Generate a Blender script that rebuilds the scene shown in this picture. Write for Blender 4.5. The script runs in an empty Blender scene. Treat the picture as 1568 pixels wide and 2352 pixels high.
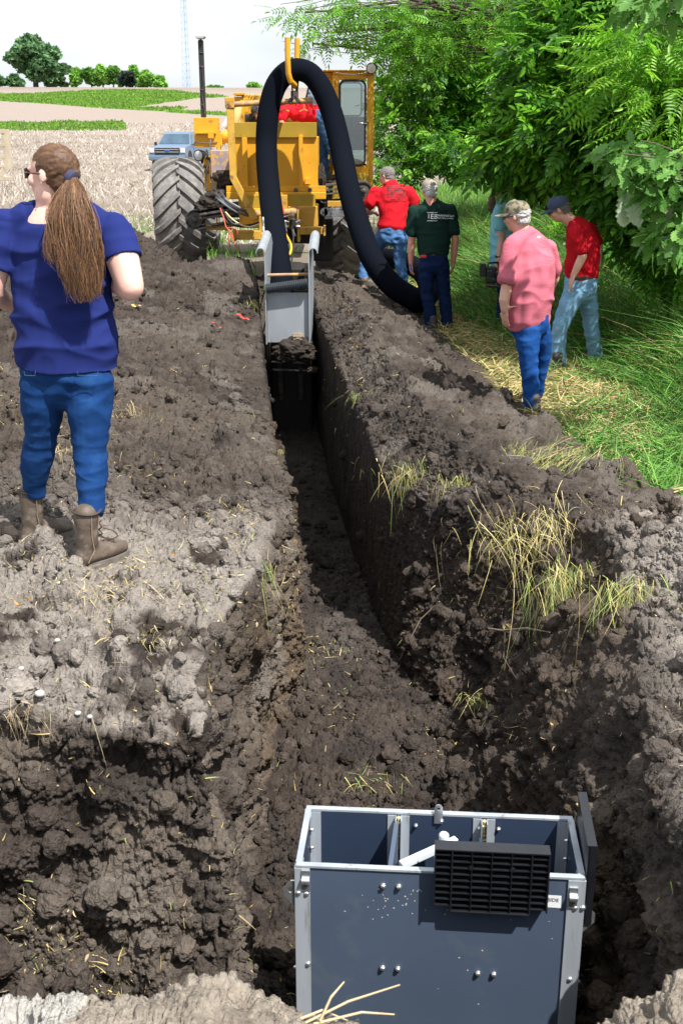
import bpy, bmesh, math, random
import numpy as np
from mathutils import Vector, Matrix

# ------------------------------------------------------------------ camera, sky, sun, exposure
SC = bpy.context.scene
PITCH = math.radians(18.5); CAMZ = 2.3; FOC = 2620.0
CP, SP = math.cos(PITCH), math.sin(PITCH)
cam_d = bpy.data.cameras.new('camera'); cam = bpy.data.objects.new('camera', cam_d)
SC.collection.objects.link(cam)
cam.location = (0, 0, CAMZ); cam.rotation_euler = (math.pi/2 - PITCH, 0, 0)
cam_d.sensor_fit = 'VERTICAL'; cam_d.sensor_height = 36.0; cam_d.sensor_width = 24.0
cam_d.lens = 36.0*FOC/2352.0
cam_d.clip_start = 0.05; cam_d.clip_end = 3000
cam_d.dof.use_dof = True; cam_d.dof.focus_distance = 7.5; cam_d.dof.aperture_fstop = 11
SC.camera = cam
SUN = Vector((0.41, -0.45, 1.0)).normalized()
sun_el = math.asin(SUN.z); sun_az = math.atan2(SUN.x, SUN.y)
ld = bpy.data.lights.new('sun', 'SUN'); ld.energy = 5.0; ld.angle = math.radians(0.5); ld.color = (1.0, 0.965, 0.91)
sun = bpy.data.objects.new('sun', ld); SC.collection.objects.link(sun)
sun.rotation_euler = (-SUN).to_track_quat('-Z', 'Y').to_euler()
W = bpy.data.worlds.new('World'); SC.world = W; W.use_nodes = True
nt = W.node_tree; nt.nodes.clear()
wo = nt.nodes.new('ShaderNodeOutputWorld'); bg = nt.nodes.new('ShaderNodeBackground')
sk = nt.nodes.new('ShaderNodeTexSky'); sk.sky_type = 'NISHITA'; sk.sun_disc = False
sk.sun_elevation = sun_el; sk.sun_rotation = sun_az; sk.dust_density = 2.0
tc = nt.nodes.new('ShaderNodeTexCoord'); mp = nt.nodes.new('ShaderNodeMapping'); mp.inputs['Scale'].default_value = (1.0, 1.0, 3.5)
nz = nt.nodes.new('ShaderNodeTexNoise'); nz.inputs['Scale'].default_value = 2.2; nz.inputs['Detail'].default_value = 6
rp = nt.nodes.new('ShaderNodeValToRGB'); rp.color_ramp.elements[0].position = 0.30; rp.color_ramp.elements[0].color = (.50,.50,.50,1)
rp.color_ramp.elements[1].position = 0.60; rp.color_ramp.elements[1].color = (.93,.93,.93,1)
mx = nt.nodes.new('ShaderNodeMix'); mx.data_type = 'RGBA'
mx.inputs[7].default_value = (11.3, 11.8, 12.4, 1)
L = nt.links.new
L(tc.outputs['Generated'], mp.inputs['Vector']); L(mp.outputs[0], nz.inputs['Vector']); L(nz.outputs['Fac'], rp.inputs[0])
L(rp.outputs[0], mx.inputs[0]); L(sk.outputs[0], mx.inputs[6]); L(mx.outputs[2], bg.inputs[0]); L(bg.outputs[0], wo.inputs[0])
bg.inputs[1].default_value = 0.06
SC.view_settings.view_transform = 'Standard'; SC.view_settings.look = 'None'
SC.view_settings.exposure = 0.85; SC.view_settings.gamma = 1.0
try:
    SC.cycles.use_denoising = True; SC.cycles.max_bounces = 6; SC.cycles.transparent_max_bounces = 8
except Exception: pass

# ------------------------------------------------------------------ helpers
rng = np.random.default_rng(7); random.seed(5)
def at(x, y, Y):
    """the point at distance Y seen at photo position (x, y) of a 1568 x 2352 picture"""
    dy = FOC*CP + (1176-y)*SP; t = Y/dy
    return Vector(((x-784)*t, Y, CAMZ + ((1176-y)*CP - FOC*SP)*t))
def atz(x, y, z):
    dz = (1176-y)*CP - FOC*SP; t = (z-CAMZ)/dz
    return Vector(((x-784)*t, (FOC*CP + (1176-y)*SP)*t, z))
def proj(P):
    P = np.asarray(P, float); d = P[..., 1]*CP + (CAMZ-P[..., 2])*SP
    up = (P[..., 2]-CAMZ)*CP + P[..., 1]*SP
    return 784 + FOC*P[..., 0]/d, 1176 - FOC*up/d

def link(o, parent=None):
    SC.collection.objects.link(o)
    if parent is not None: o.parent = parent
    return o
def tag(o, label=None, cat=None, group=None, kind=None):
    if label: o['label'] = label
    if cat: o['category'] = cat
    if group: o['group'] = group
    if kind: o['kind'] = kind
    return o
def thing(name, loc, label, cat, group=None):
    o = link(bpy.data.objects.new(name, None)); o.location = loc; o.empty_display_size = .1
    return tag(o, label, cat, group)
def np_mesh(name, V, F, mat=None, parent=None, col=None, smooth=False):
    """V (n,3), F (m,k) with fixed k, or a list of such arrays; col (n,3) linear"""
    V = np.asarray(V, np.float32)
    Fs = F if isinstance(F, list) else [F]
    me = bpy.data.meshes.new(name)
    me.vertices.add(len(V))
    if parent is not None and parent.type == 'EMPTY' and parent.get('_w', 1):
        V = V - np.array(world_loc(parent), np.float32)
    me.vertices.foreach_set('co', V.ravel())
    loops = np.concatenate([f.ravel() for f in Fs]).astype(np.int32)
    sizes = np.concatenate([np.full(len(f), f.shape[1]) for f in Fs]).astype(np.int32)
    me.loops.add(len(loops)); me.loops.foreach_set('vertex_index', loops)
    me.polygons.add(len(sizes))
    me.polygons.foreach_set('loop_start', np.concatenate([[0], np.cumsum(sizes)[:-1]]).astype(np.int32))
    me.polygons.foreach_set('loop_total', sizes)
    me.polygons.foreach_set('use_smooth', np.full(len(sizes), smooth))
    me.update(calc_edges=True)
    if col is not None:
        a = me.color_attributes.new('Col', 'FLOAT_COLOR', 'POINT')
        c = np.ones((len(V), 4), np.float32); c[:, :3] = col; a.data.foreach_set('color', c.ravel())
    if mat: me.materials.append(mat)
    o = bpy.data.objects.new(name, me)
    return link(o, parent)
def world_loc(o):
    p = Vector(o.location)
    while o.parent is not None: o = o.parent; p = p + Vector(o.location)
    return p

class MB:
    """collects boxes, tubes and lathes; build() links ONE mesh object"""
    def __init__(s): s.bm = bmesh.new()
    def box(s, c, size, rot=None, bev=0.0):
        M = Matrix.Translation(c) @ (rot.to_4x4() if rot is not None else Matrix()) @ Matrix.Diagonal((size[0], size[1], size[2], 1))
        r = bmesh.ops.create_cube(s.bm, size=1, matrix=M)
        if bev > 0:
            es = list({e for v in r['verts'] for e in v.link_edges})
            bmesh.ops.bevel(s.bm, geom=es, offset=bev, segments=2, affect='EDGES', profile=.5)
        return s
    def b2(s, lo, hi, bev=0.0):
        lo, hi = Vector(lo), Vector(hi); return s.box((lo+hi)/2, hi-lo, None, bev)
    def bar(s, a, b, w, h, bev=0.0, up=(0, 0, 1)):
        a, b = Vector(a), Vector(b); z = (b-a).normalized(); u = Vector(up)
        if abs(z.dot(u)) > .95: u = Vector((0, 1, 0))
        x = u.cross(z).normalized(); y = z.cross(x)
        R = Matrix((x, y, z)).transposed()
        return s.box((a+b)/2, (w, h, (b-a).length), R, bev)
    def tube(s, pts, r, n=10, cap=True):
        pts = [Vector(p) for p in pts]; m = len(pts)
        rs = r if isinstance(r, (list, tuple)) else [r]*m
        rings = []; prev = None
        for i, p in enumerate(pts):
            t = (pts[min(i+1, m-1)] - pts[max(i-1, 0)]).normalized()
            if prev is None:
                prev = t.orthogonal().normalized()
            prev = (prev - t*prev.dot(t)).normalized(); q = t.cross(prev)
            rings.append([s.bm.verts.new(p + (prev*math.cos(2*math.pi*k/n) + q*math.sin(2*math.pi*k/n))*rs[i]) for k in range(n)])
        for i in range(m-1):
            for k in range(n):
                s.bm.faces.new((rings[i][k], rings[i][(k+1) % n], rings[i+1][(k+1) % n], rings[i+1][k]))
        if cap:
            s.bm.faces.new(rings[0][::-1]); s.bm.faces.new(rings[-1])
        return s
    def lathe(s, o, axis, prof, n=24):
        """prof: (distance along axis, radius)"""
        z = Vector(axis).normalized(); x = z.orthogonal().normalized(); y = z.cross(x); o = Vector(o)
        rings = [[s.bm.verts.new(o + z*h + (x*math.cos(2*math.pi*k/n)+y*math.sin(2*math.pi*k/n))*max(r, 1e-4)) for k in range(n)] for h, r in prof]
        for i in range(len(rings)-1):
            for k in range(n): s.bm.faces.new((rings[i][k], rings[i][(k+1) % n], rings[i+1][(k+1) % n], rings[i+1][k]))
        s.bm.faces.new(rings[0][::-1]); s.bm.faces.new(rings[-1])
        return s
    def prism(s, poly, d):
        """closed polygon of points extruded by vector d"""
        d = Vector(d); a = [s.bm.verts.new(Vector(p)) for p in poly]; b = [s.bm.verts.new(Vector(p)+d) for p in poly]; n = len(a)
        s.bm.faces.new(a[::-1]); s.bm.faces.new(b)
        for i in range(n): s.bm.faces.new((a[i], a[(i+1) % n], b[(i+1) % n], b[i]))
        return s
    def build(s, name, mat, parent=None, smooth=False):
        bmesh.ops.recalc_face_normals(s.bm, faces=s.bm.faces)
        me = bpy.data.meshes.new(name)
        if parent is not None:
            for v in s.bm.verts: v.co -= world_loc(parent)
        s.bm.to_mesh(me); s.bm.free()
        if smooth:
            me.polygons.foreach_set('use_smooth', np.ones(len(me.polygons), bool))
            try: me.set_sharp_from_angle(angle=math.radians(smooth if smooth is not True else 40))
            except Exception: pass
        me.materials.append(mat)
        o = bpy.data.objects.new(name, me)
        return link(o, parent)

# ---- materials
def mat(name, col=(.5,.5,.5), rough=.6, metal=0.0, var=.15, scale=6.0, bump=0.0, bscale=40.0, col2=None, fac2=(.5,.6), spec=.5,
        attr=False, trans=0.0, alpha=None, stretch=(1,1,1), coat=0.0, detail=5, subsurf=0.0, ridged=False):
    m = bpy.data.materials.new(name); m.use_nodes = True; t = m.node_tree; N = t.nodes; N.clear(); K = t.links.new
    out = N.new('ShaderNodeOutputMaterial'); p = N.new('ShaderNodeBsdfPrincipled')
    tc = N.new('ShaderNodeTexCoord'); mp = N.new('ShaderNodeMapping'); mp.inputs['Scale'].default_value = stretch
    geo = N.new('ShaderNodeNewGeometry')
    K(tc.outputs['Object'], mp.inputs[0])
    nz = N.new('ShaderNodeTexNoise'); nz.inputs['Scale'].default_value = scale; nz.inputs['Detail'].default_value = detail
    K(mp.outputs[0], nz.inputs['Vector'])
    if attr:
        a = N.new('ShaderNodeAttribute'); a.attribute_name = 'Col'; base = a.outputs['Color']
    else:
        c = N.new('ShaderNodeRGB'); c.outputs[0].default_value = (*col, 1); base = c.outputs[0]
    mr = N.new('ShaderNodeMapRange'); mr.inputs[1].default_value = .25; mr.inputs[2].default_value = .75
    mr.inputs[3].default_value = 1-var; mr.inputs[4].default_value = 1+var
    K(nz.outputs['Fac'], mr.inputs[0])
    vm = N.new('ShaderNodeVectorMath'); vm.operation = 'SCALE'; K(base, vm.inputs[0]); K(mr.outputs[0], vm.inputs['Scale'])
    last = vm.outputs[0]
    if col2 is not None:
        n2 = N.new('ShaderNodeTexNoise'); n2.inputs['Scale'].default_value = scale*1.7; n2.inputs['Detail'].default_value = 8; n2.inputs['Roughness'].default_value = .65
        K(mp.outputs[0], n2.inputs['Vector'])
        r2 = N.new('ShaderNodeMapRange'); r2.inputs[1].default_value = fac2[0]; r2.inputs[2].default_value = fac2[1]
        K(n2.outputs['Fac'], r2.inputs[0])
        mxx = N.new('ShaderNodeMix'); mxx.data_type = 'RGBA'; mxx.inputs[7].default_value = (*col2, 1)
        K(r2.outputs[0], mxx.inputs[0]); K(last, mxx.inputs[6]); last = mxx.outputs[2]
    K(last, p.inputs['Base Color'])
    p.inputs['Roughness'].default_value = rough; p.inputs['Metallic'].default_value = metal
    p.inputs['Specular IOR Level'].default_value = spec
    if coat: p.inputs['Coat Weight'].default_value = coat
    if subsurf:
        p.inputs['Subsurface Weight'].default_value = subsurf; p.inputs['Subsurface Radius'].default_value = (.012, .005, .003)
    if bump:
        nb = N.new('ShaderNodeTexNoise'); nb.inputs['Scale'].default_value = bscale; nb.inputs['Detail'].default_value = 4
        K(mp.outputs[0], nb.inputs['Vector'])
        if ridged: nb.noise_type = 'RIDGED_MULTIFRACTAL'; nb.inputs['Distortion'].default_value = .8; nb.inputs['Detail'].default_value = 2.5
        b = N.new('ShaderNodeBump'); b.inputs['Strength'].default_value = 1.0; b.inputs['Distance'].default_value = bump
        K(nb.outputs['Fac'], b.inputs['Height']); K(b.outputs[0], p.inputs['Normal'])
    fin = p.outputs[0]
    if trans > 0:
        tr = N.new('ShaderNodeBsdfTranslucent'); K(last, tr.inputs[0])
        ms = N.new('ShaderNodeMixShader'); ms.inputs[0].default_value = trans; K(fin, ms.inputs[1]); K(tr.outputs[0], ms.inputs[2]); fin = ms.outputs[0]
    K(fin, out.inputs[0])
    return m
def glass(name, tint=(.5,.62,.62), fac=.55):
    m = bpy.data.materials.new(name); m.use_nodes = True; t = m.node_tree; N = t.nodes; N.clear(); K = t.links.new
    out = N.new('ShaderNodeOutputMaterial'); g = N.new('ShaderNodeBsdfGlossy'); g.inputs['Roughness'].default_value = .03
    tr = N.new('ShaderNodeBsdfTransparent'); tr.inputs[0].default_value = (*tint, 1)
    ms = N.new('ShaderNodeMixShader'); fr = N.new('ShaderNodeFresnel'); fr.inputs[0].default_value = 1.5
    ad = N.new('ShaderNodeMath'); ad.operation = 'ADD'; ad.inputs[1].default_value = fac*.2; ad.use_clamp = True
    K(fr.outputs[0], ad.inputs[0]); K(ad.outputs[0], ms.inputs[0]); K(tr.outputs[0], ms.inputs[1]); K(g.outputs[0], ms.inputs[2]); K(ms.outputs[0], out.inputs[0])
    return m

# ---- vectorised noise
def _h(ix, iy, iz, s=0):
    h = (ix.astype(np.uint32)*np.uint32(374761393)) ^ (iy.astype(np.uint32)*np.uint32(668265263)) ^ (iz.astype(np.uint32)*np.uint32(2147483647-57)) ^ np.uint32((s*974711+12345) & 0xffffffff)
    h = (h ^ (h >> np.uint32(13)))*np.uint32(1274126177); h = (h ^ (h >> np.uint32(16)))*np.uint32(2246822519)
    return h ^ (h >> np.uint32(15))
def vnoise(P, sc, seed=0):
    """smooth noise in -1..1"""
    Q = P*sc; I = np.floor(Q).astype(np.int64); f = (Q-I).astype(np.float32); u = f*f*f*(f*(f*6-15)+10)
    out = 0
    for dx in (0, 1):
        wx = u[:, 0] if dx else 1-u[:, 0]
        for dy in (0, 1):
            wy = u[:, 1] if dy else 1-u[:, 1]
            for dz in (0, 1):
                wz = u[:, 2] if dz else 1-u[:, 2]
                h = _h(I[:, 0]+dx, I[:, 1]+dy, I[:, 2]+dz, seed)
                gx = (h & np.uint32(1023)).astype(np.float32)/511.5-1; gy = ((h >> np.uint32(10)) & np.uint32(1023)).astype(np.float32)/511.5-1
                gz = ((h >> np.uint32(20)) & np.uint32(1023)).astype(np.float32)/511.5-1
                out = out + wx*wy*wz*(gx*(f[:, 0]-dx)+gy*(f[:, 1]-dy)+gz*(f[:, 2]-dz))
    return out*1.4
def fbm(P, sc, octv=4, seed=0, gain=.5):
    o = 0; a = 1
    for i in range(octv):
        o = o + a*vnoise(P, sc*2**i, seed+i); a *= gain
    return o
def worley(P, sc, seed=0, facet=None):
    """distance to the nearest cell point, and a random value of that cell"""
    Q = (P*sc).astype(np.float32); I = np.floor(Q).astype(np.int64); best = np.full(len(P), 9.0, np.float32); val = np.zeros(len(P), np.float32)
    for dx in (-1, 0, 1):
        for dy in (-1, 0, 1):
            for dz in (-1, 0, 1):
                cx, cy, cz = I[:, 0]+dx, I[:, 1]+dy, I[:, 2]+dz; h = _h(cx, cy, cz, seed)
                px = cx + (h & np.uint32(1023))/1023.; py = cy + ((h >> np.uint32(10)) & np.uint32(1023))/1023.; pz = cz + ((h >> np.uint32(20)) & np.uint32(1023))/1023.
                d = ((Q[:, 0]-px)**2+(Q[:, 1]-py)**2+(Q[:, 2]-pz)**2).astype(np.float32)
                m = d < best; best = np.where(m, d, best); val = np.where(m, (h >> np.uint32(22)).astype(np.float32)/1023., val)
                if facet is not None:
                    a = (h & np.uint32(4095)).astype(np.float32)*.0123; b = ((h >> np.uint32(12)) & np.uint32(4095)).astype(np.float32)*.0171
                    pl = (Q[:, 0]-px)*np.cos(a)*np.sin(b) + (Q[:, 1]-py)*np.sin(a)*np.sin(b) + (Q[:, 2]-pz)*np.cos(b); facet[:] = np.where(m, pl, facet)
    return np.sqrt(best), val
def sstep(a, b, x):
    t = np.clip((x-a)/(b-a), 0, 1); return t*t*(3-2*t)
# ------------------------------------------------------------------ the dug ground: pit, trench and spoil banks as one lofted sheet
def TX(Y): return -0.0887*Y
def row(Y, xs, zs, ys=None):
    ys = ys or [Y]*12
    return [(x, y, z) for x, y, z in zip(xs, ys, zs)]
def trow(Y, left, zl, rim, fl, rimz, right, zr, ur=(.92, .95, 1.32, 2.3)):
    """a station across the trench: u offsets from the trench line"""
    t = TX(Y); F = fl
    xs = [-9, left[0]+t, left[1]+t, left[2]+t, rim+t, .27+t, .64+t, ur[0]+t, ur[1]+t, ur[2]+t, ur[3]+t, 8]
    zs = [-.04, zl[0], zl[1], zl[2], rimz[0], F-.0, F+.03, F, rimz[1], zr[0], zr[1], -.04]
    return row(Y, xs, zs)
#NEARX = [-6, -3.2, -1.9, -1.1]
R = []
R.append(row(.2, [-6,-3,-2,-1.2,-.6,-.3,.1,.5,1,1.6,2.4,8], [.5]*12))
R.append(row(1.55, [-6,-3,-2,-1.2,-.6,-.3,.1,.5,1,1.6,2.4,8], [.4,.4,.38,.38,.5,.52,.45,.4,.52,.52,.5,.3]))
R.append(row(1.9, [-6,-3,-2,-.85,-.5,-.28,.08,.42,.68,1.3,2.2,8], [.34,.34,.32,.30,.57,.60,.47,.38,.57,.6,.5,.3]))
R.append(row(2.08, [-6,-3,-2,-.8,-.5,-.26,.1,.42,.75,1.3,2.2,8], [.36,.36,.38,.40,.5,.54,.40,.3,.53,.58,.5,.3], [2.2,2.2,2.2,2.2,2.05,2.05,2.02,2.02,2.08,2.1,2.1,2.1]))
R.append(row(2.25, [-6,-3,-1.9,-.8,-.45,-.3,.2,.88,1.02,1.4,2.2,8], [-.4,-.6,-.8,-.8,-.8,-.8,-.8,-.8,.45,.55,.5,.3], [2.5,2.4,2.3,2.3,2.2,2.15,2.1,2.1,2.2,2.2,2.2,2.2]))
R.append(row(2.7, [-6,-3,-1.9,-1.0,-.4,-.3,.25,.88,1.04,1.4,2.2,8], [-.4,-.6,-.75,-.78,-.78,-.8,-.8,-.8,.42,.55,.5,.3]))
R.append(row(2.95, [-6,-3,-1.9,-1.05,-.38,-.3,.28,.80,1.04,1.4,2.2,8], [-.2,-.45,-.5,-.5,-.6,-.8,-.8,-.8,.40,.55,.5,.3], [3.05,3.02,3.0,3.02,3.0,3.0,3.0,3.0,3.0,3,3,3]))
R.append(row(3.1, [-6,-3,-1.9,-1.05,-.37,-.3,.28,.76,1.04,1.4,2.2,8], [.1,-.05,-.1,-.1,-.2,-.8,-.8,-.8,.38,.55,.5,.3], [3.24,3.22,3.18,3.2,3.14,3.15,3.15,3.15,3.15,3.15,3.15,3.15]))
R.append(row(3.2, [-6,-3,-1.9,-1.05,-.42,-.31,.28,.74,1.06,1.4,2.2,8], [.3,.3,.3,.28,.2,-.8,-.8,-.8,.36,.55,.5,.3], [3.33,3.30,3.28,3.3,3.22,3.25,3.25,3.25,3.25,3.25,3.25,3.25]))
R.append(row(3.3, [-6,-3,-1.9,-1.05,-.47,-.31,.28,.72,1.08,1.4,2.2,8], [.46,.46,.46,.47,.42,-.8,-.8,-.8,.36,.52,.5,.3], [3.42,3.38,3.36,3.36,3.3,3.4,3.4,3.4,3.4,3.4,3.4,3.4]))
R.append(row(3.6, [-6,-3,-1.9,-1.1,-0.55,-0.37,.22,.50,1.12,1.45,2.3,8], [.5,.5,.52,.52,.47,-.8,-.78,-.8,.34,.5,.48,.3]))
R.append(row(4.15, [-6,-3,-1.9,-1.15,-0.5,-0.37,.18,.45,1.22,1.55,2.4,8], [.5,.5,.53,.53,.45,-.8,-.78,-.78,.37,.5,.46,.3]))
R.append(row(4.75, [-6,-3,-1.9,-1.2,-0.41,-0.37,.16,.45,1.30,1.6,2.4,8], [.5,.5,.54,.53,.42,-.8,-.76,-.78,.40,.52,.44,.2]))
R.append(row(5.25, [-6,-3,-1.9,-1.2,-0.41,-0.36,.16,.60,1.34,1.65,2.4,8], [.5,.52,.52,.50,.38,-.8,-.78,-.76,.40,.52,.38,.1], [5.25]*7+[5.3,5.3,5.35,5.35,5.3]))
R.append(row(5.7, [-6,-3,-2.0,-1.2,-0.4,-0.33,.14,.70,1.15,1.5,2.2,8], [.5,.6,.45,.40,.34,-.8,-.78,-.76,.30,.30,.15,0], [5.7]*7+[5.62,5.9,5.9,5.8,5.8]))
R.append(row(6.1, [-8,-4,-2.1,-1.2,-0.34,-0.27,.10,.46,.80,1.15,2.1,8], [.2,.75,.5,.22,.30,-.8,-.8,-.8,.22,.34,.08,0], [6.1]*7+[5.9,6.3,6.2,6.1,6.1]))
R.append(row(6.5, [-8.5,-4.4,-2.4,-1.2,-0.33,-0.25,.08,.37,.55,.90,1.95,8], [.0,.8,.75,.22,.28,-.8,-.8,-.8,.12,.38,.05,-.02], [6.5]*7+[6.25,6.6,6.6,6.5,6.5]))
R.append(trow(7.1, (-4.3,-2.2,-.9), (.5,.85,.42), .20, -.9, (.24,.14), None, (.40,.03)))
R.append(trow(8.2, (-4.6,-2.5,-1.0), (.2,.95,.5), .20, -1.05, (.2,.14), None, (.44,.03)))
R.append(trow(9.6, (-4.8,-2.6,-1.1), (.05,1.10,.52), .20, -1.15, (.18,.14), None, (.45,.02)))
R.append(trow(11.4, (-4.7,-2.4,-1.1), (.0,1.16,.56), .20, -1.18, (.22,.14), None, (.44,.02)))
R.append(trow(12.6, (-4.5,-2.2,-1.0), (.0,1.20,.62), .20, -1.18, (.36,.18), None, (.43,.02)))
R.append(trow(13.3, (-4.3,-2.1,-1.0), (.0,1.22,.62), .20, -1.15, (.42,.22), None, (.42,.02)))
R.append(trow(14.4, (-4.2,-1.9,-.9), (.0,1.24,.72), .22, -.9, (.5,.30), None, (.42,.04)))
R.append(trow(15.4, (-4.1,-1.7,-.8), (.0,1.30,.60), .1, -.2, (.72,.45), None, (.42,.06)))
R.append(trow(16.4, (-4.0,-1.7,-.8), (.0,1.20,.45), .0, .3, (.5,.4), None, (.35,.05)))
R.append(trow(17.6, (-4.0,-1.8,-.8), (.0,.35,.3), .0, .2, (.3,.3), None, (.2,.02)))
R.append(trow(19.0, (-4.0,-2.1,-1.2), (-.0,.0,.0), .0, -.0, (.0,.0), None, (.0,.0)))
R.append(trow(22.6, (-4.0,-2.1,-1.2), (-.0,.0,.0), .0, -.0, (.0,.0), None, (.0,.0)))
R.append(trow(24.0, (-4.0,-2.1,-1.2), (-.03,-.03,-.03), -.03, -.03, (-.03,-.03), None, (-.03,-.03)))
R.append(trow(34.0, (-4.0,-2.1,-1.2), (-.6,-.6,-.6), -.6, -.6, (-.6,-.6), None, (-.6,-.6)))
NET = np.array(R, float)
FEET = [(-1.26, 4.90, .532, .19), (-.98, 4.62, .532, .19), (.28, 15.4, .23, .2), (.80, 15.2, .05, .2)]
QUAL = .85
def resample(A, axis, counts):
    A = np.moveaxis(A, axis, 0); out = []
    for i, n in enumerate(counts):
        t = np.linspace(0, 1, n, endpoint=False).reshape(-1, *([1]*(A.ndim-1)))
        out.append(A[i]*(1-t)+A[i+1]*t)
    out.append(A[-1:]); return np.moveaxis(np.concatenate(out, 0), 0, axis)
rowd = np.linalg.norm(np.diff(NET, axis=0), axis=2)[:, 1:10]
rown = []
for i in range(len(R)-1):
    Y = NET[i:i+2, 6, 1].mean(); sp = .007 + .0011*max(Y-3, 0) if Y > 2.2 else .02
    if Y > 13.5: sp = .03 + .02*(Y-13.5)
    if Y < 1.6: sp = .1
    rown.append(max(3, int(rowd[i].max()/sp/QUAL*.8)))
coln = [int(n/QUAL) for n in (40, 90, 150, 170, 120, 85, 85, 120, 80, 90, 60)]
G = resample(resample(NET, 0, rown), 1, coln)
def blur(G, axis, k):
    for _ in range(k):
        G2 = G.copy()
        if axis == 0: G2[1:-1] = (G[:-2]+2*G[1:-1]+G[2:])/4
        else: G2[:, 1:-1] = (G[:, :-2]+2*G[:, 1:-1]+G[:, 2:])/4
        G = G2
    return G
G = blur(blur(G, 0, 16), 1, 16)
def gnormals(G):
    a = np.gradient(G, axis=0); b = np.gradient(G, axis=1); n = np.cross(b, a)
    return n/np.maximum(np.linalg.norm(n, axis=2, keepdims=True), 1e-9)
nr, nc = G.shape[:2]
P = G.reshape(-1, 3); N0 = gnormals(G).reshape(-1, 3)
X, Y, Z = P.T; U = X - TX(Y)
ci = np.cumsum([0]+coln)
cidx = np.tile(np.arange(nc), nr)
edge = sstep(0, 25, cidx)*sstep(0, 25, nc-1-cidx)
rightgrass = sstep(2.2, 2.6, U)*sstep(6.2, 6.8, Y) + sstep(2.5, 3.2, X)*(Y <= 6.2)
rightgrass = np.clip(rightgrass, 0, 1)
leftfield = np.clip(sstep(4.0, 4.7, -U)*sstep(6.8, 8, Y) + sstep(16.8, 17.8, Y), 0, 1)
soft = 1 - np.maximum(rightgrass, leftfield)*.9
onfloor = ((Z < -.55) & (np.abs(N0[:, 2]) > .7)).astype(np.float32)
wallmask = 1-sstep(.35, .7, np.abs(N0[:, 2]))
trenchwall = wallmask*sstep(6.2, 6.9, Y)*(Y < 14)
nearmask = 1-sstep(5.6, 6.6, Y)
# large shape
dtr = np.maximum(np.maximum(.30-U, U-.95), 0)
neartr = 1-(1-sstep(.05, .55, dtr))*sstep(6.4, 7.4, Y)*.75
amp = soft*edge*(1-.75*trenchwall)*(1-.6*onfloor)*neartr
nearcam = sstep(2.4, 2.9, Y)
D = amp*(.10*fbm(P, 1.3, 3, 3) + .055*fbm(P, 4.5, 3, 11))*(.35+.65*nearcam)
# ledges in the near cliff
for bx, by, br, bh in ((1.45, 8.1, .34, .24), (1.12, 8.45, .22, .12), (1.70, 6.95, .30, .26), (1.95, 6.5, .22, .12), (.95, 10.6, .2, .1), (.62, 11.7, .2, .1), (-2.0, 6.9, .4, .14), (-.75, 7.4, .16, .12)):
    bd_ = np.hypot(X-bx, Y-by)/br; D += bh*np.exp(-bd_**2*1.2)*(1+.5*vnoise(P, 6, 171)); soft = np.maximum(soft, np.exp(-bd_**2)); rightgrass = rightgrass*(1-np.exp(-bd_**2*.8))
D += nearmask*wallmask*nearcam*(.07*np.abs(vnoise(P*np.array([.6, .6, 1.7]), 4.0, 41)) + .05*vnoise(P*np.array([1, 1, 2.5]), 3.0, 42))
P1 = P + N0*D[:, None]
# chunky rounded clods, three sizes
def dome(P, sc, seed, r=.62, mixf=0.0):
    fc = np.zeros(len(P), np.float32) if mixf else None
    d, v = worley(P, sc, seed, fc); h = np.sqrt(np.maximum(0, 1-(d/r)**2))
    if mixf: h = h*(1-mixf) + mixf*np.clip(.55+1.3*fc, 0, 1.25)*sstep(0, .25, h)
    return h, v
mclod = soft*edge*(.45+.55*neartr)
patch = sstep(-.25, .35, fbm(P, 1.1, 2, 77))
h1, v1 = dome(P1 + .02*np.stack([vnoise(P, 15, 5), vnoise(P, 15, 6), vnoise(P, 15, 7)], 1), 6.5, 21, .62, .75)
h2, v2 = dome(P1 + .01*np.stack([vnoise(P, 40, 5), vnoise(P, 40, 6), vnoise(P, 40, 7)], 1), 17, 22, .66, .7)
h3, v3 = dome(P1, 42, 23, .66, .5)
plat = nearmask*(U < 1)*(Z > .1)
k1 = mclod*(.25+.75*patch)*(1-.9*trenchwall)*(1-.5*onfloor)*nearcam
D1 = k1*(1-.45*wallmask)*(1-.5*sstep(-.12, .12, fbm(P, 1.9, 2, 131))*wallmask)*.060*h1*(v1 > .55) - .018*wallmask*nearmask
k2 = mclod*(.35+.65*sstep(-.3, .3, fbm(P, 2.3, 2, 78)))*(1-.85*trenchwall)*(.3+.7*nearcam)
smear = sstep(-.12, .12, fbm(P, 1.9, 2, 131))*wallmask
D1 += k2*(1-.5*wallmask)*(1-.8*smear)*.030*h2*(v2 > .4) + mclod*(1-.7*trenchwall)*.014*h3*(v3 > .25) - mclod*(1-.7*trenchwall)*.03*sstep(.25, .6, fbm(P, 11, 2, 57))
crack = np.abs(fbm(P, 5.0, 3, 55)); D1 -= mclod*nearmask*nearcam*.05*(1-sstep(0, .07, crack))*patch*(1-.5*wallmask)
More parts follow.
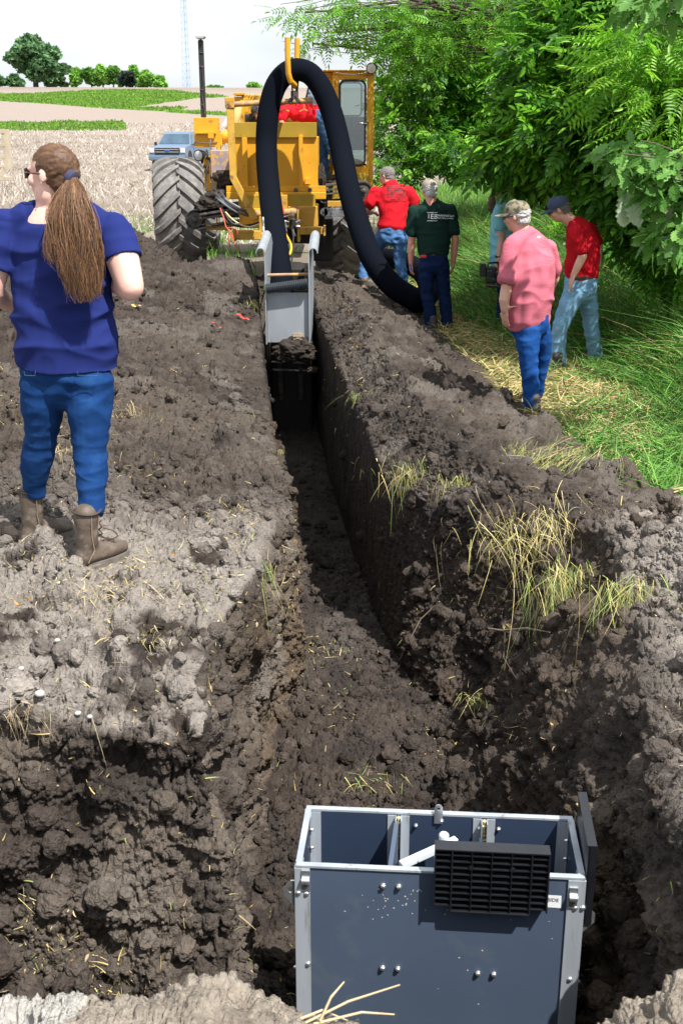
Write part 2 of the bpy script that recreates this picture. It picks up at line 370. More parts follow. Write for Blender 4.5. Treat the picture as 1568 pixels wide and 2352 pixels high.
# vertical tooth marks on the machine-cut wall
D1 += trenchwall*(.024*np.abs(np.sin(Y*math.pi/.10 + 1.5*vnoise(P, 1.2, 61))) + .012*vnoise(P*np.array([1, 1, .25]), 14, 62) + .02*vnoise(P, 3, 63))
G1 = (P1).reshape(nr, nc, 3); N1 = gnormals(blur(blur(G1, 0, 2), 1, 2)).reshape(-1, 3)
N1 = N1*.75 + N0*.25; N1 /= np.linalg.norm(N1, axis=1, keepdims=True)
P2 = P1 + N1*D1[:, None]
for fx, fy, fz_, fr_ in FEET:
    wgt = 1-sstep(fr_*.6, fr_*1.5, np.hypot(P2[:, 0]-fx, P2[:, 1]-fy)); P2[:, 2] += (fz_-.004+.25*(np.clip(P2[:, 2]-fz_, -.04, .02))-P2[:, 2])*wgt
P2 += N1*(mclod*.011*fbm(P2, 45, 3, 91, .6))[:, None]
NF = gnormals(P2.reshape(nr, nc, 3)).reshape(-1, 3)
# soil colour: dark moist loam, pale where the crust dried, brown subsoil in the cut faces, thatch and grass to the sides
dark = np.array([.051, .0405, .034]); dry = np.array([.220, .196, .174]); brown = np.array([.090, .066, .046]); black = np.array([.026, .022, .021])
n1 = fbm(P2, 2.2, 4, 101); n2 = fbm(P2, 9, 3, 105); n3 = fbm(P2, .8, 2, 108)
C = dark[None]*(1+.35*n2[:, None]+.25*n1[:, None])
def mixc(C, c, m): return C*(1-m[:, None]) + np.asarray(c)[None]*m[:, None]
C = mixc(C, black, sstep(.1, .5, fbm(P2, 3.3, 3, 120))*.6)
C = mixc(C, brown, wallmask*nearmask*sstep(-.2, .3, n1)*.75)
C = mixc(C, brown*1.2, wallmask*(U < .6)*sstep(4, 5, Y)*(Y < 9)*(Z < .25)*.7)
C = mixc(C, brown*.8, sstep(.1, .4, n3)*.5*soft)
top = sstep(.3, .75, N0[:, 2])
drym = nearmask*top*(Z > .1)*sstep(-.25, .25, .40+.9*n1+.45*n2+.25*fbm(P2, 26, 2, 140))
drym = np.clip(drym*((U < .45) | (X > .95)), 0, 1)
drym = drym*(1-.75*sstep(4.9, 5.9, Y+.5*n1))*np.where(X > .8, sstep(.30, .46, Z), 1)
C = mixc(C, dry, drym*.92); C = mixc(C, dry*.62, soft*top*(1-nearmask)*sstep(.25, .5, fbm(P2, 1.7, 4, 150))*.5)
rs = wallmask*nearmask*(X > .95)*(Y < 4.9)*sstep(-.35, .2, Z)*.25
C = mixc(C, dry*.75, np.clip(rs+rs*n1, 0, 1))
lw = wallmask*nearmask*(U < .2)*np.clip(.25+.6*n1, 0, .7)
C = mixc(C, dry*.62, lw)
spd = soft*(1-nearmask)*top*np.clip(.22+.5*n3+.3*n2, 0, .6)
C = mixc(C, [.10, .086, .074], spd)
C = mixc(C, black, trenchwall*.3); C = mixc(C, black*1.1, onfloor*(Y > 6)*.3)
fg = (Y < 2.35)*(Z > .0); C = mixc(C, [.25, .215, .175], fg*np.clip(.8+.4*n2, 0, 1)); C = mixc(C, [.33, .315, .29], fg*(X < -.56)*1.0)
C = mixc(C, [.17, .135, .075], rightgrass*np.clip(.7+.5*n1, 0, 1)); C = mixc(C, [.06, .075, .025], rightgrass*sstep(3.0, 4.2, U)*.8)
C = mixc(C, [.19, .16, .125], leftfield*(.85+.1*n1))
C = np.clip(C, .008, .8)
ii = np.arange(nr*nc).reshape(nr, nc)
F = np.stack([ii[:-1, :-1], ii[:-1, 1:], ii[1:, 1:], ii[1:, :-1]], -1).reshape(-1, 4)
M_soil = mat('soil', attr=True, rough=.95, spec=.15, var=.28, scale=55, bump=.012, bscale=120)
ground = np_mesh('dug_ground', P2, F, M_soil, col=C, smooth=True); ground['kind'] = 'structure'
GP, GN, GU, GC = P2, NF, U, C
print('ground verts', len(P2))

def ground_z(x, y):
    """height of the dug ground near (x, y): highest of the nearest vertices"""
    d = (GP[:, 0]-x)**2 + (GP[:, 1]-y)**2; k = np.argpartition(d, 12)[:12]; return float(np.median(GP[k, 2]))

# ------------------------------------------------------------------ the field: rolling stubble with grassed waterways
def fz(X, Y):
    prof = np.interp(Y, [-50, 22, 60, 110, 222, 245, 300, 420, 900], [0, 0, 0.0, 2.3, 9.75, 9.9, 7.0, 2, 0])
    right = sstep(5, 60, X)*sstep(60, 200, Y)
    z = prof + .10*np.sin(X*.03+Y*.02)*sstep(40, 120, Y)
    z = z - right*2.6
    bank = sstep(3.2, 9, X)*(1-sstep(28, 60, Y))*sstep(24, 30, Y)*.35
    return z + bank
def grid(xs, ys, dz=0):
    XX, YY = np.meshgrid(xs, ys); P = np.stack([XX, YY, fz(XX, YY)+dz], -1); return P
def fcol(P):
    Pf = P.reshape(-1, 3); x, y = proj(Pf); n = fbm(Pf*np.array([.35, 1, 1]), .25, 4, 300); m = fbm(Pf, 1.8, 3, 310)
    straw = np.array([.47, .40, .34]); soil = np.array([.29, .235, .185])
    c = straw[None]*(1+.12*m[:, None]); c = mixc(c, soil, np.clip(.35+.9*n, 0, 1)*(Pf[:, 1] < 100) + .0)
    nearf = 1-sstep(20, 75, Pf[:, 1]); c = mixc(c, soil*1.0, nearf*np.clip(.55+.5*m, 0, 1))
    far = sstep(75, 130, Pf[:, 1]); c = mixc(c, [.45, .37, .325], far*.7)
    top = sstep(196, 215, Pf[:, 1]); c = mixc(c, [.36, .29, .24], top*.6)
    g = np.array([.13, .27, .045])
    w = 3*vnoise(Pf, .25, 320)
    s1 = ((y > 281+w) & (y < 300+w*.5) & (x < 285+4*w) & (Pf[:, 1] > 90)).astype(float)
    # waterway across the rise
    up = np.interp(x, [-200, 0, 60, 200, 300, 400, 445, 520, 560, 700], [222, 216, 216, 208, 206, 208, 214, 222, 226, 226])
    lo = np.interp(x, [-200, 0, 100, 200, 300, 400, 450, 520, 700], [232, 232, 238, 246, 252, 257, 240, 240, 240])
    s2 = ((y > up+w*.3) & (y < lo+w*.3) & (Pf[:, 1] > 120) & (Pf[:, 1] < 232)).astype(float)
    hole = ((y > np.interp(x, [300, 450, 560], [247, 226, 221])+w*.3) & (y < np.interp(x, [300, 450, 560], [248, 246, 248])+w*.3) & (x > 320)).astype(float)
    tail = ((y > np.interp(x, [380, 520, 620], [252, 260, 268])+w*.2) & (y < np.interp(x, [380, 520, 620], [258, 266, 274])+w*.2) & (x > 380) & (x < 620)).astype(float)
    s = np.clip(s1 + s2*(1-hole) + tail, 0, 1)
    gg = g[None]*(1+.35*fbm(Pf, .35, 3, 330)[:, None])
    c = c*(1-s[:, None]) + gg*s[:, None]
    r = sstep(3.5, 5.5, Pf[:, 0]-Pf[:, 1]*.03)*(1-sstep(36, 50, Pf[:, 1]+3*m)); c = mixc(c, [.075, .12, .03], r*.9)
    l = (1-sstep(-.2, .3, n + .6*(sstep(17, 22, Pf[:, 1])*(1-sstep(23, 30, Pf[:, 1])))*-1+.3))*0
    gp = sstep(.0, .3, vnoise(Pf, .55, 340))*(Pf[:, 1] < 34)*(Pf[:, 0] < 4)*sstep(16, 19, Pf[:, 1]); c = mixc(c, [.17, .23, .06], gp*.75)
    return np.clip(c*.56, .01, .8)
def sheet(parts):
    Vs, Fs, Cs, o = [], [], [], 0
    for P in parts:
        a, b = P.shape[:2]; k = np.arange(a*b).reshape(a, b)+o
        Fs.append(np.stack([k[:-1, :-1], k[:-1, 1:], k[1:, 1:], k[1:, :-1]], -1).reshape(-1, 4)); Vs.append(P.reshape(-1, 3)); Cs.append(fcol(P)); o += a*b
    return np.concatenate(Vs), np.concatenate(Fs), np.concatenate(Cs)
ysf = np.concatenate([np.linspace(23.1, 60, 240, endpoint=False), np.linspace(60, 240, 420, endpoint=False), np.linspace(240, 900, 40)])
xsf = np.concatenate([np.linspace(-700, -75, 40, endpoint=False), np.linspace(-75, 75, 420, endpoint=False), np.linspace(75, 700, 40)])
parts = [grid(xsf, ysf), grid(np.linspace(-700, -8.4, 90)**1, np.linspace(-60, 23.6, 130)), grid(np.linspace(7.6, 700, 90), np.linspace(-60, 23.6, 130)),
         grid(np.linspace(-8.4, 7.6, 60), np.linspace(-60, .6, 30), -.0)]
for Pp in parts[1:3]: Pp[..., 0] = np.sign(Pp[..., 0])*(np.abs(Pp[0, 0 if Pp[0,0,0] > 0 else -1, 0]) + (np.abs(Pp[..., 0])-np.abs(Pp[0, 0 if Pp[0,0,0] > 0 else -1, 0]))**1.6/50); Pp[..., 2] = fz(Pp[..., 0], Pp[..., 1])
V, F, Cc = sheet(parts)
V[:, 2] += .03*fbm(V, .9, 3, 350)*(V[:, 1] < 60)*sstep(23.2, 25, V[:, 1])
M_field = mat('field_soil', attr=True, rough=.95, spec=.1, var=.22, scale=9, bump=.03, bscale=12)
field = np_mesh('field', V, F, M_field, col=Cc, smooth=True); field['kind'] = 'structure'
# ------------------------------------------------------------------ loose clods of soil
def icos(n, seed, rough=.28):
    b = bmesh.new(); bmesh.ops.create_icosphere(b, subdivisions=n, radius=1)
    V = np.array([v.co[:] for v in b.verts]); F = np.array([[v.index for v in f.verts] for f in b.faces]); b.free()
    V = V*(1+rough*fbm(V+seed*7.3, 1.6, 3, seed)[:, None])*np.array([1, .85, .7]); return V, F
def rotmats(n, r, axis=None):
    q = r.normal(size=(n, 4)); q /= np.linalg.norm(q, axis=1, keepdims=True); w, x, y, z = q.T
    return np.stack([1-2*(y*y+z*z), 2*(x*y-z*w), 2*(x*z+y*w), 2*(x*y+z*w), 1-2*(x*x+z*z), 2*(y*z-x*w), 2*(x*z-y*w), 2*(y*z+x*w), 1-2*(x*x+y*y)], 1).reshape(n, 3, 3)
def instances(V, F, Rm, S, T, C=None):
    """n copies of a template, rotated Rm, scaled S, moved T"""
    n = len(T); A = np.einsum('nij,vj->nvi', Rm, V)*np.asarray(S).reshape(n, 1, -1) + T[:, None]
    FF = F[None] + (np.arange(n)*len(V))[:, None, None]
    return A.reshape(-1, 3), FF.reshape(-1, F.shape[1]), (np.repeat(C, len(V), 0) if C is not None else None)
px, py = proj(GP)
inview = (px > -60) & (px < 1630) & (py > 380) & (py < 2400) & (GP[:, 1] > 2.4)
wt = inview*soft*(GN[:, 2] > .25)*(.15+sstep(-.1, .4, fbm(GP, 1.6, 3, 400)))
dens = wt/np.maximum(.3, (GP[:, 1]/6)**.6)
for fx, fy, _a, fr_ in FEET: dens = dens*(np.hypot(GP[:, 0]-fx, GP[:, 1]-fy) > fr_*1.1)
dens = dens/dens.sum()
def clods(n, smin, smax, sub, seed, mult=None):
    Vs, Fs, Cs, o = [], [], [], 0
    p = dens if mult is None else dens*mult/(dens*mult).sum()
    for k in range(4):
        V0, F0 = icos(sub, seed+k); m = n//4
        idx = rng.choice(len(GP), m, p=p); s = smin*(smax/smin)**(rng.random(m)**2.2)
        T = GP[idx] + GN[idx]*(s*.25)[:, None]
        c = GC[idx]*(.8+.45*rng.random((m, 1)))
        V, F, C = instances(V0, F0, rotmats(m, rng), s, T, c); Vs.append(V); Fs.append(F+o); Cs.append(C); o += len(V)
    return np.concatenate(Vs), np.concatenate(Fs), np.concatenate(Cs)
a = clods(4200, .014, .06, 3, 500); b = clods(26000, .005, .016, 1, 520)
V = np.concatenate([a[0], b[0]]); F = np.concatenate([a[1], b[1]+len(a[0])]); Cc = np.concatenate([a[2], b[2]])
o = np_mesh('soil_clods', V, F, M_soil, col=np.clip(Cc, .01, 1), smooth=False)
tag(o, 'crumbled dark soil clods strewn over the spoil banks and trench floor', 'soil', kind='stuff')
# ------------------------------------------------------------------ text helper
def text_mesh(name, body, size, M, mt, parent=None, font=None, ext=.0015, bold=0.0, align='CENTER'):
    c = bpy.data.curves.new(name, 'FONT'); c.body = body; c.size = size; c.extrude = ext; c.align_x = align; c.align_y = 'CENTER'; c.offset = bold
    c.resolution_u = 3
    t = bpy.data.objects.new(name, c); SC.collection.objects.link(t)
    dg = bpy.context.evaluated_depsgraph_get(); me = bpy.data.meshes.new_from_object(t.evaluated_get(dg))
    bpy.data.objects.remove(t); me.transform(M)
    if parent is not None: me.transform(Matrix.Translation(-world_loc(parent)))
    me.materials.clear(); me.materials.append(mt)
    return link(bpy.data.objects.new(name, me), parent)

# ------------------------------------------------------------------ the water control box standing in the pit
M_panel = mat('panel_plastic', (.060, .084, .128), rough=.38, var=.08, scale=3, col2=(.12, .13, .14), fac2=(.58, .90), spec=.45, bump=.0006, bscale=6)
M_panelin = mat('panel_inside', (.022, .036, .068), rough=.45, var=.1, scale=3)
M_alu = mat('aluminium', (.40, .44, .49), rough=.5, metal=.4, var=.25, scale=9, col2=(.22, .20, .17), fac2=(.58, .7), stretch=(1, 1, .15), bump=.0004, bscale=30)
M_steel = mat('bright_steel', (.72, .74, .76), rough=.28, metal=.9, var=.1, scale=20)
M_black = mat('black_plastic', (.010, .011, .014), rough=.32, var=.3, scale=14, bump=.0006, bscale=60, spec=.6)
M_seal = mat('yellow_sealant', (.55, .47, .22), rough=.7, var=.3, scale=30, bump=.003, bscale=80)
M_pvc = mat('grey_pvc', (.52, .56, .60), rough=.45, var=.08)
M_white = mat('white_sticker', (.75, .76, .78), rough=.5, var=.03)
M_ink = mat('ink', (.02, .02, .025), rough=.6, var=.02)
BO = Vector((-.142, 3.016, .13)); BW, BD, BH, BYAW = .888, .33, .93, math.radians(-4.2)
BR = Matrix.Rotation(BYAW, 3, 'Z')
def bl(x, y, z): return BO + BR @ Vector((x, y, z))
def lbox(m, lo, hi, bev=0.0, R=None):
    lo, hi = Vector(lo), Vector(hi); c = (lo+hi)/2; return m.box(bl(*c), hi-lo, BR if R is None else BR @ R, bev)
box = thing('water_control_box', bl(BW/2, BD/2, -BH), 'open blue grey water control box with silver corner rails standing in the pit', 'drainage box')
T_ = .014
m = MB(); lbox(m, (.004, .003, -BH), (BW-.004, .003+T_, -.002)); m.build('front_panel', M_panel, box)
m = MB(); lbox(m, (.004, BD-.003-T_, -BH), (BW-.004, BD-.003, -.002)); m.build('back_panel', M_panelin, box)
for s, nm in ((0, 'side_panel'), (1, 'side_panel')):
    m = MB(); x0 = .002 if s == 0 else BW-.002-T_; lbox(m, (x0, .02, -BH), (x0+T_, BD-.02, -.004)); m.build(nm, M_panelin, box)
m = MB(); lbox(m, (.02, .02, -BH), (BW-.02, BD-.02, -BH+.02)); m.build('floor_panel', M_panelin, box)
# top rim: four thin channel pieces, butted
for lo, hi in (((.0, -.002, -.005), (BW, .018, .004)), ((.0, BD-.018, -.005), (BW, BD+.002, .004)), ((-.002, .0185, -.005), (.018, BD-.0185, .004)), ((BW-.018, .0185, -.005), (BW+.002, BD-.0185, .004))):
    m = MB(); lbox(m, lo, hi, .001); m.build('top_rim', M_alu, box)
# corner rails
for sx in (0, 1):
    for sy in (0, 1):
        m = MB(); x0, x1 = (-.004, .044) if sx == 0 else (BW-.050, BW+.004); y0, y1 = (-.003, .002) if sy == 0 else (BD-.002, BD+.003)
        lbox(m, (x0, y0, -BH), (x1, y1, -.0065), .0008)
        xs = (-.005, -.0045+.004) if sx == 0 else (BW-.0005, BW+.005)
        ys = (.0025, .046) if sy == 0 else (BD-.046, BD-.0025)
        lbox(m, (xs[0], ys[0], -BH), (xs[1], ys[1], -.0065)); m.build('corner_rail', M_alu, box)
        m = MB(); xi = (.0165, .0195) if sx == 0 else (BW-.0195, BW-.0165); yi = (.02, .055) if sy == 0 else (BD-.055, BD-.02)
        lbox(m, (xi[0], yi[0], -BH+.05), (xi[1], yi[1], -.007)); yj = (.0175, .0205) if sy == 0 else (BD-.0205, BD-.0175); xj = (.02, .05) if sx == 0 else (BW-.05, BW-.02)
        lbox(m, (xj[0], yj[0], -BH+.05), (xj[1], yj[1], -.007)); m.build('inner_rail', M_alu, box)
def bolt(p, n, r=.0085):
    m = MB(); n = Vector(n); m.lathe(p, n, [(0, r*1.25), (.002, r*1.25), (.0021, r), (.007, r*.95), (.010, r*.6), (.011, .001)], 12); return m.build('bolt', M_steel, box, smooth=True)
def fr(px, py):
    """point on the front panel under pixel of the enlarged crop"""
    x = (1100+px*.861)/1.7417; y = (3100+py*.861)/1.7417; p = at(x, y, 3.0); n = BR @ Vector((0, -1, 0)); o = Vector((0, 0, CAMZ)); d = p-o
    t = (bl(0, .003, 0)-o).dot(n)/d.dot(n); return o + d*t
nf = BR @ Vector((0, -1, 0))
for a in ((502, 512), (575, 516), (499, 893), (571, 897), (941, 918), (1015, 923), (155, 872), (1367, 943), (110, 542), (148, 545), (1392, 612), (1427, 612)): bolt(fr(*a)+nf*.002, nf)
for x, z in ((.30, -.04), (.37, -.04), (.58, -.04), (.645, -.04), (.455, -.018)): bolt(bl(x, BD-.0225, z), nf, .006)
for z in (-.05, -.12): bolt(bl(.020, .27, z), BR @ Vector((1, 0, 0)), .006); bolt(bl(BW-.020, .27, z), BR @ Vector((-1, 0, 0)), .006)
for z in (-.12, -.4, -.62): bolt(bl(-.005, .02, z), BR @ Vector((-1, 0, 0)), .006); bolt(bl(BW+.005, .02, z), BR @ Vector((1, 0, 0)), .006)
# clamp straps at the two front corners
for x0, z1 in ((.018, -.012), (BW-.045, -.03)):
    m = MB(); lbox(m, (x0, -.007, z1-.075), (x0+.026, -.0035, z1)); m.tube([bl(x0+.001, -.010, z1-.034), bl(x0+.025, -.010, z1-.034)], .011, 12); m.build('clamp', M_steel, box, smooth=True)
# lifting ears with a hole
def ear(c, dx, dz, flip):
    m = MB(); pts = []
    s = -1 if flip else 1
    prof = [(0, .045), (.012*s, .045), (.034*s, .018), (.034*s, -.012), (.0, -.05)]
    a = [bl(c[0]+p[0], c[1], c[2]+p[1]) for p in prof]; hole = [bl(c[0]+s*.014+.008*math.cos(t*math.pi/5), c[1], c[2]+.012+.012*math.sin(t*math.pi/5)) for t in range(10)]
    bm = m.bm; va = [bm.verts.new(p) for p in a]; vh = [bm.verts.new(p) for p in hole]
    es = [bm.edges.new((va[i], va[(i+1) % 5])) for i in range(5)] + [bm.edges.new((vh[i], vh[(i+1) % 10])) for i in range(10)]
    r = bmesh.ops.triangle_fill(bm, edges=es, use_beauty=True)
    f = [g for g in r['geom'] if isinstance(g, bmesh.types.BMFace)]
    e = bmesh.ops.extrude_face_region(bm, geom=f); bmesh.ops.translate(bm, vec=BR @ Vector((0, .005, 0)), verts=[v for v in e['geom'] if isinstance(v, bmesh.types.BMVert)])
    return m.build('lifting_ear', M_steel, box)
ear((-.006, .006, -.105), 1, 1, True); ear((BW+.006, .006, -.15), 1, 1, False)
m = MB(); bm = m.bm
o_ = [bl(.430+.014+.014*math.cos(t), BD-.024, .028+.014*math.sin(t)) for t in np.linspace(0, math.pi, 8)] + [bl(.430, BD-.024, -.03), bl(.458, BD-.024, -.03)]
h_ = [bl(.444+.006*math.cos(t), BD-.024, .026+.006*math.sin(t)) for t in np.linspace(0, 2*math.pi, 10, endpoint=False)]
va = [bm.verts.new(p) for p in o_]; vh = [bm.verts.new(p) for p in h_]
es = [bm.edges.new((va[i], va[(i+1) % len(va)])) for i in range(len(va))] + [bm.edges.new((vh[i], vh[(i+1) % 10])) for i in range(10)]
r_ = bmesh.ops.triangle_fill(bm, edges=es, use_beauty=True); f_ = [g for g in r_['geom'] if isinstance(g, bmesh.types.BMFace)]
e_ = bmesh.ops.extrude_face_region(bm, geom=f_); bmesh.ops.translate(bm, vec=BR @ Vector((0, .004, 0)), verts=[v for v in e_['geom'] if isinstance(v, bmesh.types.BMVert)])
m.build('lifting_lug', M_steel, box)
# stop log guides on the back wall, with sealant
for gx in (.275, .560):
    for s in (0, 1):
        x0 = gx if s == 0 else gx+.047
        m = MB(); lbox(m, (x0, BD-.0215, -BH+.03), (x0+.026, BD-.018, -.008)); xx = x0+.026 if s == 0 else x0-.003
        lbox(m, (xx, BD-.052, -BH+.03), (xx+.003, BD-.018, -.008)); m.build('guide_rail', M_alu, box)
    m = MB()
    for k in range(7): m.lathe(bl(gx+.0365, BD-.024, -.008-.018*k), (0, 0, -1), [(0, .003), (.004, .007+.003*math.sin(k*2.1)), (.012, .006), (.02, .003)], 8)
    m.build('sealant_bead', M_seal, box, smooth=True)
    for s in (0, 1):
        m = MB(); x0 = gx+.006 if s == 0 else gx+.047; lbox(m, (x0, .0185, -BH+.03), (x0+.020, .0225, -.008)); m.build('guide_rail', M_alu, box)
# divider boards standing in the left guides, fins, pipe and brace
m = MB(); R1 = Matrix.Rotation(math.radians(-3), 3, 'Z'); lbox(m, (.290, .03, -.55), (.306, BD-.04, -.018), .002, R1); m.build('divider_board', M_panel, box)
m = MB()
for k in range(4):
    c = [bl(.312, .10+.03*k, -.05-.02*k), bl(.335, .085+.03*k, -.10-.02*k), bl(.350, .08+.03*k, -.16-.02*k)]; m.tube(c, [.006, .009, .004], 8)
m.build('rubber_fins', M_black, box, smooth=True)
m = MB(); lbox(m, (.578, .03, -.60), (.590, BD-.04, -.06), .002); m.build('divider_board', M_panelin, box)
m = MB(); m.lathe(bl(.462, .235, -.6), (0, 0, 1), [(0, .017), (.575, .017), (.577, .0165), (.582, .012), (.583, .002)], 20); m.build('stand_pipe', M_pvc, box, smooth=True)
m = MB(); m.bar(bl(.325, .035, -.006), bl(.50, .15, .016), .024, .022, .003); m.build('brace', M_pvc, box)
# spatter dots of dried mud
m = MB()
for k in range(46):
    p = fr(rng.normal(560, 110), rng.normal(590, 60)) if k < 34 else fr(rng.uniform(200, 1300), rng.uniform(520, 1100))
    m.lathe(p+nf*.0, nf, [(0, .0016+.0018*rng.random()), (.0006, .0014), (.0009, .0004)], 7)
m.build('mud_spatter', mat('dried_mud', (.34, .33, .31), rough=.9), box)['kind'] = 'stuff'
# sticker, half hidden by the black grate
st = (fr(1120, 548), fr(1329, 562), fr(1326, 618), fr(1117, 603))
m = MB(); m.prism([p+nf*.0005 for p in st], nf*.0006); m.build('sticker', M_white, box)
cen = (st[0]+st[1]+st[2]+st[3])/4; ux = (st[1]-st[0]).normalized(); uz = (st[0]-st[3]); uz = (uz-ux*uz.dot(ux)).normalized()
Mt = Matrix.Translation(fr(1316, 583)+nf*.0013) @ Matrix((ux, uz, ux.cross(uz))).transposed().to_4x4()
text_mesh('sticker_text', 'FIELD SIDE', .0175, Mt, M_ink, box, ext=.0003, bold=.0002, align='RIGHT')
# ribbed black grates clipped on the front and on the right side
def grate(name, label, O, ux, uz, w, h, d, ncol, nrow):
    """O upper left corner of the outer face, ux along, uz up, the ribs open towards n"""
    n = ux.cross(uz).normalized(); R_ = Matrix((ux, -n, uz)).transposed()
    root = thing(name, O + ux*w/2 - uz*h, label, 'plastic grate')
    def gb(m, x0, x1, y0, y1, z0, z1, bev=0.0):
        c = O + ux*((x0+x1)/2) - n*((y0+y1)/2) - uz*((z0+z1)/2); m.box(c, (x1-x0, y1-y0, z1-z0), R_, bev)
    m = MB(); gb(m, .002, w-.002, d-.005, d, .002, h-.012); m.build('back_plate', M_black, root)
    xa, xb = w*.155, w*.845
    m = MB(); gb(m, 0, w, .0005, d+.004, 0, .006, .001); gb(m, xa, xb, 0, d-.005, h-.006, h, .001)
    for x in (0, w-.005): gb(m, x, x+.005, .0007, d-.005, .006, h-.014)
    m.build('rim', M_black, root)
    m = MB()
    for i in range(ncol+1):
        x = xa+(xb-xa)*i/ncol; e = .003 if 0 < i < ncol else .005; gb(m, x-e/2, x+e/2, .0012, d-.005, .006, h-.006)
    for j in range(1, nrow):
        z = h*j/nrow; gb(m, .005, w-.005, .003, d-.005, z-.0014, z+.0014)
    m.build('ribs', M_black, root)
    for px_, pz in ((xa+(xb-xa)*.24, h*.28), (xa+(xb-xa)*.76, h*.28)):
        m = MB(); c = O+ux*px_-uz*pz; m.lathe(c-n*.001, -n, [(0, .0055), (.0005, .008), (d-.006, .008)], 14); m.build('boss', M_black, root, smooth=True)
    return root
ga = fr(741, 335); ux = BR @ Vector((1, 0, 0)); 
gO = at((1100+741*.861)/1.7417, (3100+345*.861)/1.7417, 2.945)
grate('ribbed_grate', 'black ribbed plastic grate clipped over the front edge of the box', gO, (BR @ Vector((1, 0, -.006))).normalized(), Vector((0, 0, 1)), .348, .226, .045, 4, 10)
uy = (BR @ Vector((.02, 1, 0))).normalized()
grate('ribbed_grate', 'black plastic grate hung edge-on over the right side of the box', bl(BW+.030, .0, .118), uy, Vector((0, 0, 1)), .30, .30, .026, 4, 11)
# ------------------------------------------------------------------ the yellow trenching machine
M_yel = mat('yellow_paint', (.62, .31, .020), rough=.5, var=.1, scale=2.5, col2=(.10, .06, .03), fac2=(.60, .72), spec=.3, bump=.003, bscale=7)
M_yeld = mat('olive_paint', (.34, .22, .022), rough=.55, var=.12, scale=3, col2=(.12, .07, .03), fac2=(.58, .72), spec=.3, bump=.003, bscale=7)
M_yels = mat('worn_yellow', (.50, .28, .035), rough=.6, var=.18, scale=5, col2=(.09, .055, .035), fac2=(.55, .68), bump=.002, bscale=40)
M_rust = mat('rusty_pipe', (.36, .20, .11), rough=.75, var=.3, scale=9, col2=(.50, .33, .06), fac2=(.5, .58), bump=.002)
M_rub = mat('tyre_rubber', (.125, .12, .118), rough=.85, var=.25, scale=5, col2=(.26, .24, .215), fac2=(.45, .75), bump=.004, bscale=30)
M_rubd = mat('belt_rubber', (.03, .028, .027), rough=.8, var=.3, scale=8, col2=(.11, .09, .075), fac2=(.5, .7))
M_grime = mat('greasy_steel', (.055, .048, .042), rough=.7, var=.35, scale=9, col2=(.14, .115, .095), fac2=(.5, .68), bump=.006, bscale=24)
M_dark = mat('black_metal', (.014, .013, .013), rough=.7, var=.3, scale=8)
M_galv = mat('galvanised_sheet', (.33, .36, .40), rough=.5, metal=.35, var=.14, scale=5, col2=(.28, .255, .22), fac2=(.58, .72), stretch=(1, 1, .4))
M_shiny = mat('worn_steel', (.40, .40, .42), rough=.35, metal=.8, var=.35, scale=9, col2=(.05, .045, .04), fac2=(.5, .62))
M_hose = mat('hose_rubber', (.016, .016, .018), rough=.6, var=.2, scale=10)
M_hoseg = mat('grey_hose', (.16, .17, .18), rough=.5, var=.1)
M_glass = glass('cab_glass')
M_lamp = mat('lamp_glass', (.55, .55, .56), rough=.12, var=.15, scale=60, spec=.9)
M_soilp = mat('soil_lump', (.040, .033, .028), rough=.95, spec=.1, var=.35, scale=22, bump=.012, bscale=50)
def px_box(m, x0, y0, x1, y1, Y, dep, bev=.006):
    a = at(x0, y1, Y); b = at(x1, y0, Y); m.b2((a.x, Y, a.z), (b.x, Y+dep, b.z), bev); return m
def part(name, mt, parent, *boxes, smooth=False):
    m = MB()
    for b in boxes: px_box(m, *b)
    return m.build(name, mt, parent, smooth)
def lump(name, c, r, parent, seed, mt=None, n=4):
    V, F = icos(n, seed, .30); V = V*(1+.10*np.abs(vnoise(V, 5, seed))[:, None]+.06*dome(V, 5, seed)[0][:, None])*np.array(r)/np.array([1, .85, .7]) + np.array(c)
    return np_mesh(name, V, F, mt or M_soilp, parent, smooth=False)
mach = thing('trenching_machine', (-1.2, 18.5, 0), 'yellow tile trenching machine with cab and rear hopper straddling the trench', 'trencher')
# hopper at the rear
hp = part('hopper', M_yel, mach, (541, 314, 729, 430, 16.6, 1.1, .01))
part('hopper_lip', M_yeld, mach, (538, 281, 727, 316, 16.56, .04, .005))
part('hopper_rib', M_yel, mach, (559, 316, 567, 450, 16.50, .095, .004)); part('hopper_rib', M_yel, mach, (687, 310, 695, 447, 16.50, .095, .004))
part('hopper_stop', M_yel, mach, (700, 409, 713, 423, 16.50, .09, .004))
part('rear_beam', M_yel, mach, (520, 427, 748, 440, 16.44, .055, .004), (520, 441, 748, 458, 16.40, .30, .01))
part('skirt_plate', M_yeld, mach, (548, 449, 604, 478, 16.36, .035, .004)); part('skirt_plate', M_yeld, mach, (661, 446, 724, 478, 16.36, .035, .004))
part('counter_box', M_yel, mach, (550, 479, 606, 524, 16.3, .5, .01), (606.5, 490, 636, 560, 16.45, .3, .01)); part('counter_box', M_yels, mach, (662, 474, 729, 524, 16.3, .6, .01), (638, 448, 660, 500, 16.3, .4, .006))
part('axle_beam', M_yels, mach, (538, 530, 598, 551, 16.1, .16, .01), (535, 526, 540, 555, 16.08, .2, .004)); part('axle_beam', M_yels, mach, (689, 522, 742, 539, 16.1, .16, .01), (742.5, 519, 747, 542, 16.08, .2, .004))
m = MB(); m.tube([at(586, 491, 16.25), at(606, 491, 16.25)], .045, 14); m.tube([at(590, 491, 16.25), at(594, 491, 16.25)], .058, 14); m.build('pivot_pin', M_rust, mach, smooth=True)
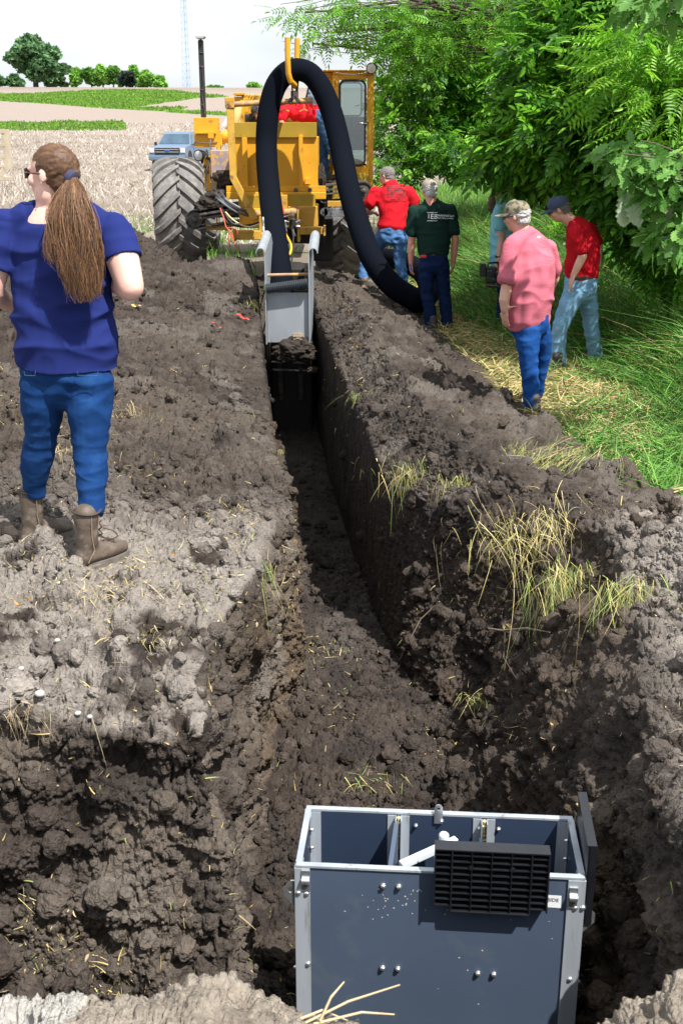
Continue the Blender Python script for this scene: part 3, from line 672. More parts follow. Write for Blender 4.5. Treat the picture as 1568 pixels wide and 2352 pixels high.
m = MB(); m.tube([at(640, 488, 16.22), at(684, 487, 16.22)], .047, 14); m.tube([at(668, 487, 16.22), at(684, 487, 16.22)], .056, 14); m.build('pivot_pin', M_rust, mach, smooth=True)
part('lift_bracket', M_yels, mach, (596, 498, 601, 560, 16.12, .3, .003)); part('lift_bracket', M_yels, mach, (683, 482, 688, 556, 16.12, .3, .003))
# bolts and brackets
m = MB()
for x, y in ((679, 437), (597, 438), (612, 452), (712, 436), (650, 455)): m.lathe(at(x, y, 16.44), (0, -1, 0), [(0, .03), (.02, .03), (.021, .018), (.045, .018)], 10)
m.build('beam_bolts', M_grime, mach)
# main frame, engine and covers behind the hopper
part('main_frame', M_dark, mach, (600, 440, 745, 560, 17.6, 3.2, .02))
part('engine', M_dark, mach, (560, 262, 640, 330, 18.1, 1.2, .02))
part('engine_hood', M_yel, mach, (556, 217, 640, 262, 19.0, 1.2, .015), (537, 222, 556, 232, 18.9, .5, .006), (537, 240, 548, 258, 18.9, .4, .006), (536, 213, 560, 218, 18.85, .6, .004), (560, 225, 569, 290, 18.3, .25, .005))
part('exhaust_post', M_yel, mach, (553, 230, 560, 300, 18.0, .15, .005))
m = MB(); m.tube([at(537, 290, 17.9), at(546, 258, 17.9), at(551, 240, 17.9)], [.05, .065, .04], 12); m.build('filter_can', mat('cream_can', (.66, .5, .2), rough=.4), mach, smooth=True)
# the bent frame and pipe that hold up the hose hanger
m = MB(); a, b, c = at(528, 236, 16.0), at(536, 409, 15.95), at(586, 504, 15.95)
m.bar(a, b+(a-b).normalized()*-.02, .09, .09, .008, up=(0, 1, 0)); m.bar(b, c, .09, .088, .008, up=(0, 1, 0)); m.box(a, (.12, .12, .14), None, .01)
m.build('hanger_frame', M_yels, mach)
m = MB(); m.tube([at(533, 240, 16.0), at(600, 236, 16.0), at(718, 231, 16.0)], .036, 14); m.tube([at(664, 233, 16.0), at(674, 232.6, 16.0)], .043, 14); m.tube([at(700, 231.8, 16.0), at(706, 231.6, 16.0)], .044, 14); m.build('cross_pipe', M_rust, mach, smooth=True)
m = MB(); m.tube([at(660, 86, 15.72), at(660.5, 130, 15.72), at(662, 168, 15.72), at(667, 186, 15.75), at(677, 196, 15.9)], .036, 12); m.build('hook_arm', M_yel, mach, smooth=True)
m = MB(); m.tube([at(682.5, 88, 16.3), at(682, 130, 16.3), at(682, 170, 16.28), at(680, 190, 16.2), at(677, 198, 16.05)], .036, 12); m.build('hook_arm', M_yel, mach, smooth=True)
m = MB(); m.bar(at(669, 180, 15.9), at(673, 226, 15.95), .02, .05); m.bar(at(684, 180, 16.1), at(680, 226, 16.02), .02, .05); m.box(at(676.5, 216, 16.0), (.10, .07, .08), None, .01); m.bar(at(674, 222, 15.98), at(664, 236, 15.95), .03, .04); m.bar(at(679, 222, 15.98), at(688, 236, 15.95), .03, .04)
m.build('hose_clamp', M_grime, mach)
for x in (653, 698):
    m = MB(); p = at(x, 240, 15.97); m.tube([p, p+Vector((0, 0, -.06))], .008, 6); m.tube([p+Vector((-.06, 0, -.09)), p+Vector((0, 0, -.06)), p+Vector((.06, 0, -.085))], .008, 6); m.build('wing_clamp', M_rust, mach)
# cab
cab = part('cab', M_yel, mach, (764, 163, 858.5, 172, 18.2, 1.3, .01), (764, 172, 779, 470, 18.2, .08, .01), (841, 172, 858.5, 470, 18.2, .08, .008), (779.3, 172, 840.7, 184, 18.205, .07, .004), (779.3, 380, 840.7, 470, 18.205, .07, .004),
           (740, 166, 763.6, 178, 18.45, 1.0, .01), (757, 178, 763.6, 470, 18.45, .1, .004), (733, 178, 739, 420, 18.6, .06, .004), (852, 172.5, 858, 470, 18.3, 1.2, .004), (764.5, 172.5, 769, 470, 19.3, .1, .004), (720, 390, 763, 470, 18.5, .9, .01))
part('roof', M_yel, cab, (742, 160.5, 860, 163.5, 18.15, 1.4, .006))
part('lower_panel', M_yel, cab, (771, 384, 846, 404, 18.17, .03, .004))
part('side_cover', M_yeld, cab, (762, 400, 846, 462, 18.14, .03, .006))
# door window: rounded rubber seal and glass
def rrect(x0, y0, x1, y1, r, Y, n=5):
    a, b = at(x0, y1, Y), at(x1, y0, Y); P_ = []
    for cx, cz, t0 in ((b.x-r, b.z-r, 0), (a.x+r, b.z-r, 90), (a.x+r, a.z+r, 180), (b.x-r, a.z+r, 270)):
        for k in range(n+1):
            t = math.radians(t0+90*k/n); P_.append(Vector((cx+r*math.cos(t), Y, cz+r*math.sin(t))))
    return P_
def ring_tube(name, P_, r, mt, parent):
    m = MB(); m.tube(P_+[P_[0], P_[1]], r, 8, cap=False); return m.build(name, mt, parent, smooth=True)
dw = rrect(780, 185, 839, 379, .08, 18.185)
door = MB(); door.prism(rrect(781, 186, 838, 378, .075, 18.20), (0, .006, 0)); door_o = door.build('door_glass', M_glass, cab)
ring_tube('window_seal', dw, .017, M_hose, cab)
ring_tube('rear_window_seal', rrect(781, 190, 830, 266, .06, 19.25), .012, M_hose, cab)
m = MB(); m.prism([at(701, 240, 18.9), at(712, 192, 18.9), at(731, 190, 18.9), at(731, 240, 18.9)], (0, .01, 0)); m.build('front_glass', mat('blue_window', (.35, .47, .62), rough=.1, var=.08, spec=.8), cab)
m = MB(); m.bar(at(700, 240, 18.88), at(711, 190, 18.88), .03, .03); m.bar(at(711, 190, 18.88), at(740, 186, 18.88), .03, .03); m.build('window_frame', M_hose, cab)
m = MB(); m.tube([at(842, 284, 18.17), at(836, 284, 18.13), at(826, 283, 18.13)], [.018, .014, .012], 10); m.lathe(at(840, 284, 18.2), (0, -1, 0), [(0, .04), (.012, .035)], 14); m.build('door_handle', M_shiny, cab, smooth=True)
part('door_hinge', M_yel, cab, (764.5, 187, 768, 199, 18.17, .03, .003)); part('door_hinge', M_yel, cab, (764.5, 372, 768, 384, 18.17, .03, .003))
# control panel inside the cab with gauges and levers
cp = part('control_panel', mat('panel_grey', (.17, .22, .21), rough=.6), cab, (790, 268, 838, 345, 18.75, .15, .01))
m = MB()
for x, y in ((800, 275), (814, 275), (800, 286), (814, 286), (800, 299), (814, 299)): m.lathe(at(x, y, 18.74), (0, -1, 0), [(0, .032), (.02, .032), (.021, .027), (.015, .026)], 14)
m.build('gauges', mat('gauge_face', (.35, .40, .40), rough=.3), cp, smooth=True)
for x in (805, 815, 826, 832):
    m = MB(); m.tube([at(x, 345, 18.6), at(x-1, 302, 18.62)], .014, 8); m.lathe(at(x-1, 302, 18.62), (0, 0, 1), [(-.03, .01), (0, .026), (.04, .02), (.05, .004)], 10); m.build('lever', M_dark, cp, smooth=True)
m = MB(); px_box(m, 805, 320, 826, 345, 18.5, .3, .02); m.build('seat', mat('blue_seat', (.03, .16, .36), rough=.8), cab)
# work lamps
def work_lamp(x, y, Y, r, nm, parent, d=(-.25, -1, -.1)):
    p = at(x, y, Y); m = MB(); m.lathe(p, d, [(-.10, .02), (-.09, r*.6), (-.04, r*.95), (.0, r), (.015, r), (.016, r*.9)], 22); o = m.build(nm, M_dark, parent, smooth=True)
    m = MB(); m.lathe(p, d, [(.004, r*.9), (.018, r*.8), (.026, r*.4), (.028, .002)], 22); m.build('lens', M_lamp, o, smooth=True); return o
work_lamp(853, 157, 18.1, .082, 'work_lamp', cab); work_lamp(457, 357, 17.2, .082, 'work_lamp', mach, (-.5, -1, -.1))
m = MB(); m.tube([at(770, 166, 18.15), at(790, 170, 18.12), at(815, 171, 18.12), at(835, 168, 18.12), at(846, 163, 18.1)], .006, 6); m.build('lamp_cable', mat('white_cable', (.5, .5, .48)), cab, smooth=True)
# left control box with the laser mast
part('mast_box', M_yel, mach, (447, 270, 498, 327, 17.4, .35, .006), (448, 328, 500, 338, 17.42, .3, .006)); part('mast_box_ledge', M_yel, mach, (449, 303, 496, 307, 17.34, .055, .003))
m = MB(); m.bar(at(468, 270, 17.6), at(461, 92, 17.6), .075, .075, .012, up=(0, 1, 0)); o = m.build('mast', M_hose, mach)
m = MB(); m.bar(at(461, 92, 17.6), at(461, 85, 17.6), .03, .03); m.prism([at(446, 84, 17.5), at(470, 83, 17.5), at(466, 88, 17.5), at(451, 88, 17.5)], (0, .2, 0)); m.build('receiver', mat('grey_cap', (.34, .33, .33)), o)
m = MB(); m.tube([at(464, 150, 17.55), at(468, 190, 17.54), at(464, 215, 17.55), at(471, 262, 17.55)], .005, 5)
for y in (120, 152, 205, 240): m.tube([at(459, y, 17.555), at(469, y+2, 17.555)], .006, 5)
m.build('cable', M_grime, o)
m = MB(); m.tube([at(484, 310, 17.3), at(485, 362, 17.3)], .016, 8); m.build('cylinder_rod', M_shiny, mach, smooth=True)
m = MB(); m.tube([at(485, 360, 17.3), at(487, 420, 17.3)], .032, 10); m.build('lift_cylinder', M_yel, mach, smooth=True)
part('valve_knuckle', M_yel, mach, (478, 302, 490, 318, 17.28, .06, .004))
part('side_bracket', M_yel, mach, (499, 300, 504, 372, 17.45, .2, .004), (504, 306, 510, 335, 17.5, .12, .006), (488, 372, 530, 378, 17.2, .1, .006))
m = MB(); m.tube([at(511, 315, 17.6), at(530, 314, 17.6)], .085, 16); m.tube([at(513, 315, 17.6), at(517, 315, 17.6)], .10, 16); m.build('air_filter', M_yel, mach, smooth=True)
m = MB(); m.tube([at(514, 292, 17.7), at(524, 280, 17.7), at(530, 262, 17.7)], [.05, .06, .045], 12); m.build('white_filter', M_pvc, mach, smooth=True)
part('deck', mat('worn_purple_deck', (.30, .24, .26), rough=.7, var=.2, scale=7, col2=(.55, .31, .05), fac2=(.5, .58)), mach, (486, 345, 534, 431, 17.0, .8, .01))
part('deck_edge', M_dark, mach, (492, 430, 533, 446, 16.95, .5, .004))
part('side_tank', M_yel, mach, (470, 360, 486, 440, 17.8, .8, .02))
for t_, y in (('AL', 364), ('RAU', 383), ('ON', 395)):
    Mx = Matrix.Translation(at(478, y, 17.78)) @ Matrix.Rotation(math.pi/2, 4, 'X'); text_mesh('tank_lettering', t_, .075, Mx, M_ink, mach, ext=.002, bold=.002)
lump('deck_soil', at(513, 415, 16.95)+Vector((0, .2, .02)), (.18, .25, .16), mach, 31); lump('deck_soil', at(522, 397, 17.0)+Vector((0, .2, 0)), (.08, .14, .12), mach, 32)
lump('deck_soil', at(735, 415, 16.8)+Vector((0, .3, 0)), (.07, .3, .2), mach, 33)
# conveyors
def conveyor(name, pts, r, Y, parent, wd=.5, mt=M_rubd):
    a, b = at(*pts[0], Y), at(*pts[1], Y); d = (b-a).normalized(); n = Vector((0, 0, 1)); n = (n-d*n.dot(d)).normalized(); prof = []
    for k in range(13):
        t = math.pi*k/12; prof.append(a - d*r*math.sin(t) + n*r*math.cos(t))
    for k in range(13):
        t = math.pi*k/12; prof.append(b + d*r*math.sin(t) - n*r*math.cos(t))
    m = MB(); inner = [p+((a+b)/2-p)*0 for p in prof]
    outer = prof; inr = []
    for k in range(13):
        t = math.pi*k/12; inr.append(a - d*(r-.018)*math.sin(t) + n*(r-.018)*math.cos(t))
    for k in range(13):
        t = math.pi*k/12; inr.append(b + d*(r-.018)*math.sin(t) - n*(r-.018)*math.cos(t))
    N_ = len(outer); W_ = Vector((0, wd, 0)); bm = m.bm
    vo = [bm.verts.new(p) for p in outer]; vi = [bm.verts.new(p) for p in inr]; vo2 = [bm.verts.new(p+W_) for p in outer]; vi2 = [bm.verts.new(p+W_) for p in inr]
    for i in range(N_):
        j = (i+1) % N_; bm.faces.new((vo[i], vo[j], vi[j], vi[i])); bm.faces.new((vo[i], vo2[i], vo2[j], vo[j])); bm.faces.new((vi[i], vi[j], vi2[j], vi2[i])); bm.faces.new((vo2[i], vi2[i], vi2[j], vo2[j]))
    o = m.build(name, mt, parent, smooth=True)
    m = MB(); m.lathe(a+Vector((0, .01, 0)), (0, 1, 0), [(0, r*.35), (.004, r*.35), (.005, r*.55), (.01, r*.62), (.011, r*.82), (wd-.03, r*.82)], 20); m.lathe(a+Vector((0, .008, 0)), (0, -1, 0), [(0, r*.3), (.03, r*.25), (.04, r*.1)], 12); m.build('roller', M_grime, o, smooth=True)
    m = MB(); m.bar(a+d*.1+Vector((0, .03, 0)), b+Vector((0, .03, 0)), .02, r*1.2, .004, up=(0, 1, 0)); m.bar(a+Vector((0, .02, 0))+n*r*.45, b+Vector((0, .02, 0))+n*r*.45, .03, .03, .003, up=(0, 1, 0)); m.build('arm', M_grime, o)
    return o
conveyor('conveyor', ((447, 505), (540, 490)), .135, 16.7, mach, .55); conveyor('conveyor', ((835, 438), (745, 446)), .125, 17.2, mach, .55)
part('conveyor_bracket', M_yels, mach, (474, 516, 530, 529, 16.75, .1, .004), (516, 470, 526, 530, 16.9, .3, .004)); part('conveyor_bracket', M_yels, mach, (752, 462, 800, 475, 17.0, .1, .004)); part('conveyor_bracket', M_yels, mach, (800, 445, 812, 500, 17.3, .2, .004))
for k, (x, y, r) in enumerate(((470, 474, .13), (487, 463, .16), (500, 452, .15), (508, 470, .12), (455, 482, .06))): lump('conveyor_soil', at(x, y, 16.9), (r, r*1.3, r*.75), mach, 40+k)
m = MB(); p0_, p1_ = at(744, 487, 15.9), at(800, 488, 15.9); m.bar(p0_, p1_, .11, .02, .004, up=(0, 1, 0)); m.lathe(p0_+Vector((0, -.01, 0)), (0, 1, 0), [(0, .053), (.02, .053)], 20); m.build('skid_shoe', M_shiny, mach)
# tyres with chevron lugs
def tyre(name, C0, Rr, Wd, yaw, parent):
    c = Vector(C0); prof = []; m = MB()
    for t in np.linspace(-1, 1, 15):
        prof.append((t*Wd/2, Rr*(1-.10*abs(t)**3.5)-.055))
    prof = [(-Wd/2+.03, Rr*.45), (-Wd/2-.01, Rr*.62), (-Wd/2-.015, Rr*.78)] + prof + [(Wd/2+.015, Rr*.78), (Wd/2+.01, Rr*.62), (Wd/2-.03, Rr*.45)]
    Ry = Matrix.Rotation(yaw, 3, 'Z'); ax = Ry @ Vector((1, 0, 0)); n = 72; rings = []
    def P_(h, r, t): return c + ax*h + (Ry @ Vector((0, math.cos(t), math.sin(t))))*r
    for h, r in prof: rings.append([m.bm.verts.new(P_(h, r, 2*math.pi*k/n)) for k in range(n)])
    for i in range(len(rings)-1):
        for k in range(n): m.bm.faces.new((rings[i][k], rings[i][(k+1) % n], rings[i+1][(k+1) % n], rings[i+1][k]))
    N_ = 21
    for s in (-1, 1):
        for k in range(N_):
            t0 = 2*math.pi*(k+(.5 if s > 0 else 0))/N_; prev = None
            for q in range(8):
                f = q/7; h = s*(Wd*.53*f - .02*(1-f)); t = t0 + .42*f; wv = .052+.012*f; hh = Rr*(1-.10*min(1, abs(2*h/Wd))**3.5)
                if q == 7: hh -= .04
                ring = [m.bm.verts.new(P_(h, rr, t+dt)) for rr, dt in ((hh-.08, -wv*1.25), (hh, -wv*.8), (hh, wv*.8), (hh-.08, wv*1.25))]
                if prev: 
                    for e in range(4): m.bm.faces.new((prev[e], prev[(e+1) % 4], ring[(e+1) % 4], ring[e]))
                else: m.bm.faces.new(ring[::-1])
                prev = ring
            m.bm.faces.new(prev)
    o = m.build(name, M_rub, parent, smooth=35)
    m = MB(); m.lathe(c-ax*(Wd/2-.05), ax, [(0, .05), (.01, .12), (.02, .2), (.03, Rr*.42), (0, Rr*.47), (Wd-.1, Rr*.47), (Wd-.13, Rr*.42), (Wd-.12, .2), (Wd-.1, .08)], 28); m.build('rim', M_yels, o, smooth=True)
    return o
tc_ = at(412, 475, 20.0); tyre('tyre', (tc_.x, 20.0, .93), .955, .80, math.radians(8), mach)
tyre('tyre', (at(785, 475, 19.0).x, 19.0, .93), .955, .80, 0, mach)
part('under_shade_mass', M_dark, mach, (715, 498, 765, 600, 18.0, 2.4, .03), (765, 500, 840, 545, 18.6, .6, .03))  # dark boxes added to stand in for the black shade under the machine
tyre('tyre', (tc_.x+.05, 23.6, .6), .62, .42, 0, mach); tyre('tyre', (at(792, 475, 20.0).x, 23.6, .6), .62, .42, 0, mach)
part('front_frame', M_yels, mach, (560, 330, 760, 420, 21.5, 2.6, .03))
part('axle', M_dark, mach, (455, 470, 770, 500, 19.9, .25, .02))
# digging boot in the trench
boot = MB(); xl, xr = at(612, 700, 12.6).x, at(709, 700, 12.6).x
def side_plate(x, s):
    m = MB(); th = .012
    m.prism([(x, 12.58, .05), (x, 12.58, 1.06), (x, 13.7, 1.15), (x, 14.5, .8), (x, 14.5, .05)], (th*s, 0, 0)); o = m.build('side_plate', M_galv, mach); m = MB(); m.prism([(x, 12.60, .045), (x, 14.5, .045), (x, 14.9, -1.0), (x, 13.3, -1.15), (x, 12.9, -.5)], (th*s, 0, 0)); m.build('lower_side_plate', M_soilp, o); return o
side_plate(xl, -1); side_plate(xr, 1)
def roll_rim(x, s):
    m = MB(); bm = m.bm; rings = []
    for Yk, zk in ((12.56, 1.04), (12.9, 1.06), (13.3, 1.09), (13.7, 1.13)):
        ring = []
        for k in range(9):
            t = math.pi*k/8; ring.append(bm.verts.new((x + s*(.052 - .052*math.cos(t)), Yk, zk + .06*math.sin(t))))
        for k in range(8, -1, -1):
            t = math.pi*k/8; ring.append(bm.verts.new((x + s*(.052 - .044*math.cos(t)), Yk, zk + .052*math.sin(t)-.0)))
        rings.append(ring)
    for i in range(3):
        for k in range(18): bm.faces.new((rings[i][k], rings[i][(k+1) % 18], rings[i+1][(k+1) % 18], rings[i+1][k]))
    bm.faces.new(rings[0]); bm.faces.new(rings[-1][::-1]); return m.build('rolled_rim', M_galv, mach, smooth=True)
roll_rim(xl, -1); roll_rim(xr, 1)
a_, b_ = at(614, 786, 12.66), at(709, 672, 12.66)
m = MB(); m.b2((xl+.004, 12.64, a_.z), (xr-.004, 12.652, b_.z), .003); m.build('rear_plate', M_galv, mach)
M_corr = mat('corrugated_pipe', (.022, .028, .036), rough=.38, var=.1, spec=.6)
def corr(name, pts, r, pitch, mt, parent, amp=.08, n=16, label=None):
    """ribbed tube along a smooth path"""
    P_ = [Vector(p) for p in pts]; dense = []
    for i in range(len(P_)-1):
        p0, p1, p2, p3 = P_[max(i-1, 0)], P_[i], P_[i+1], P_[min(i+2, len(P_)-1)]
        for k in range(24):
            t = k/24; dense.append(.5*((2*p1)+(p2-p0)*t+(2*p0-5*p1+4*p2-p3)*t*t+(3*p1-p0-3*p2+p3)*t**3))
    dense.append(P_[-1]); d = np.array([v[:] for v in dense]); s = np.concatenate([[0], np.cumsum(np.linalg.norm(np.diff(d, axis=0), axis=1))])
    q = np.arange(0, s[-1], pitch/4); c = np.stack([np.interp(q, s, d[:, k]) for k in range(3)], 1)
    prof = np.array([1, 1-amp*.4, 1-amp, 1-amp*.4]); m = MB(); m.tube([Vector(v) for v in c], [r*prof[i % 4] for i in range(len(c))], n); return m.build(name, mt, parent, smooth=60)
corr('corrugated_roller', [(xl+.004, 12.58, at(613, 664, 12.55).z), (xr-.004, 12.58, at(703, 651, 12.55).z)], .055, .021, M_corr, mach, .16)
m = MB(); m.tube([(xl, 12.95, at(617, 632, 12.95).z), (xr, 12.95, at(704, 630, 12.95).z)], .018, 10); m.build('cross_rod', M_rust, mach, smooth=True)
m = MB(); m.b2((xl+.01, 13.3, -1.14), (xr-.01, 13.33, .55), .004); m.b2((xl+.1, 14.2, -.7), (xr-.1, 14.8, .7), .02); m.build('inner_chute', M_dark, mach)['kind'] = 'stuff'
# the digging chain in the dark under the boot
m = MB()
for k in range(8):
    z = a_.z-.13-.055*k*1.6
    m.box((xl+.115, 12.80+.06*k, z), (.05, .06, .07), None, .006); m.box((xr-.115, 12.80+.06*k, z), (.05, .06, .07), None, .006)
m.build('digging_chain', M_grime, mach)['kind'] = 'stuff'
m = MB()
for k in range(3): m.box(((xl+xr)/2, 12.74+.05*k, a_.z-.15-.10*k), (.40, .04, .014), Matrix.Rotation(.03, 3, 'Y'), .002)
m.build('crumber_bars', M_shiny, mach)
for k, (x, y, r) in enumerate(((672, 800, .13), (650, 806, .09), (695, 795, .10), (684, 775, .06), (718, 850, .05), (660, 818, .10), (700, 815, .09))):
    lump('boot_soil', at(x, y, 12.62), (r*1.2, r, r*.85), mach, 60+k, M_soilp if k != 3 else mat('dusty_soil', (.17, .14, .10), rough=.95, bump=.01))
m = MB(); m.tube([at(604, 500, 13.9), at(606, 542, 13.7)], .014, 8); m.build('cylinder_rod', M_shiny, mach, smooth=True)
m = MB(); m.tube([at(605, 538, 13.75), at(610, 568, 13.6), at(614, 606, 13.4)], .036, 12); m.build('lift_cylinder', M_yel, mach, smooth=True)
# valve block and hoses
vb = part('valve_block', M_dark, mach, (664, 504, 680, 526, 15.9, .1, .006))
m = MB()
for (x, y, x2, y2) in ((673, 504, 673, 494), (664, 510, 655, 509), (656, 509, 657, 535), (680, 511, 688, 508), (672, 526, 675, 540), (661, 520, 653, 522), (680, 520, 686, 521)): m.tube([at(x, y, 15.86), at(x2, y2, 15.86)], .016, 8); m.lathe(at(x2, y2, 15.86), (at(x2, y2, 15.86)-at(x, y, 15.86)), [(-.02, .022), (.015, .022)], 6)
m.tube([at(649, 499, 15.84), at(668, 494, 15.84)], .01, 6); m.build('fittings', M_shiny, vb, smooth=True)
def cable(name, px, r, mt, parent=None, n=7):
    P_ = [at(*p) for p in px]; out = []
    for i in range(len(P_)-1):
        p0, p1, p2, p3 = P_[max(i-1, 0)], P_[i], P_[i+1], P_[min(i+2, len(P_)-1)]
        for k in range(8):
            t = k/8; out.append(.5*((2*p1)+(p2-p0)*t+(2*p0-5*p1+4*p2-p3)*t*t+(3*p1-p0-3*p2+p3)*t**3))
    out.append(P_[-1]); m = MB(); m.tube(out, r, n); return m.build(name, mt, parent, smooth=True)
M_ylw = mat('yellow_hose', (.68, .42, .02), rough=.4, var=.05); M_red = mat('red_wire', (.60, .12, .07), rough=.5, var=.05); M_crm = mat('cream_hose', (.55, .45, .22), rough=.5)
for k, px_ in enumerate([[(496, 443, 16.2), (520, 466, 16.0), (548, 480, 15.95), (572, 492, 16.1)], [(508, 439, 16.2), (522, 460, 15.98), (552, 478, 15.93), (574, 488, 16.1)], [(497, 452, 16.2), (515, 468, 16.0), (545, 487, 15.95), (570, 496, 16.1)],
        [(505, 470, 16.1), (518, 492, 15.95), (533, 512, 15.9), (553, 518, 15.9), (575, 516, 15.95), (594, 514, 16.0)], [(504, 474, 16.12), (514, 500, 15.96), (530, 516, 15.92), (560, 520, 15.92), (596, 510, 16.0)],
        [(484, 363, 17.1), (476, 385, 16.95), (473, 420, 16.9), (477, 440, 16.8)], [(459, 346, 17.15), (472, 350, 17.1), (480, 366, 17.1), (484, 372, 17.2)], [(674, 540, 15.85), (672, 575, 15.2), (668, 620, 14.0)], [(657, 535, 15.85), (652, 575, 15.0), (655, 610, 14.0)], [(490, 420, 16.9), (487, 445, 16.8), (496, 470, 16.7)]]):
    cable('hydraulic_hose', px_, .016 if k < 3 else .012, M_hoseg if k in (0, 1, 2) else M_hose, mach)
cable('hydraulic_hose', [(518, 487, 15.95), (533, 503, 15.9), (555, 517, 15.88), (575, 521, 15.9), (594, 515, 15.95)], .011, M_crm, mach)
cable('yellow_hose', [(647, 522, 15.8), (657, 540, 15.3), (668, 562, 14.7), (666, 582, 14.3), (655, 588, 14.2)], .016, M_ylw, mach)
for px_ in ([(506, 478, 16.0), (514, 500, 15.9), (519, 520, 15.85), (527, 530, 15.8), (536, 552, 15.8), (545, 575, 15.8)], [(522, 524, 15.85), (532, 523, 15.8), (544, 528, 15.8), (545, 540, 15.8)], [(523, 526, 15.84), (526, 545, 15.8), (524, 562, 15.8)], [(527, 527, 15.85), (534, 540, 15.82), (537, 556, 15.8)]): cable('wire', px_, .007, M_red, mach, 5)
m = MB(); m.prism([at(641, 462, 15.7), at(646, 462, 15.72), at(655, 492, 15.74), (at(639, 486, 15.7))], (0, .004, 0)); fl = m.build('warning_flag', mat('flag_red', (.85, .09, .04), rough=.6, trans=.2), mach)
cable('pull_rod', [(744, 487, 15.92), (770, 480, 16.4), (798, 470, 17.0)], .02, M_grime, mach)
# ------------------------------------------------------------------ the big black drain hose looped over the hanger
Hp = [at(646, 700, 13.15), at(644, 640, 13.5), at(634, 560, 14.2), at(620, 450, 15.2), at(612, 350, 15.8), at(615, 270, 15.95), at(630, 205, 16.0), at(655, 170, 16.0), at(684, 160, 16.0), at(715, 172, 16.0), at(742, 210, 15.95), at(765, 270, 15.85), at(784, 350, 15.6), at(800, 430, 15.2), at(822, 510, 14.8), at(852, 590, 14.45), at(890, 645, 14.3), at(930, 676, 14.25), at(968, 690, 14.3), at(985, 662, 14.9), at(965, 622, 16.1), at(915, 598, 17.0), at(875, 592, 17.6)]
M_sock = mat('hose_sock', (.0035, .005, .009), rough=.9, var=.25, scale=60, spec=.05, bump=.002, bscale=120)
ho = corr('drain_hose', Hp, .143, .036, M_sock, None, .014, 24); tag(ho, 'thick black drain hose looped over the hanger down into the trench', 'hose')
# ------------------------------------------------------------------ people
M_skin = mat('skin', (.60, .33, .25), rough=.5, var=.06, scale=14, subsurf=.15, bump=.0006, bscale=140, col2=(.62, .27, .20), fac2=(.5, .8))
M_skinp = mat('pale_skin', (.72, .44, .37), rough=.5, var=.06, scale=12, subsurf=.15, bump=.0005, bscale=140, col2=(.70, .33, .28), fac2=(.55, .85))
M_eye = mat('eye_white', (.7, .7, .68), rough=.2, var=.02); M_lens = mat('dark_lens', (.01, .01, .012), rough=.12, var=.02, spec=.8)
def remesh(m, vox, smooth_it=3):
    """voxel remesh of everything collected in m, returned as arrays"""
    me = bpy.data.meshes.new('t'); m.bm.to_mesh(me); m.bm.free(); o = bpy.data.objects.new('t', me); SC.collection.objects.link(o)
    a = o.modifiers.new('r', 'REMESH'); a.mode = 'VOXEL'; a.voxel_size = vox
    b = o.modifiers.new('s', 'SMOOTH'); b.factor = .5; b.iterations = smooth_it
    dg = bpy.context.evaluated_depsgraph_get(); e = bpy.data.meshes.new_from_object(o.evaluated_get(dg)); bpy.data.objects.remove(o)
    V = np.empty(len(e.vertices)*3, np.float32); e.vertices.foreach_get('co', V); V = V.reshape(-1, 3)
    F = np.array([p.vertices[:] for p in e.polygons if len(p.vertices) == 4], int); Nn = np.empty(len(V)*3, np.float32); e.vertices.foreach_get('normal', Nn)
    return V.astype(float), F, Nn.reshape(-1, 3)
def chain(m, pts, rad, ref=(1, 0, 0), n=18, flat=0):
    """elliptical limb: rad = [(a along ref, b across)], rounded ends"""
    P_ = [Vector(p) for p in pts]; R_ = [r if isinstance(r, tuple) else (r, r) for r in rad]
    P2_, R2_ = [], []
    d0 = (P_[0]-P_[1]).normalized(); d1 = (P_[-1]-P_[-2]).normalized()
    for f in (1, .85, .55): P2_.append(P_[0]+d0*min(R_[0])*f*.9); R2_.append(tuple(r*math.sqrt(max(.02, 1-f*f)) for r in R_[0]))
    P2_ += P_; R2_ += R_
    for f in (() if flat else (.55, .85, 1)): P2_.append(P_[-1]+d1*min(R_[-1])*f*.9); R2_.append(tuple(r*math.sqrt(max(.02, 1-f*f)) for r in R_[-1]))
    rings = []; L_ = len(P2_)
    for i in range(L_):
        t = (P2_[min(i+1, L_-1)]-P2_[max(i-1, 0)]).normalized(); x = Vector(ref); x = x-t*x.dot(t)
        if x.length < .05: x = t.orthogonal()
        x.normalize(); y = t.cross(x); a, b = R2_[i]
        rings.append([m.bm.verts.new(P2_[i]+x*a*math.cos(2*math.pi*k/n)+y*b*math.sin(2*math.pi*k/n)) for k in range(n)])
    for i in range(L_-1):
        for k in range(n): m.bm.faces.new((rings[i][k], rings[i][(k+1) % n], rings[i+1][(k+1) % n], rings[i+1][k]))
    m.bm.faces.new(rings[0][::-1]); m.bm.faces.new(rings[-1]); return m
def blob(m, c, r, R_=None, sub=3):
    M = Matrix.Translation(c) @ (R_.to_4x4() if R_ else Matrix()) @ Matrix.Diagonal((r[0], r[1], r[2], 1)); bmesh.ops.create_icosphere(m.bm, subdivisions=sub, radius=1, matrix=M); return m
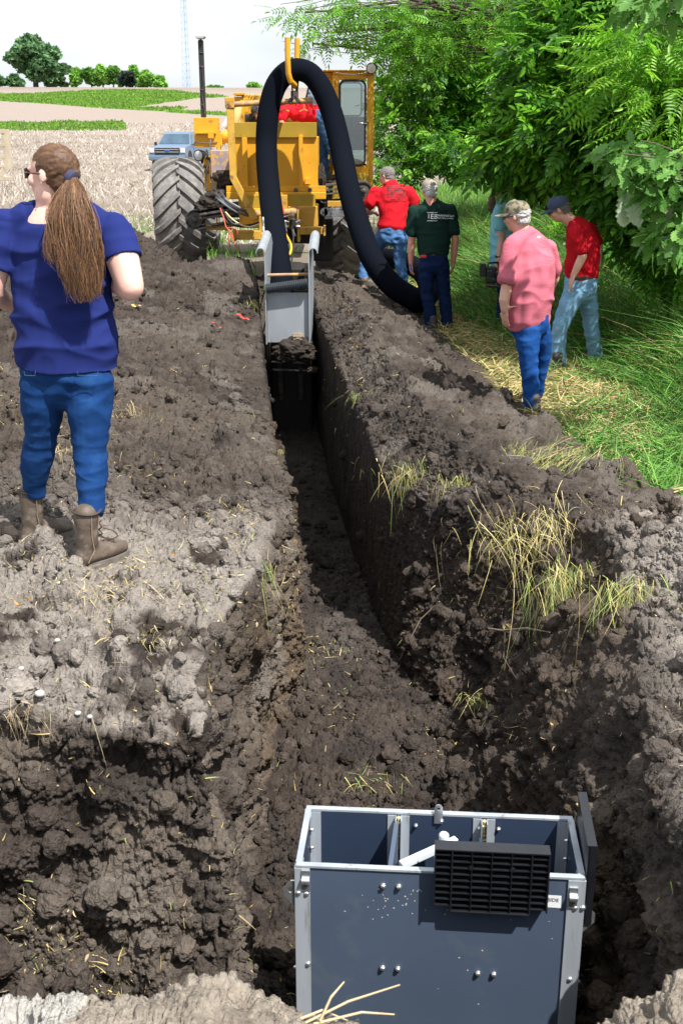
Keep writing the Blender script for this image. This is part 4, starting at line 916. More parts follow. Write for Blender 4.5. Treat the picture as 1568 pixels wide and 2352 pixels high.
def cloth(name, m, vox, mt, parent, folds=.008, fs=(7, 7, 12), seed=1, smooth_it=2, extra=None, cut=None):
    V, F, Nn = remesh(m, vox, smooth_it)
    Q = V*np.array(fs)/7.0; w = 1-np.abs(vnoise(Q + .06*np.stack([vnoise(V, 5, seed+3)]*3, 1), 6, seed))*3.4
    d = folds*(np.clip(w, -.8, 1)*1.0 - .6 + .35*vnoise(Q, 12, seed+5) + .6*vnoise(V, 3.5, seed+7))
    V = V + Nn*d[:, None]
    if extra is not None: V = V + extra(V, Nn)
    if cut is not None:
        k = cut(V); F = F[k[F].all(1)]
    return np_mesh(name, V, F, mt, parent, smooth=True)
def skin(name, m, vox, mt, parent, it=2):
    V, F, Nn = remesh(m, vox, it); return np_mesh(name, V, F, mt, parent, smooth=True)
def head(m, c, s, fwd, up=(0, 0, 1)):
    """skull, jaw, nose, ears, lips; s = head height; fwd = where the face looks"""
    f = Vector(fwd).normalized(); u = Vector(up).normalized(); f = (f-u*f.dot(u)).normalized(); r = f.cross(u); R_ = Matrix((r, f, u)).transposed(); c = Vector(c)
    P_ = lambda x, y, z: c + R_ @ Vector((x*s, y*s, z*s))
    blob(m, P_(0, -.03, .12), (.32*s, .40*s, .37*s), R_); blob(m, P_(0, .10, -.14), (.25*s, .28*s, .33*s), R_); blob(m, P_(0, .20, -.33), (.15*s, .16*s, .13*s), R_)
    chain(m, [P_(0, .37, .07), P_(0, .43, -.05), P_(0, .46, -.12)], [.03*s, .045*s, .06*s], r, 10)
    blob(m, P_(0, .34, .10), (.24*s, .07*s, .05*s), R_, 2); blob(m, P_(0, .36, -.24), (.11*s, .06*s, .05*s), R_, 2)
    for sx in (-1, 1): blob(m, P_(sx*.335, -.02, -.02), (.035*s, .075*s, .13*s), R_, 2); blob(m, P_(sx*.17, .26, -.08), (.11*s, .11*s, .12*s), R_, 2)
    return P_, R_
def hand(m, w, d, pn, s=1.0, curl=.5, thumb=1, spread=.16, mirror=1):
    """w wrist, d towards the fingers, pn palm normal; five unequal bent fingers"""
    w = Vector(w); d = Vector(d).normalized(); pn = Vector(pn); pn = (pn-d*pn.dot(d)).normalized(); x = d.cross(pn)*mirror
    chain(m, [w-d*.02*s, w+d*.045*s, w+d*.085*s], [(.028*s, .019*s), (.040*s, .017*s), (.040*s, .014*s)], x, 12)
    for k, (off, L_) in enumerate(((-.030, .068), (-.010, .078), (.011, .074), (.031, .058))):
        p = w+d*.085*s+x*off*s; dd = (d+x*off*spread*40*.2).normalized(); q = [p-dd*.01*s]
        for j, fr_ in enumerate((.42, .33, .27)):
            a = curl*(j+.6)*.75; q.append(q[-1]+(dd*math.cos(a)+pn*math.sin(a))*L_*s*(fr_ + (.12 if j == 0 else 0)))
        chain(m, q, [.0098*s, .0092*s, .0085*s, .0070*s], x, 8)
    b = w+d*.03*s-x*.026*s; chain(m, [b, b-x*.028*s+d*.022*s+pn*.012*s, b-x*.034*s+d*.052*s+pn*.022*s, b-x*.030*s+d*.074*s+pn*.030*s], [.014*s, .0125*s, .011*s, .008*s], d, 8)
def boot_mesh(name, ank, toe_dir, L_, mt, sole_mt, parent, shaft=.0, w=.05, sr=.05, seed=1):
    """ank = ankle centre above the ground by .10"""
    a = Vector(ank); d = Vector(toe_dir); d.z = 0; d.normalize(); s = Vector((-d.y, d.x, 0)); g = a.z-.10
    m = MB(); P_ = lambda f, z: Vector((a.x+d.x*f, a.y+d.y*f, g+z))
    chain(m, [P_(-.045, .055), P_(.02, .06), P_(L_*.42, .052), P_(L_*.66, .042)], [(w*.82, .045), (w*.86, .05), (w*1.05, .042), (w*.86, .030)], s)
    chain(m, [P_(-.02, .06), P_(-.01, .12), P_(-.005, .12+max(shaft, .03))], [(w*.8, w*1.0), (sr, sr*1.05), (sr*1.08, sr*1.15)], s)
    o = cloth(name, m, .009, mt, parent, .004, (9, 9, 16), seed)
    m = MB(); pr = []
    for t in np.linspace(0, 2*math.pi, 20, endpoint=False):
        f = math.cos(t); q = .5*(L_*.66+.055+.035)*f + .5*(L_*.66-.02); ww = w*(.95+.22*f*(1 if f > 0 else .5)); pr.append(P_(q, -.004)+s*ww*1.05*math.sin(t))
    m.prism(pr, (0, 0, .030)); m.build('sole', sole_mt, o); return o
def denim(name, c, hi, scale=5):
    return mat(name, c, rough=.9, var=.2, scale=scale, col2=hi, fac2=(.48, .85), spec=.1, bump=.007, bscale=8, ridged=True, stretch=(1, 1, 1.7))
M_solem = mat('boot_sole', (.12, .105, .09), rough=.9, var=.3, scale=20); M_belt = mat('belt_leather', (.05, .03, .02), rough=.5)
M_leather = mat('boot_leather', (.085, .062, .046), rough=.62, var=.25, scale=12, col2=(.17, .14, .115), fac2=(.5, .7), bump=.004, bscale=30)
def strands(name, roots, tips, n, w, mt, parent, wob=.012, seg=8, col=None, wave=1.0, spread=None):
    """flat hair strands running through control paths: roots/tips arrays of shape (k,3) interpolated at random"""
    r = rng; K = len(roots); Vs = []; Fs = []; Cs = []; o = 0; t = np.linspace(0, 1, seg+1)
    for i in range(n):
        k = r.integers(K); path = roots[k]; base = np.stack([np.interp(t, np.linspace(0, 1, len(path)), path[:, j]) for j in range(3)], 1)
        R0 = spread[k] if spread is not None else .03; ang = r.random()*2*math.pi; rr = math.sqrt(r.random())
        prof = np.interp(t, np.linspace(0, 1, len(R0)), R0); off = np.stack([np.cos(ang)*prof*rr, .55*np.sin(ang)*prof*rr, 0*t], 1)
        ph = r.random(3)*6.28; wv = wob*np.stack([np.sin(t*7*wave+ph[0]), np.sin(t*6*wave+ph[1]), np.sin(t*5+ph[2])*.4], 1)*(.15+t[:, None])
        end = min(1.0, .78+.25*r.random()); c = base + off + wv; c = np.stack([np.interp(t*end, t, c[:, j]) for j in range(3)], 1)
        a = r.random()*3.14; sd = np.array([math.cos(a), math.sin(a)*.6, 0]); ww = w*(1-.75*t**3)[:, None]
        V = np.concatenate([c-sd*ww, c+sd*ww]); q = np.arange(seg); Fs.append(np.stack([q, q+1, q+seg+2, q+seg+1], 1)+o); o += len(V); Vs.append(V)
        cc = col[r.integers(len(col))]*(.8+.4*r.random()); Cs.append(np.repeat(cc[None], len(V), 0))
    return np_mesh(name, np.concatenate(Vs), np.concatenate(Fs), mt, parent, col=np.concatenate(Cs), smooth=True)

# ---- woman in a blue T-shirt on the near bank
def wm(x, y, dy=0): return at(x, y, 4.72+dy)
wo_ = thing('person', (wm(150, 1262).x, 4.72, .54), 'woman with a long brown ponytail in a blue T-shirt, jeans and work boots', 'person')
m = MB(); hc = wm(121, 402); P_, R_ = head(m, hc, .235, (-1, .38, -.02))
chain(m, [wm(113, 440, .0), wm(126, 474, .02), wm(131, 492, .03)], [(.060, .060), (.058, .060), (.050, .050)])
chain(m, [wm(128, 500, .03), wm(140, 560, .03), wm(150, 700, .03), wm(152, 835, .03)], [(.15, .09), (.18, .11), (.17, .11), (.18, .12)])
Ls, Le, Lw = wm(16, 520, .03), wm(-22, 668, -.02), wm(28, 700, .26)
Rs, Re, Rw = wm(262, 525, .03), wm(300, 660, -.06), wm(240, 640, .24)
chain(m, [Ls, Ls.lerp(Le, .5), Le], [.055, .060, .05]); chain(m, [Le, Le.lerp(Lw, .5), Lw], [.052, .042, .028])
chain(m, [Rs, Rs.lerp(Re, .45), Re], [.055, .070, .056], n=20); chain(m, [Re, Re.lerp(Rw, .45), Rw], [.056, .046, .03])
hand(m, Lw, (.8, .5, .15), (0, .2, 1), 1, .7); hand(m, Rw, (-.7, .6, .15), (0, .2, 1), 1, .7, mirror=-1)
hipL, kneeL, ankL = wm(100, 870, .02), wm(97, 1015, .05), wm(82, 1165, .10)
hipR, kneeR, ankR = wm(205, 870, .0), wm(209, 1030, -.05), wm(211, 1215, -.17)
chain(m, [wm(104, 872, .02), wm(97, 1005, .05), wm(81, 1140, .10), wm(82, 1220, .11)], [.07, .045, .030, .026]); chain(m, [wm(206, 872, .01), wm(207, 1030, -.04), wm(212, 1185, -.15), wm(207, 1262, -.18)], [.07, .045, .032, .028])
body = skin('body', m, .0085, M_skinp, wo_)
M_tee = mat('blue_cotton', (.013, .022, .120), rough=.9, var=.12, scale=5, spec=.12, bump=.008, bscale=5, ridged=True, stretch=(.8, 1, 1.9))
m = MB()
chain(m, [wm(128, 494, .03), wm(131, 520, .03), wm(138, 570, .03), wm(143, 640, .03), wm(146, 720, .02), wm(151, 785, .02), wm(154, 846, .02)], [(.120, .070), (.190, .105), (.215, .128), (.208, .135), (.214, .140), (.218, .150), (.217, .152)], n=28, flat=1)
chain(m, [Ls+Vector((.03, 0, -.01)), wm(70, 497, .03), wm(128, 488, .03), wm(190, 494, .03), Rs+Vector((-.03, 0, -.01))], [.068, .066, .066, .066, .070])
chain(m, [wm(50, 506, .03), wm(92, 488, .02), wm(122, 484, .02), wm(158, 488, .02), wm(222, 506, .03)], [.055, .058, .058, .058, .055])
chain(m, [Ls, Ls.lerp(Le, .66)], [.078, .080], flat=1); chain(m, [Rs, Rs.lerp(Re, .52)], [.074, .082], n=20, flat=1)
def wfold(V, Nn):
    z = V[:, 2]-(wm(150, 745).z); ph_ = z*52 + 6*vnoise(V, 2.6, 9) - V[:, 0]*9; d = .013*(1-2.2*np.abs(np.sin(ph_/2)))*np.exp(-(z/.17)**2)*np.clip(.55+1.2*vnoise(V, 3.5, 12), 0, 1.2); z2 = V[:, 2]-wm(150, 690).z
    d += .006*np.sin(z2*60+V[:, 0]*16+4*vnoise(V, 4, 15))*np.exp(-(z2/.08)**2); return Nn*d[:, None]
tee = cloth('t_shirt', m, .0072, M_tee, wo_, .007, (5, 5, 10), 31, 3, wfold)
M_jw = denim('blue_jeans', (.007, .034, .125), (.018, .07, .20))
m = MB()
chain(m, [wm(153, 826, .02), wm(153, 862, .02), wm(152, 885, .02)], [(.185, .135), (.196, .140), (.180, .125)], n=24)
chain(m, [wm(104, 872, .02), wm(99, 930, .03), wm(97, 1005, .05), wm(85, 1055, .07), wm(80, 1105, .09), wm(81, 1140, .10)], [(.104, .115), (.096, .108), (.074, .080), (.070, .078), (.056, .062), (.046, .052)], flat=1)
chain(m, [wm(206, 872, .01), wm(206, 935, -.01), wm(207, 1030, -.04), wm(211, 1085, -.08), wm(211, 1140, -.12), wm(212, 1185, -.15)], [(.110, .120), (.098, .108), (.074, .080), (.070, .080), (.059, .065), (.049, .055)], flat=1)
def jfold(V, Nn):
    d = 0; leg = 1
    for zc, w_, a_, fq in ((wm(0, 1025).z, .08, .0055, 75), (wm(0, 1150).z, .06, .005, 95), (wm(0, 880).z, .06, .005, 60)):
        z = V[:, 2]-zc; d = d + a_*(1-1.8*np.abs(np.sin((z*fq*1.3+4*vnoise(V, 5, 19)+V[:, 0]*14)/2)))*np.exp(-(z/w_)**2)
    return Nn*(d*(.6+.8*vnoise(V, 5, 21)))[:, None]
jw = cloth('jeans', m, .0075, M_jw, wo_, .0045, (7, 7, 14), 33, 2, jfold)
m = MB()
for x0, x1 in ((56, 82), (178, 226)): m.tube([wm(x0, 852, -.135), wm(x0+1, 862, -.14), wm(x1-1, 863, -.14), wm(x1, 852, -.13)], .0012, 5)
m.build('pocket_seam', mat('seam_thread', (.03, .06, .16)), jw)
BT = (boot_mesh('work_boot', Vector((wm(82, 1215, .11).x, 4.83, .632)), (.62, .78, 0), .27, M_leather, M_solem, wo_, .13, .044, .046, 3), Vector((wm(82, 1215, .11).x, 4.83, .632)))
BT2 = (boot_mesh('work_boot', Vector((wm(205, 1258, -.18).x, 4.54, .632)), (.62, .78, 0), .27, M_leather, M_solem, wo_, .12, .044, .047, 4), Vector((wm(205, 1258, -.18).x, 4.54, .632)))
for (bo, a), d in ((BT, Vector((.62, .78, 0))), (BT2, Vector((.62, .78, 0)))):
    s = Vector((-d.y, d.x, 0)); m = MB(); g = a.z-.10
    m.tube([a+Vector((0, 0, .155))+Vector((math.cos(t)*.058, math.sin(t)*.058, .004*math.sin(t*2))) for t in np.linspace(0, 6.6, 22)], .0055, 6, cap=False); m.build('padded_cuff', mat('dark_cuff', (.05, .035, .028), rough=.7), bo, smooth=True)
    m = MB(); P0 = lambda f, w_, z: a+d*f+s*w_+Vector((0, 0, z-.10))
    zz = [(.056, .20), (.055, .17), (.056, .14), (.066, .118), (.092, .104), (.118, .098)]
    for k in range(len(zz)-1): m.tube([P0(zz[k][0]+.004, .022, zz[k][1]), P0(zz[k+1][0]+.004, -.022, zz[k+1][1])], .0028, 5); m.tube([P0(zz[k][0]+.004, -.022, zz[k][1]), P0(zz[k+1][0]+.004, .022, zz[k+1][1])], .0028, 5)
    m.tube([P0(.075, -.01, .16), P0(.10, -.045, .15), P0(.12, -.05, .12), P0(.10, -.03, .105)], .0028, 5); m.build('boot_lace', M_belt, bo)
    m = MB(); m.box(P0(-.012, 0, .005), (.085, .082, .034), Matrix.Rotation(math.atan2(d.y, d.x), 3, 'Z'), .008); m.build('heel_block', M_solem, bo)
    m = MB(); m.tube([P0(-.052, .0, .03), P0(-.056, .0, .09), P0(-.052, 0, .16), P0(-.056, 0, .25)], .0022, 5); m.tube([P0(-.04, -.040, .04), P0(-.01, -.050, .09), P0(-.02, -.050, .15), P0(-.018, -.054, .24)], .002, 5); m.build('boot_seam', mat('boot_thread', (.25, .2, .15)), bo)
# hair: close cap on the skull plus strands and ponytail
M_hair = mat('brown_hair', attr=True, rough=.55, var=.3, scale=60, stretch=(6, 6, .6), spec=.3)
m = MB(); blob(m, P_(0, -.07, .13), (.345*.235, .425*.235, .385*.235), R_); blob(m, P_(0, -.22, -.10), (.27*.235, .25*.235, .26*.235), R_); blob(m, P_(0, -.42, .02), (.12*.235, .12*.235, .12*.235), R_)
V, F, Nn = remesh(m, .007, 2)
loc = (V-np.array(hc[:]))@np.array([list(r) for r in R_.transposed()]).T/.235
keep = (loc[:, 1] < .27-.0*loc[:, 2]) & ~((loc[:, 1] > -.02) & (loc[:, 2] < .03+.0*loc[:, 1])) & ~((loc[:, 1] > .12) & (loc[:, 2] < .22)) & ~(loc[:, 2] < -.36)
F = F[keep[F].all(1)]
tfl = vnoise(np.stack([loc[:, 1]*.6+loc[:, 2]*.9, loc[:, 2]*6, loc[:, 0]*5], 1), 5.0, 71); V = V+Nn*(.0018*np.sin(vnoise(loc*np.array([3, .8, 3]), 3, 72)*16))[:, None]
base = np.array([.085, .045, .026]); cc = base[None]*(1+.55*tfl[:, None]); cc = mixc(cc, [.22, .105, .045], np.clip(tfl, 0, 1)*.7)
hair = np_mesh('hair', V, F, M_hair, wo_, col=np.clip(cc, .01, 1), smooth=True)
hcol = np.array([[.10, .052, .028], [.13, .066, .033], [.17, .088, .042], [.22, .115, .052], [.08, .043, .025]])
def wp(*a): return np.array([wm(*p)[:] for p in a])
paths = [wp((166, 408, -.10), (172, 440, -.135), (178, 500, -.17), (186, 580, -.185), (190, 640, -.19), (194, 690, -.19)), wp((166, 408, -.10), (176, 440, -.13), (190, 500, -.16), (206, 580, -.18), (206, 640, -.185), (214, 680, -.185)),
         wp((164, 408, -.10), (158, 440, -.13), (152, 490, -.16), (150, 560, -.18), (162, 620, -.19), (178, 670, -.19)), wp((158, 410, -.09), (140, 445, -.11), (120, 490, -.15), (122, 545, -.17), (114, 590, -.175), (150, 618, -.18))]
spr = [[.012, .035, .055, .060, .050, .025], [.012, .032, .045, .050, .040, .02], [.012, .03, .045, .045, .035, .02], [.01, .018, .022, .022, .02, .018]]
strands('ponytail', paths[:3], None, 4600, .0011, M_hair, wo_, .020, 14, hcol, 1.5, spr[:3])
strands('loose_hair', [paths[3], paths[0]], None, 420, .0009, M_hair, wo_, .020, 12, hcol, 1.3, [spr[3], [.02, .05, .08, .09, .08, .06]])
sk_paths = []
for k in range(16):
    a0 = -.9+1.75*k/15; pts = []
    for t in np.linspace(0, 1, 6):
        y_ = .24-.66*t; z_ = (.10+.40*math.cos(a0))*(1-t)+ .02*t + .13*math.sin(math.pi*t)*math.cos(a0); x_ = .36*math.sin(a0)*(1-.8*t**2); pts.append(P_(-x_, y_, z_))
    v = np.array([p[:] for p in pts]); c0 = np.array(P_(0, -.07, .13)[:]); dd = v-c0; L2 = np.linalg.norm(dd, axis=1, keepdims=True); v = c0+dd/L2*np.maximum(L2, .092); sk_paths.append(v)
m = MB(); m.lathe(wm(164, 409, -.085), (P_(0, -.5, -.05)-P_(0, -.3, .03)), [(-.016, .026), (-.012, .031), (.012, .031), (.016, .026)], 20); m.build('hair_band', mat('band_cloth', (.035, .035, .075), rough=.9), wo_, smooth=True)
m = MB(); e1, e2 = P_(-.20, .36, .03), P_(.20, .36, .03)
for sx in (-1, 1): m.box(P_(sx*.15, .375, .03), (.046, .004, .040), R_, .004); 
m.build('sunglasses_lens', M_lens, wo_)
m = MB()
for sx in (-1, 1): m.tube([P_(sx*.25, .36, .05), P_(sx*.345, .25, .045), P_(sx*.355, .0, .03)], .0032, 6)
m.tube([P_(-.25, .37, .05), P_(.25, .37, .05)], .003, 6); m.build('sunglasses_frame', mat('tortoise_frame', (.08, .025, .015), rough=.3), wo_)
m = MB(); blob(m, P_(-.37, -.02, -.12), (.004, .004, .004), None, 2); m.build('earring', M_shiny, wo_)

# ---- generic cap
def cap(c, R_, s, mt, parent, camo=None):
    P_ = lambda x, y, z: Vector(c)+R_ @ Vector((x*s, y*s, z*s)); m = MB(); bm = m.bm; rings = []; n = 24
    for i, (z, rx, ry) in enumerate(((.10, .355, .425), (.17, .36, .43), (.28, .345, .41), (.39, .29, .34), (.47, .19, .22), (.505, .06, .07))):
        rings.append([bm.verts.new(P_(rx*math.cos(2*math.pi*k/n), -.02+ry*math.sin(2*math.pi*k/n), z+.05*(1 if math.sin(2*math.pi*k/n) > 0 else 0)*math.sin(2*math.pi*k/n))) for k in range(n)])
    for i in range(5):
        for k in range(n): bm.faces.new((rings[i][k], rings[i][(k+1) % n], rings[i+1][(k+1) % n], rings[i+1][k]))
    bm.faces.new(rings[-1]); o = m.build('cap', mt, parent, smooth=True)
    m = MB(); bm = m.bm; A, B = [], []
    for k in range(11):
        t = math.pi*(.06+.88*k/10); A.append(P_(.345*math.cos(t), -.02+.41*math.sin(t), .17)); B.append(P_(.33*math.cos(t), .06+.72*math.sin(t)**.8, .13-.05*abs(math.cos(t))))
    va = [bm.verts.new(p) for p in A]; vb = [bm.verts.new(p) for p in B]; vc = [bm.verts.new(p+R_@Vector((0, 0, -.018*s))) for p in A]; vd = [bm.verts.new(p+R_@Vector((0, 0, -.018*s))) for p in B]
    for k in range(10):
        bm.faces.new((va[k], va[k+1], vb[k+1], vb[k])); bm.faces.new((vc[k], vd[k], vd[k+1], vc[k+1])); bm.faces.new((vb[k], vb[k+1], vd[k+1], vd[k]))
    m.build('brim', mt, o, smooth=True); m = MB(); m.lathe(P_(0, -.02, .50), R_@Vector((0, 0, 1)), [(0, .05*s), (.02*s, .04*s), (.025*s, .01*s)], 8); m.build('button', mt, o); return o
def hair_back(c, R_, s, mt, parent, zlo=-.30, zhi=.24, seed=3, thick=1.0):
    P_ = lambda x, y, z: Vector(c)+R_ @ Vector((x*s, y*s, z*s)); m = MB(); blob(m, P_(0, -.05, .11), (.345*s*thick, .425*s*thick, .385*s*thick), R_); blob(m, P_(0, -.16, -.14), (.29*s, .28*s, .22*s), R_)
    V, F, Nn = remesh(m, .009, 2); loc = (V-np.array(Vector(c)[:]))@np.array([list(r) for r in R_.transposed()]).T/s
    V = V+Nn*(.006*vnoise(V, 55, seed)+.004*vnoise(V, 110, seed))[:, None]
    k = (loc[:, 2] > zlo) & (loc[:, 2] < zhi) & (loc[:, 1] < .14) & ~((loc[:, 1] > -.10) & (loc[:, 2] < -.02)); F = F[k[F].all(1)]; return np_mesh('hair', V, F, mt, parent, smooth=False)
def glasses(P_, parent, mt=None):
    m = MB()
    for sx in (-1, 1): m.tube([P_(sx*.26, .40, .04), P_(sx*.345, .25, .04), P_(sx*.355, -.02, .03)], .0035, 6); m.tube([P_(sx*.06, .42, .04), P_(sx*.26, .40, .05), P_(sx*.26, .40, -.04), P_(sx*.08, .42, -.04), P_(sx*.06, .42, .04)], .003, 5)
    m.build('glasses', mt or M_lens, parent)
M_hg = mat('grey_hair', (.42, .41, .40), rough=.8, var=.35, scale=70); M_hd = mat('dark_grey_hair', (.10, .085, .075), rough=.8, var=.35, scale=70)
M_shoe = mat('dark_shoe', (.05, .042, .036), rough=.7, var=.3, scale=20)

# ---- man in the pink checked shirt
def q(x, y, dy=0): return at(x, y, 9.6+dy)
pk = thing('person', (q(1215, 935).x, 9.6, 0), 'grey haired man in a camouflage cap and untucked pink checked shirt', 'person')
m = MB(); hc = q(1187, 497, 0); P_, R_ = head(m, hc, .245, (-.86, .5, -.22), (-.15, .05, 1))
chain(m, [q(1190, 515), q(1203, 540, .01)], [.065, .075])
chain(m, [q(1212, 560, .02), q(1218, 640, .02), q(1215, 740, .02)], [(.15, .11), (.15, .12), (.15, .11)])
S1, E1, W1 = q(1178, 562, -.10), q(1161, 668, -.14), q(1160, 704, -.20); S2, E2, W2 = q(1256, 566, .12), q(1272, 640, .22), q(1250, 690, .34)
W1 = q(1158, 712, -.16)
chain(m, [S1, S1.lerp(E1, .6), E1], [.055, .052, .045]); chain(m, [E1, q(1157, 690, -.16), W1], [.047, .044, .032]); hand(m, W1, (.12, .25, -1), (.5, .4, 0), 1.05, .25)
chain(m, [q(1160, 712, -.17), q(1172, 705, -.19), q(1186, 703, -.18)], [.012, .011, .009], n=8)
chain(m, [S2, E2], [.055, .045]); chain(m, [E2, W2], [.045, .03]); hand(m, W2, (-.4, .5, -.6), (.5, .4, 0), 1.0, .5)
chain(m, [q(1212, 752, -.04), q(1214, 835, -.06), q(1220, 905, -.08)], [.07, .045, .03]); chain(m, [q(1236, 752, .08), q(1243, 830, .16), q(1233, 885, .22)], [.07, .04, .03])
skin('body', m, .010, M_skin, pk)
def checked(name, c1, c2, sc):
    m_ = mat(name, c1, rough=.9, var=.05, scale=5, spec=.1, bump=.009, bscale=5, ridged=True); t = m_.node_tree; N = t.nodes; K = t.links.new
    p = [n for n in N if n.type == 'BSDF_PRINCIPLED'][0]; src = p.inputs['Base Color'].links[0].from_socket; ck = N.new('ShaderNodeTexChecker'); ck.inputs['Scale'].default_value = sc
    tc = [n for n in N if n.type == 'TEX_COORD'][0]; K(tc.outputs['Object'], ck.inputs['Vector']); mx_ = N.new('ShaderNodeMix'); mx_.data_type = 'RGBA'; K(ck.outputs['Fac'], mx_.inputs[0]); K(src, mx_.inputs[6]); mx_.inputs[7].default_value = (*c2, 1); K(mx_.outputs[2], p.inputs['Base Color']); return m_
M_pink = checked('pink_check', (.47, .10, .15), (.54, .165, .215), 120)
m = MB(); chain(m, [q(1205, 538, .01), q(1210, 556, .01), q(1216, 600, .0), q(1217, 650, -.01), q(1214, 700, -.01), q(1212, 733, 0)], [(.10, .08), (.175, .115), (.215, .150), (.222, .170), (.215, .160), (.212, .150)], (.93, .37, 0), n=26)
chain(m, [S1+Vector((.0, 0, 0)), q(1205, 538, .0), S2+Vector((-.03, 0, 0))], [.075, .085, .08])
chain(m, [S1, q(1170, 600, -.12), q(1163, 640, -.14)], [.080, .080, .080]); chain(m, [S2, S2.lerp(E2, .75)], [.08, .075])
chain(m, [q(1190, 528), q(1203, 532, .03), q(1212, 528, .06)], [.035, .045, .035])
def pf(V, Nn):
    x = V[:, 0]-q(1215, 0).x; d = .009*np.sin(x*44+3*vnoise(V, 3, 41)+V[:, 2]*4)*sstep(1.6, 1.0, V[:, 2]); return Nn*(d*(.5+vnoise(V, 3, 43)))[:, None]
shp = cloth('checked_shirt', m, .010, M_pink, pk, .009, (5, 5, 8), 45, 2, pf)
M_jp = denim('mid_blue_jeans', (.009, .055, .22), (.025, .11, .33))
m = MB(); chain(m, [q(1212, 722), q(1214, 750)], [(.17, .13), (.17, .13)], n=22)
chain(m, [q(1212, 752, -.04), q(1211, 790, -.05), q(1214, 835, -.06), q(1218, 880, -.07), q(1221, 926, -.08)], [(.115, .11), (.100, .105), (.082, .088), (.075, .08), (.075, .08)])
chain(m, [q(1236, 752, .08), q(1245, 790, .12), q(1243, 830, .16), q(1236, 872, .2), q(1232, 905, .25)], [(.10, .11), (.085, .10), (.070, .08), (.06, .07), (.055, .06)])
cloth('jeans', m, .010, M_jp, pk, .005, (7, 7, 13), 47, 2)
boot_mesh('shoe', (q(1221, 915).x, 9.50, .10), (-.4, .9, 0), .28, M_shoe, M_solem, pk, 0, .05, .05, 5); boot_mesh('shoe', (q(1235, 900).x, 9.9, .10), (-.2, .9, 0), .28, M_shoe, M_solem, pk, 0, .05, .05, 6)
M_camo = mat('camouflage_cap', (.20, .17, .115), rough=.85, var=.3, scale=9, col2=(.055, .06, .035), fac2=(.5, .53)); cap(hc, R_, .25, M_camo, pk); hair_back(hc, R_, .245, M_hg, pk, -.36, .20, 5, 1.04); glasses(P_, pk)

# ---- man in the red polo
def q(x, y, dy=0): return at(x, y, 11.5+dy)
pl = thing('person', (q(1315, 850).x, 11.5, 0), 'man in dark blue cap, red polo shirt and pale jeans, hand on hip', 'person')
m = MB(); hc = q(1284, 481, -.0); P_, R_ = head(m, hc, .24, (-.86, .30, -.42), (-.42, .05, .9))
chain(m, [q(1292, 493, .0), q(1314, 512, .02)], [.062, .068])
chain(m, [q(1330, 530, .03), q(1338, 580, .03), q(1334, 635, .02)], [(.13, .11), (.13, .12), (.13, .11)], (.5, .86, 0))
S1, E1, W1 = q(1322, 532, -.16), q(1337, 588, -.20), q(1315, 634, -.18); S2, E2 = q(1350, 525, .2), q(1374, 566, .28)
chain(m, [S1, S1.lerp(E1, .6), E1], [.055, .05, .042]); chain(m, [E1, E1.lerp(W1, .5), W1], [.044, .04, .028]); hand(m, W1, (-.15, .1, -.8), (.6, .2, 0), 1.0, .35)
chain(m, [S2, E2], [.055, .045]); chain(m, [E2, q(1372, 610, .2)], [.044, .03]); hand(m, q(1372, 610, .2), (-.3, -.1, -.8), (-.6, .2, 0), 1.0, .4)
chain(m, [q(1320, 668, -.02), q(1284, 755, -.04), q(1281, 825, -.02)], [.07, .045, .03]); chain(m, [q(1345, 668, .10), q(1357, 755, .17), q(1369, 825, .21)], [.07, .045, .03])
skin('body', m, .010, M_skin, pl)
M_polo = mat('red_polo_cloth', (.42, .006, .014), rough=.85, var=.12, scale=5, spec=.12, bump=.008, bscale=5, ridged=True)
m = MB(); chain(m, [q(1316, 510, .02), q(1326, 524, .02), q(1337, 560, .02), q(1336, 600, .02), q(1334, 630, .02)], [(.10, .08), (.165, .125), (.185, .165), (.170, .175), (.155, .170)], (.45, .89, 0), n=24)
chain(m, [S1+Vector((0, .05, 0)), q(1318, 514, .02), S2], [.07, .08, .075]); chain(m, [S1, S1.lerp(E1, .72)], [.078, .080]); chain(m, [S2, S2.lerp(E2, .72)], [.075, .075]); chain(m, [q(1302, 502, -.02), q(1312, 512, .0), q(1322, 506, .03)], [.03, .04, .03])
cloth('polo_shirt', m, .010, M_polo, pl, .009, (5, 5, 9), 51, 2)
m = MB(); chain(m, [q(1334, 630, .02), q(1334, 638, .02)], [(.145, .156), (.145, .156)], (.45, .89, 0), n=24); skin('belt', m, .012, M_belt, pl)
M_jl = denim('pale_jeans', (.15, .29, .43), (.22, .37, .50))
m = MB(); chain(m, [q(1333, 642, .02), q(1332, 665, .03)], [(.15, .165), (.16, .16)], (.45, .89, 0), n=22)
chain(m, [q(1320, 668, -.02), q(1303, 705, -.03), q(1284, 755, -.04), q(1280, 800, -.03), q(1282, 836, -.02)], [(.115, .12), (.10, .105), (.083, .085), (.078, .08), (.085, .085)])
chain(m, [q(1345, 668, .10), q(1352, 705, .13), q(1357, 755, .17), q(1364, 800, .2), q(1370, 838, .22)], [(.105, .12), (.095, .10), (.080, .085), (.075, .08), (.08, .08)])
cloth('jeans', m, .010, M_jl, pl, .005, (7, 7, 12), 53, 2)
boot_mesh('shoe', (q(1274, 838).x, 11.42, .10), (-.8, -.1, 0), .29, M_shoe, M_solem, pl, 0, .05, .05, 7); boot_mesh('shoe', (q(1370, 838).x, 11.75, .10), (-.4, .7, 0), .29, M_shoe, M_solem, pl, 0, .05, .05, 8)
M_ncap = mat('navy_cap_cloth', (.030, .042, .085), rough=.85, var=.12, scale=9); cap(hc, R_, .25, M_ncap, pl); hair_back(hc, R_, .24, M_hd, pl, -.25, .18, 6); glasses(P_, pl)
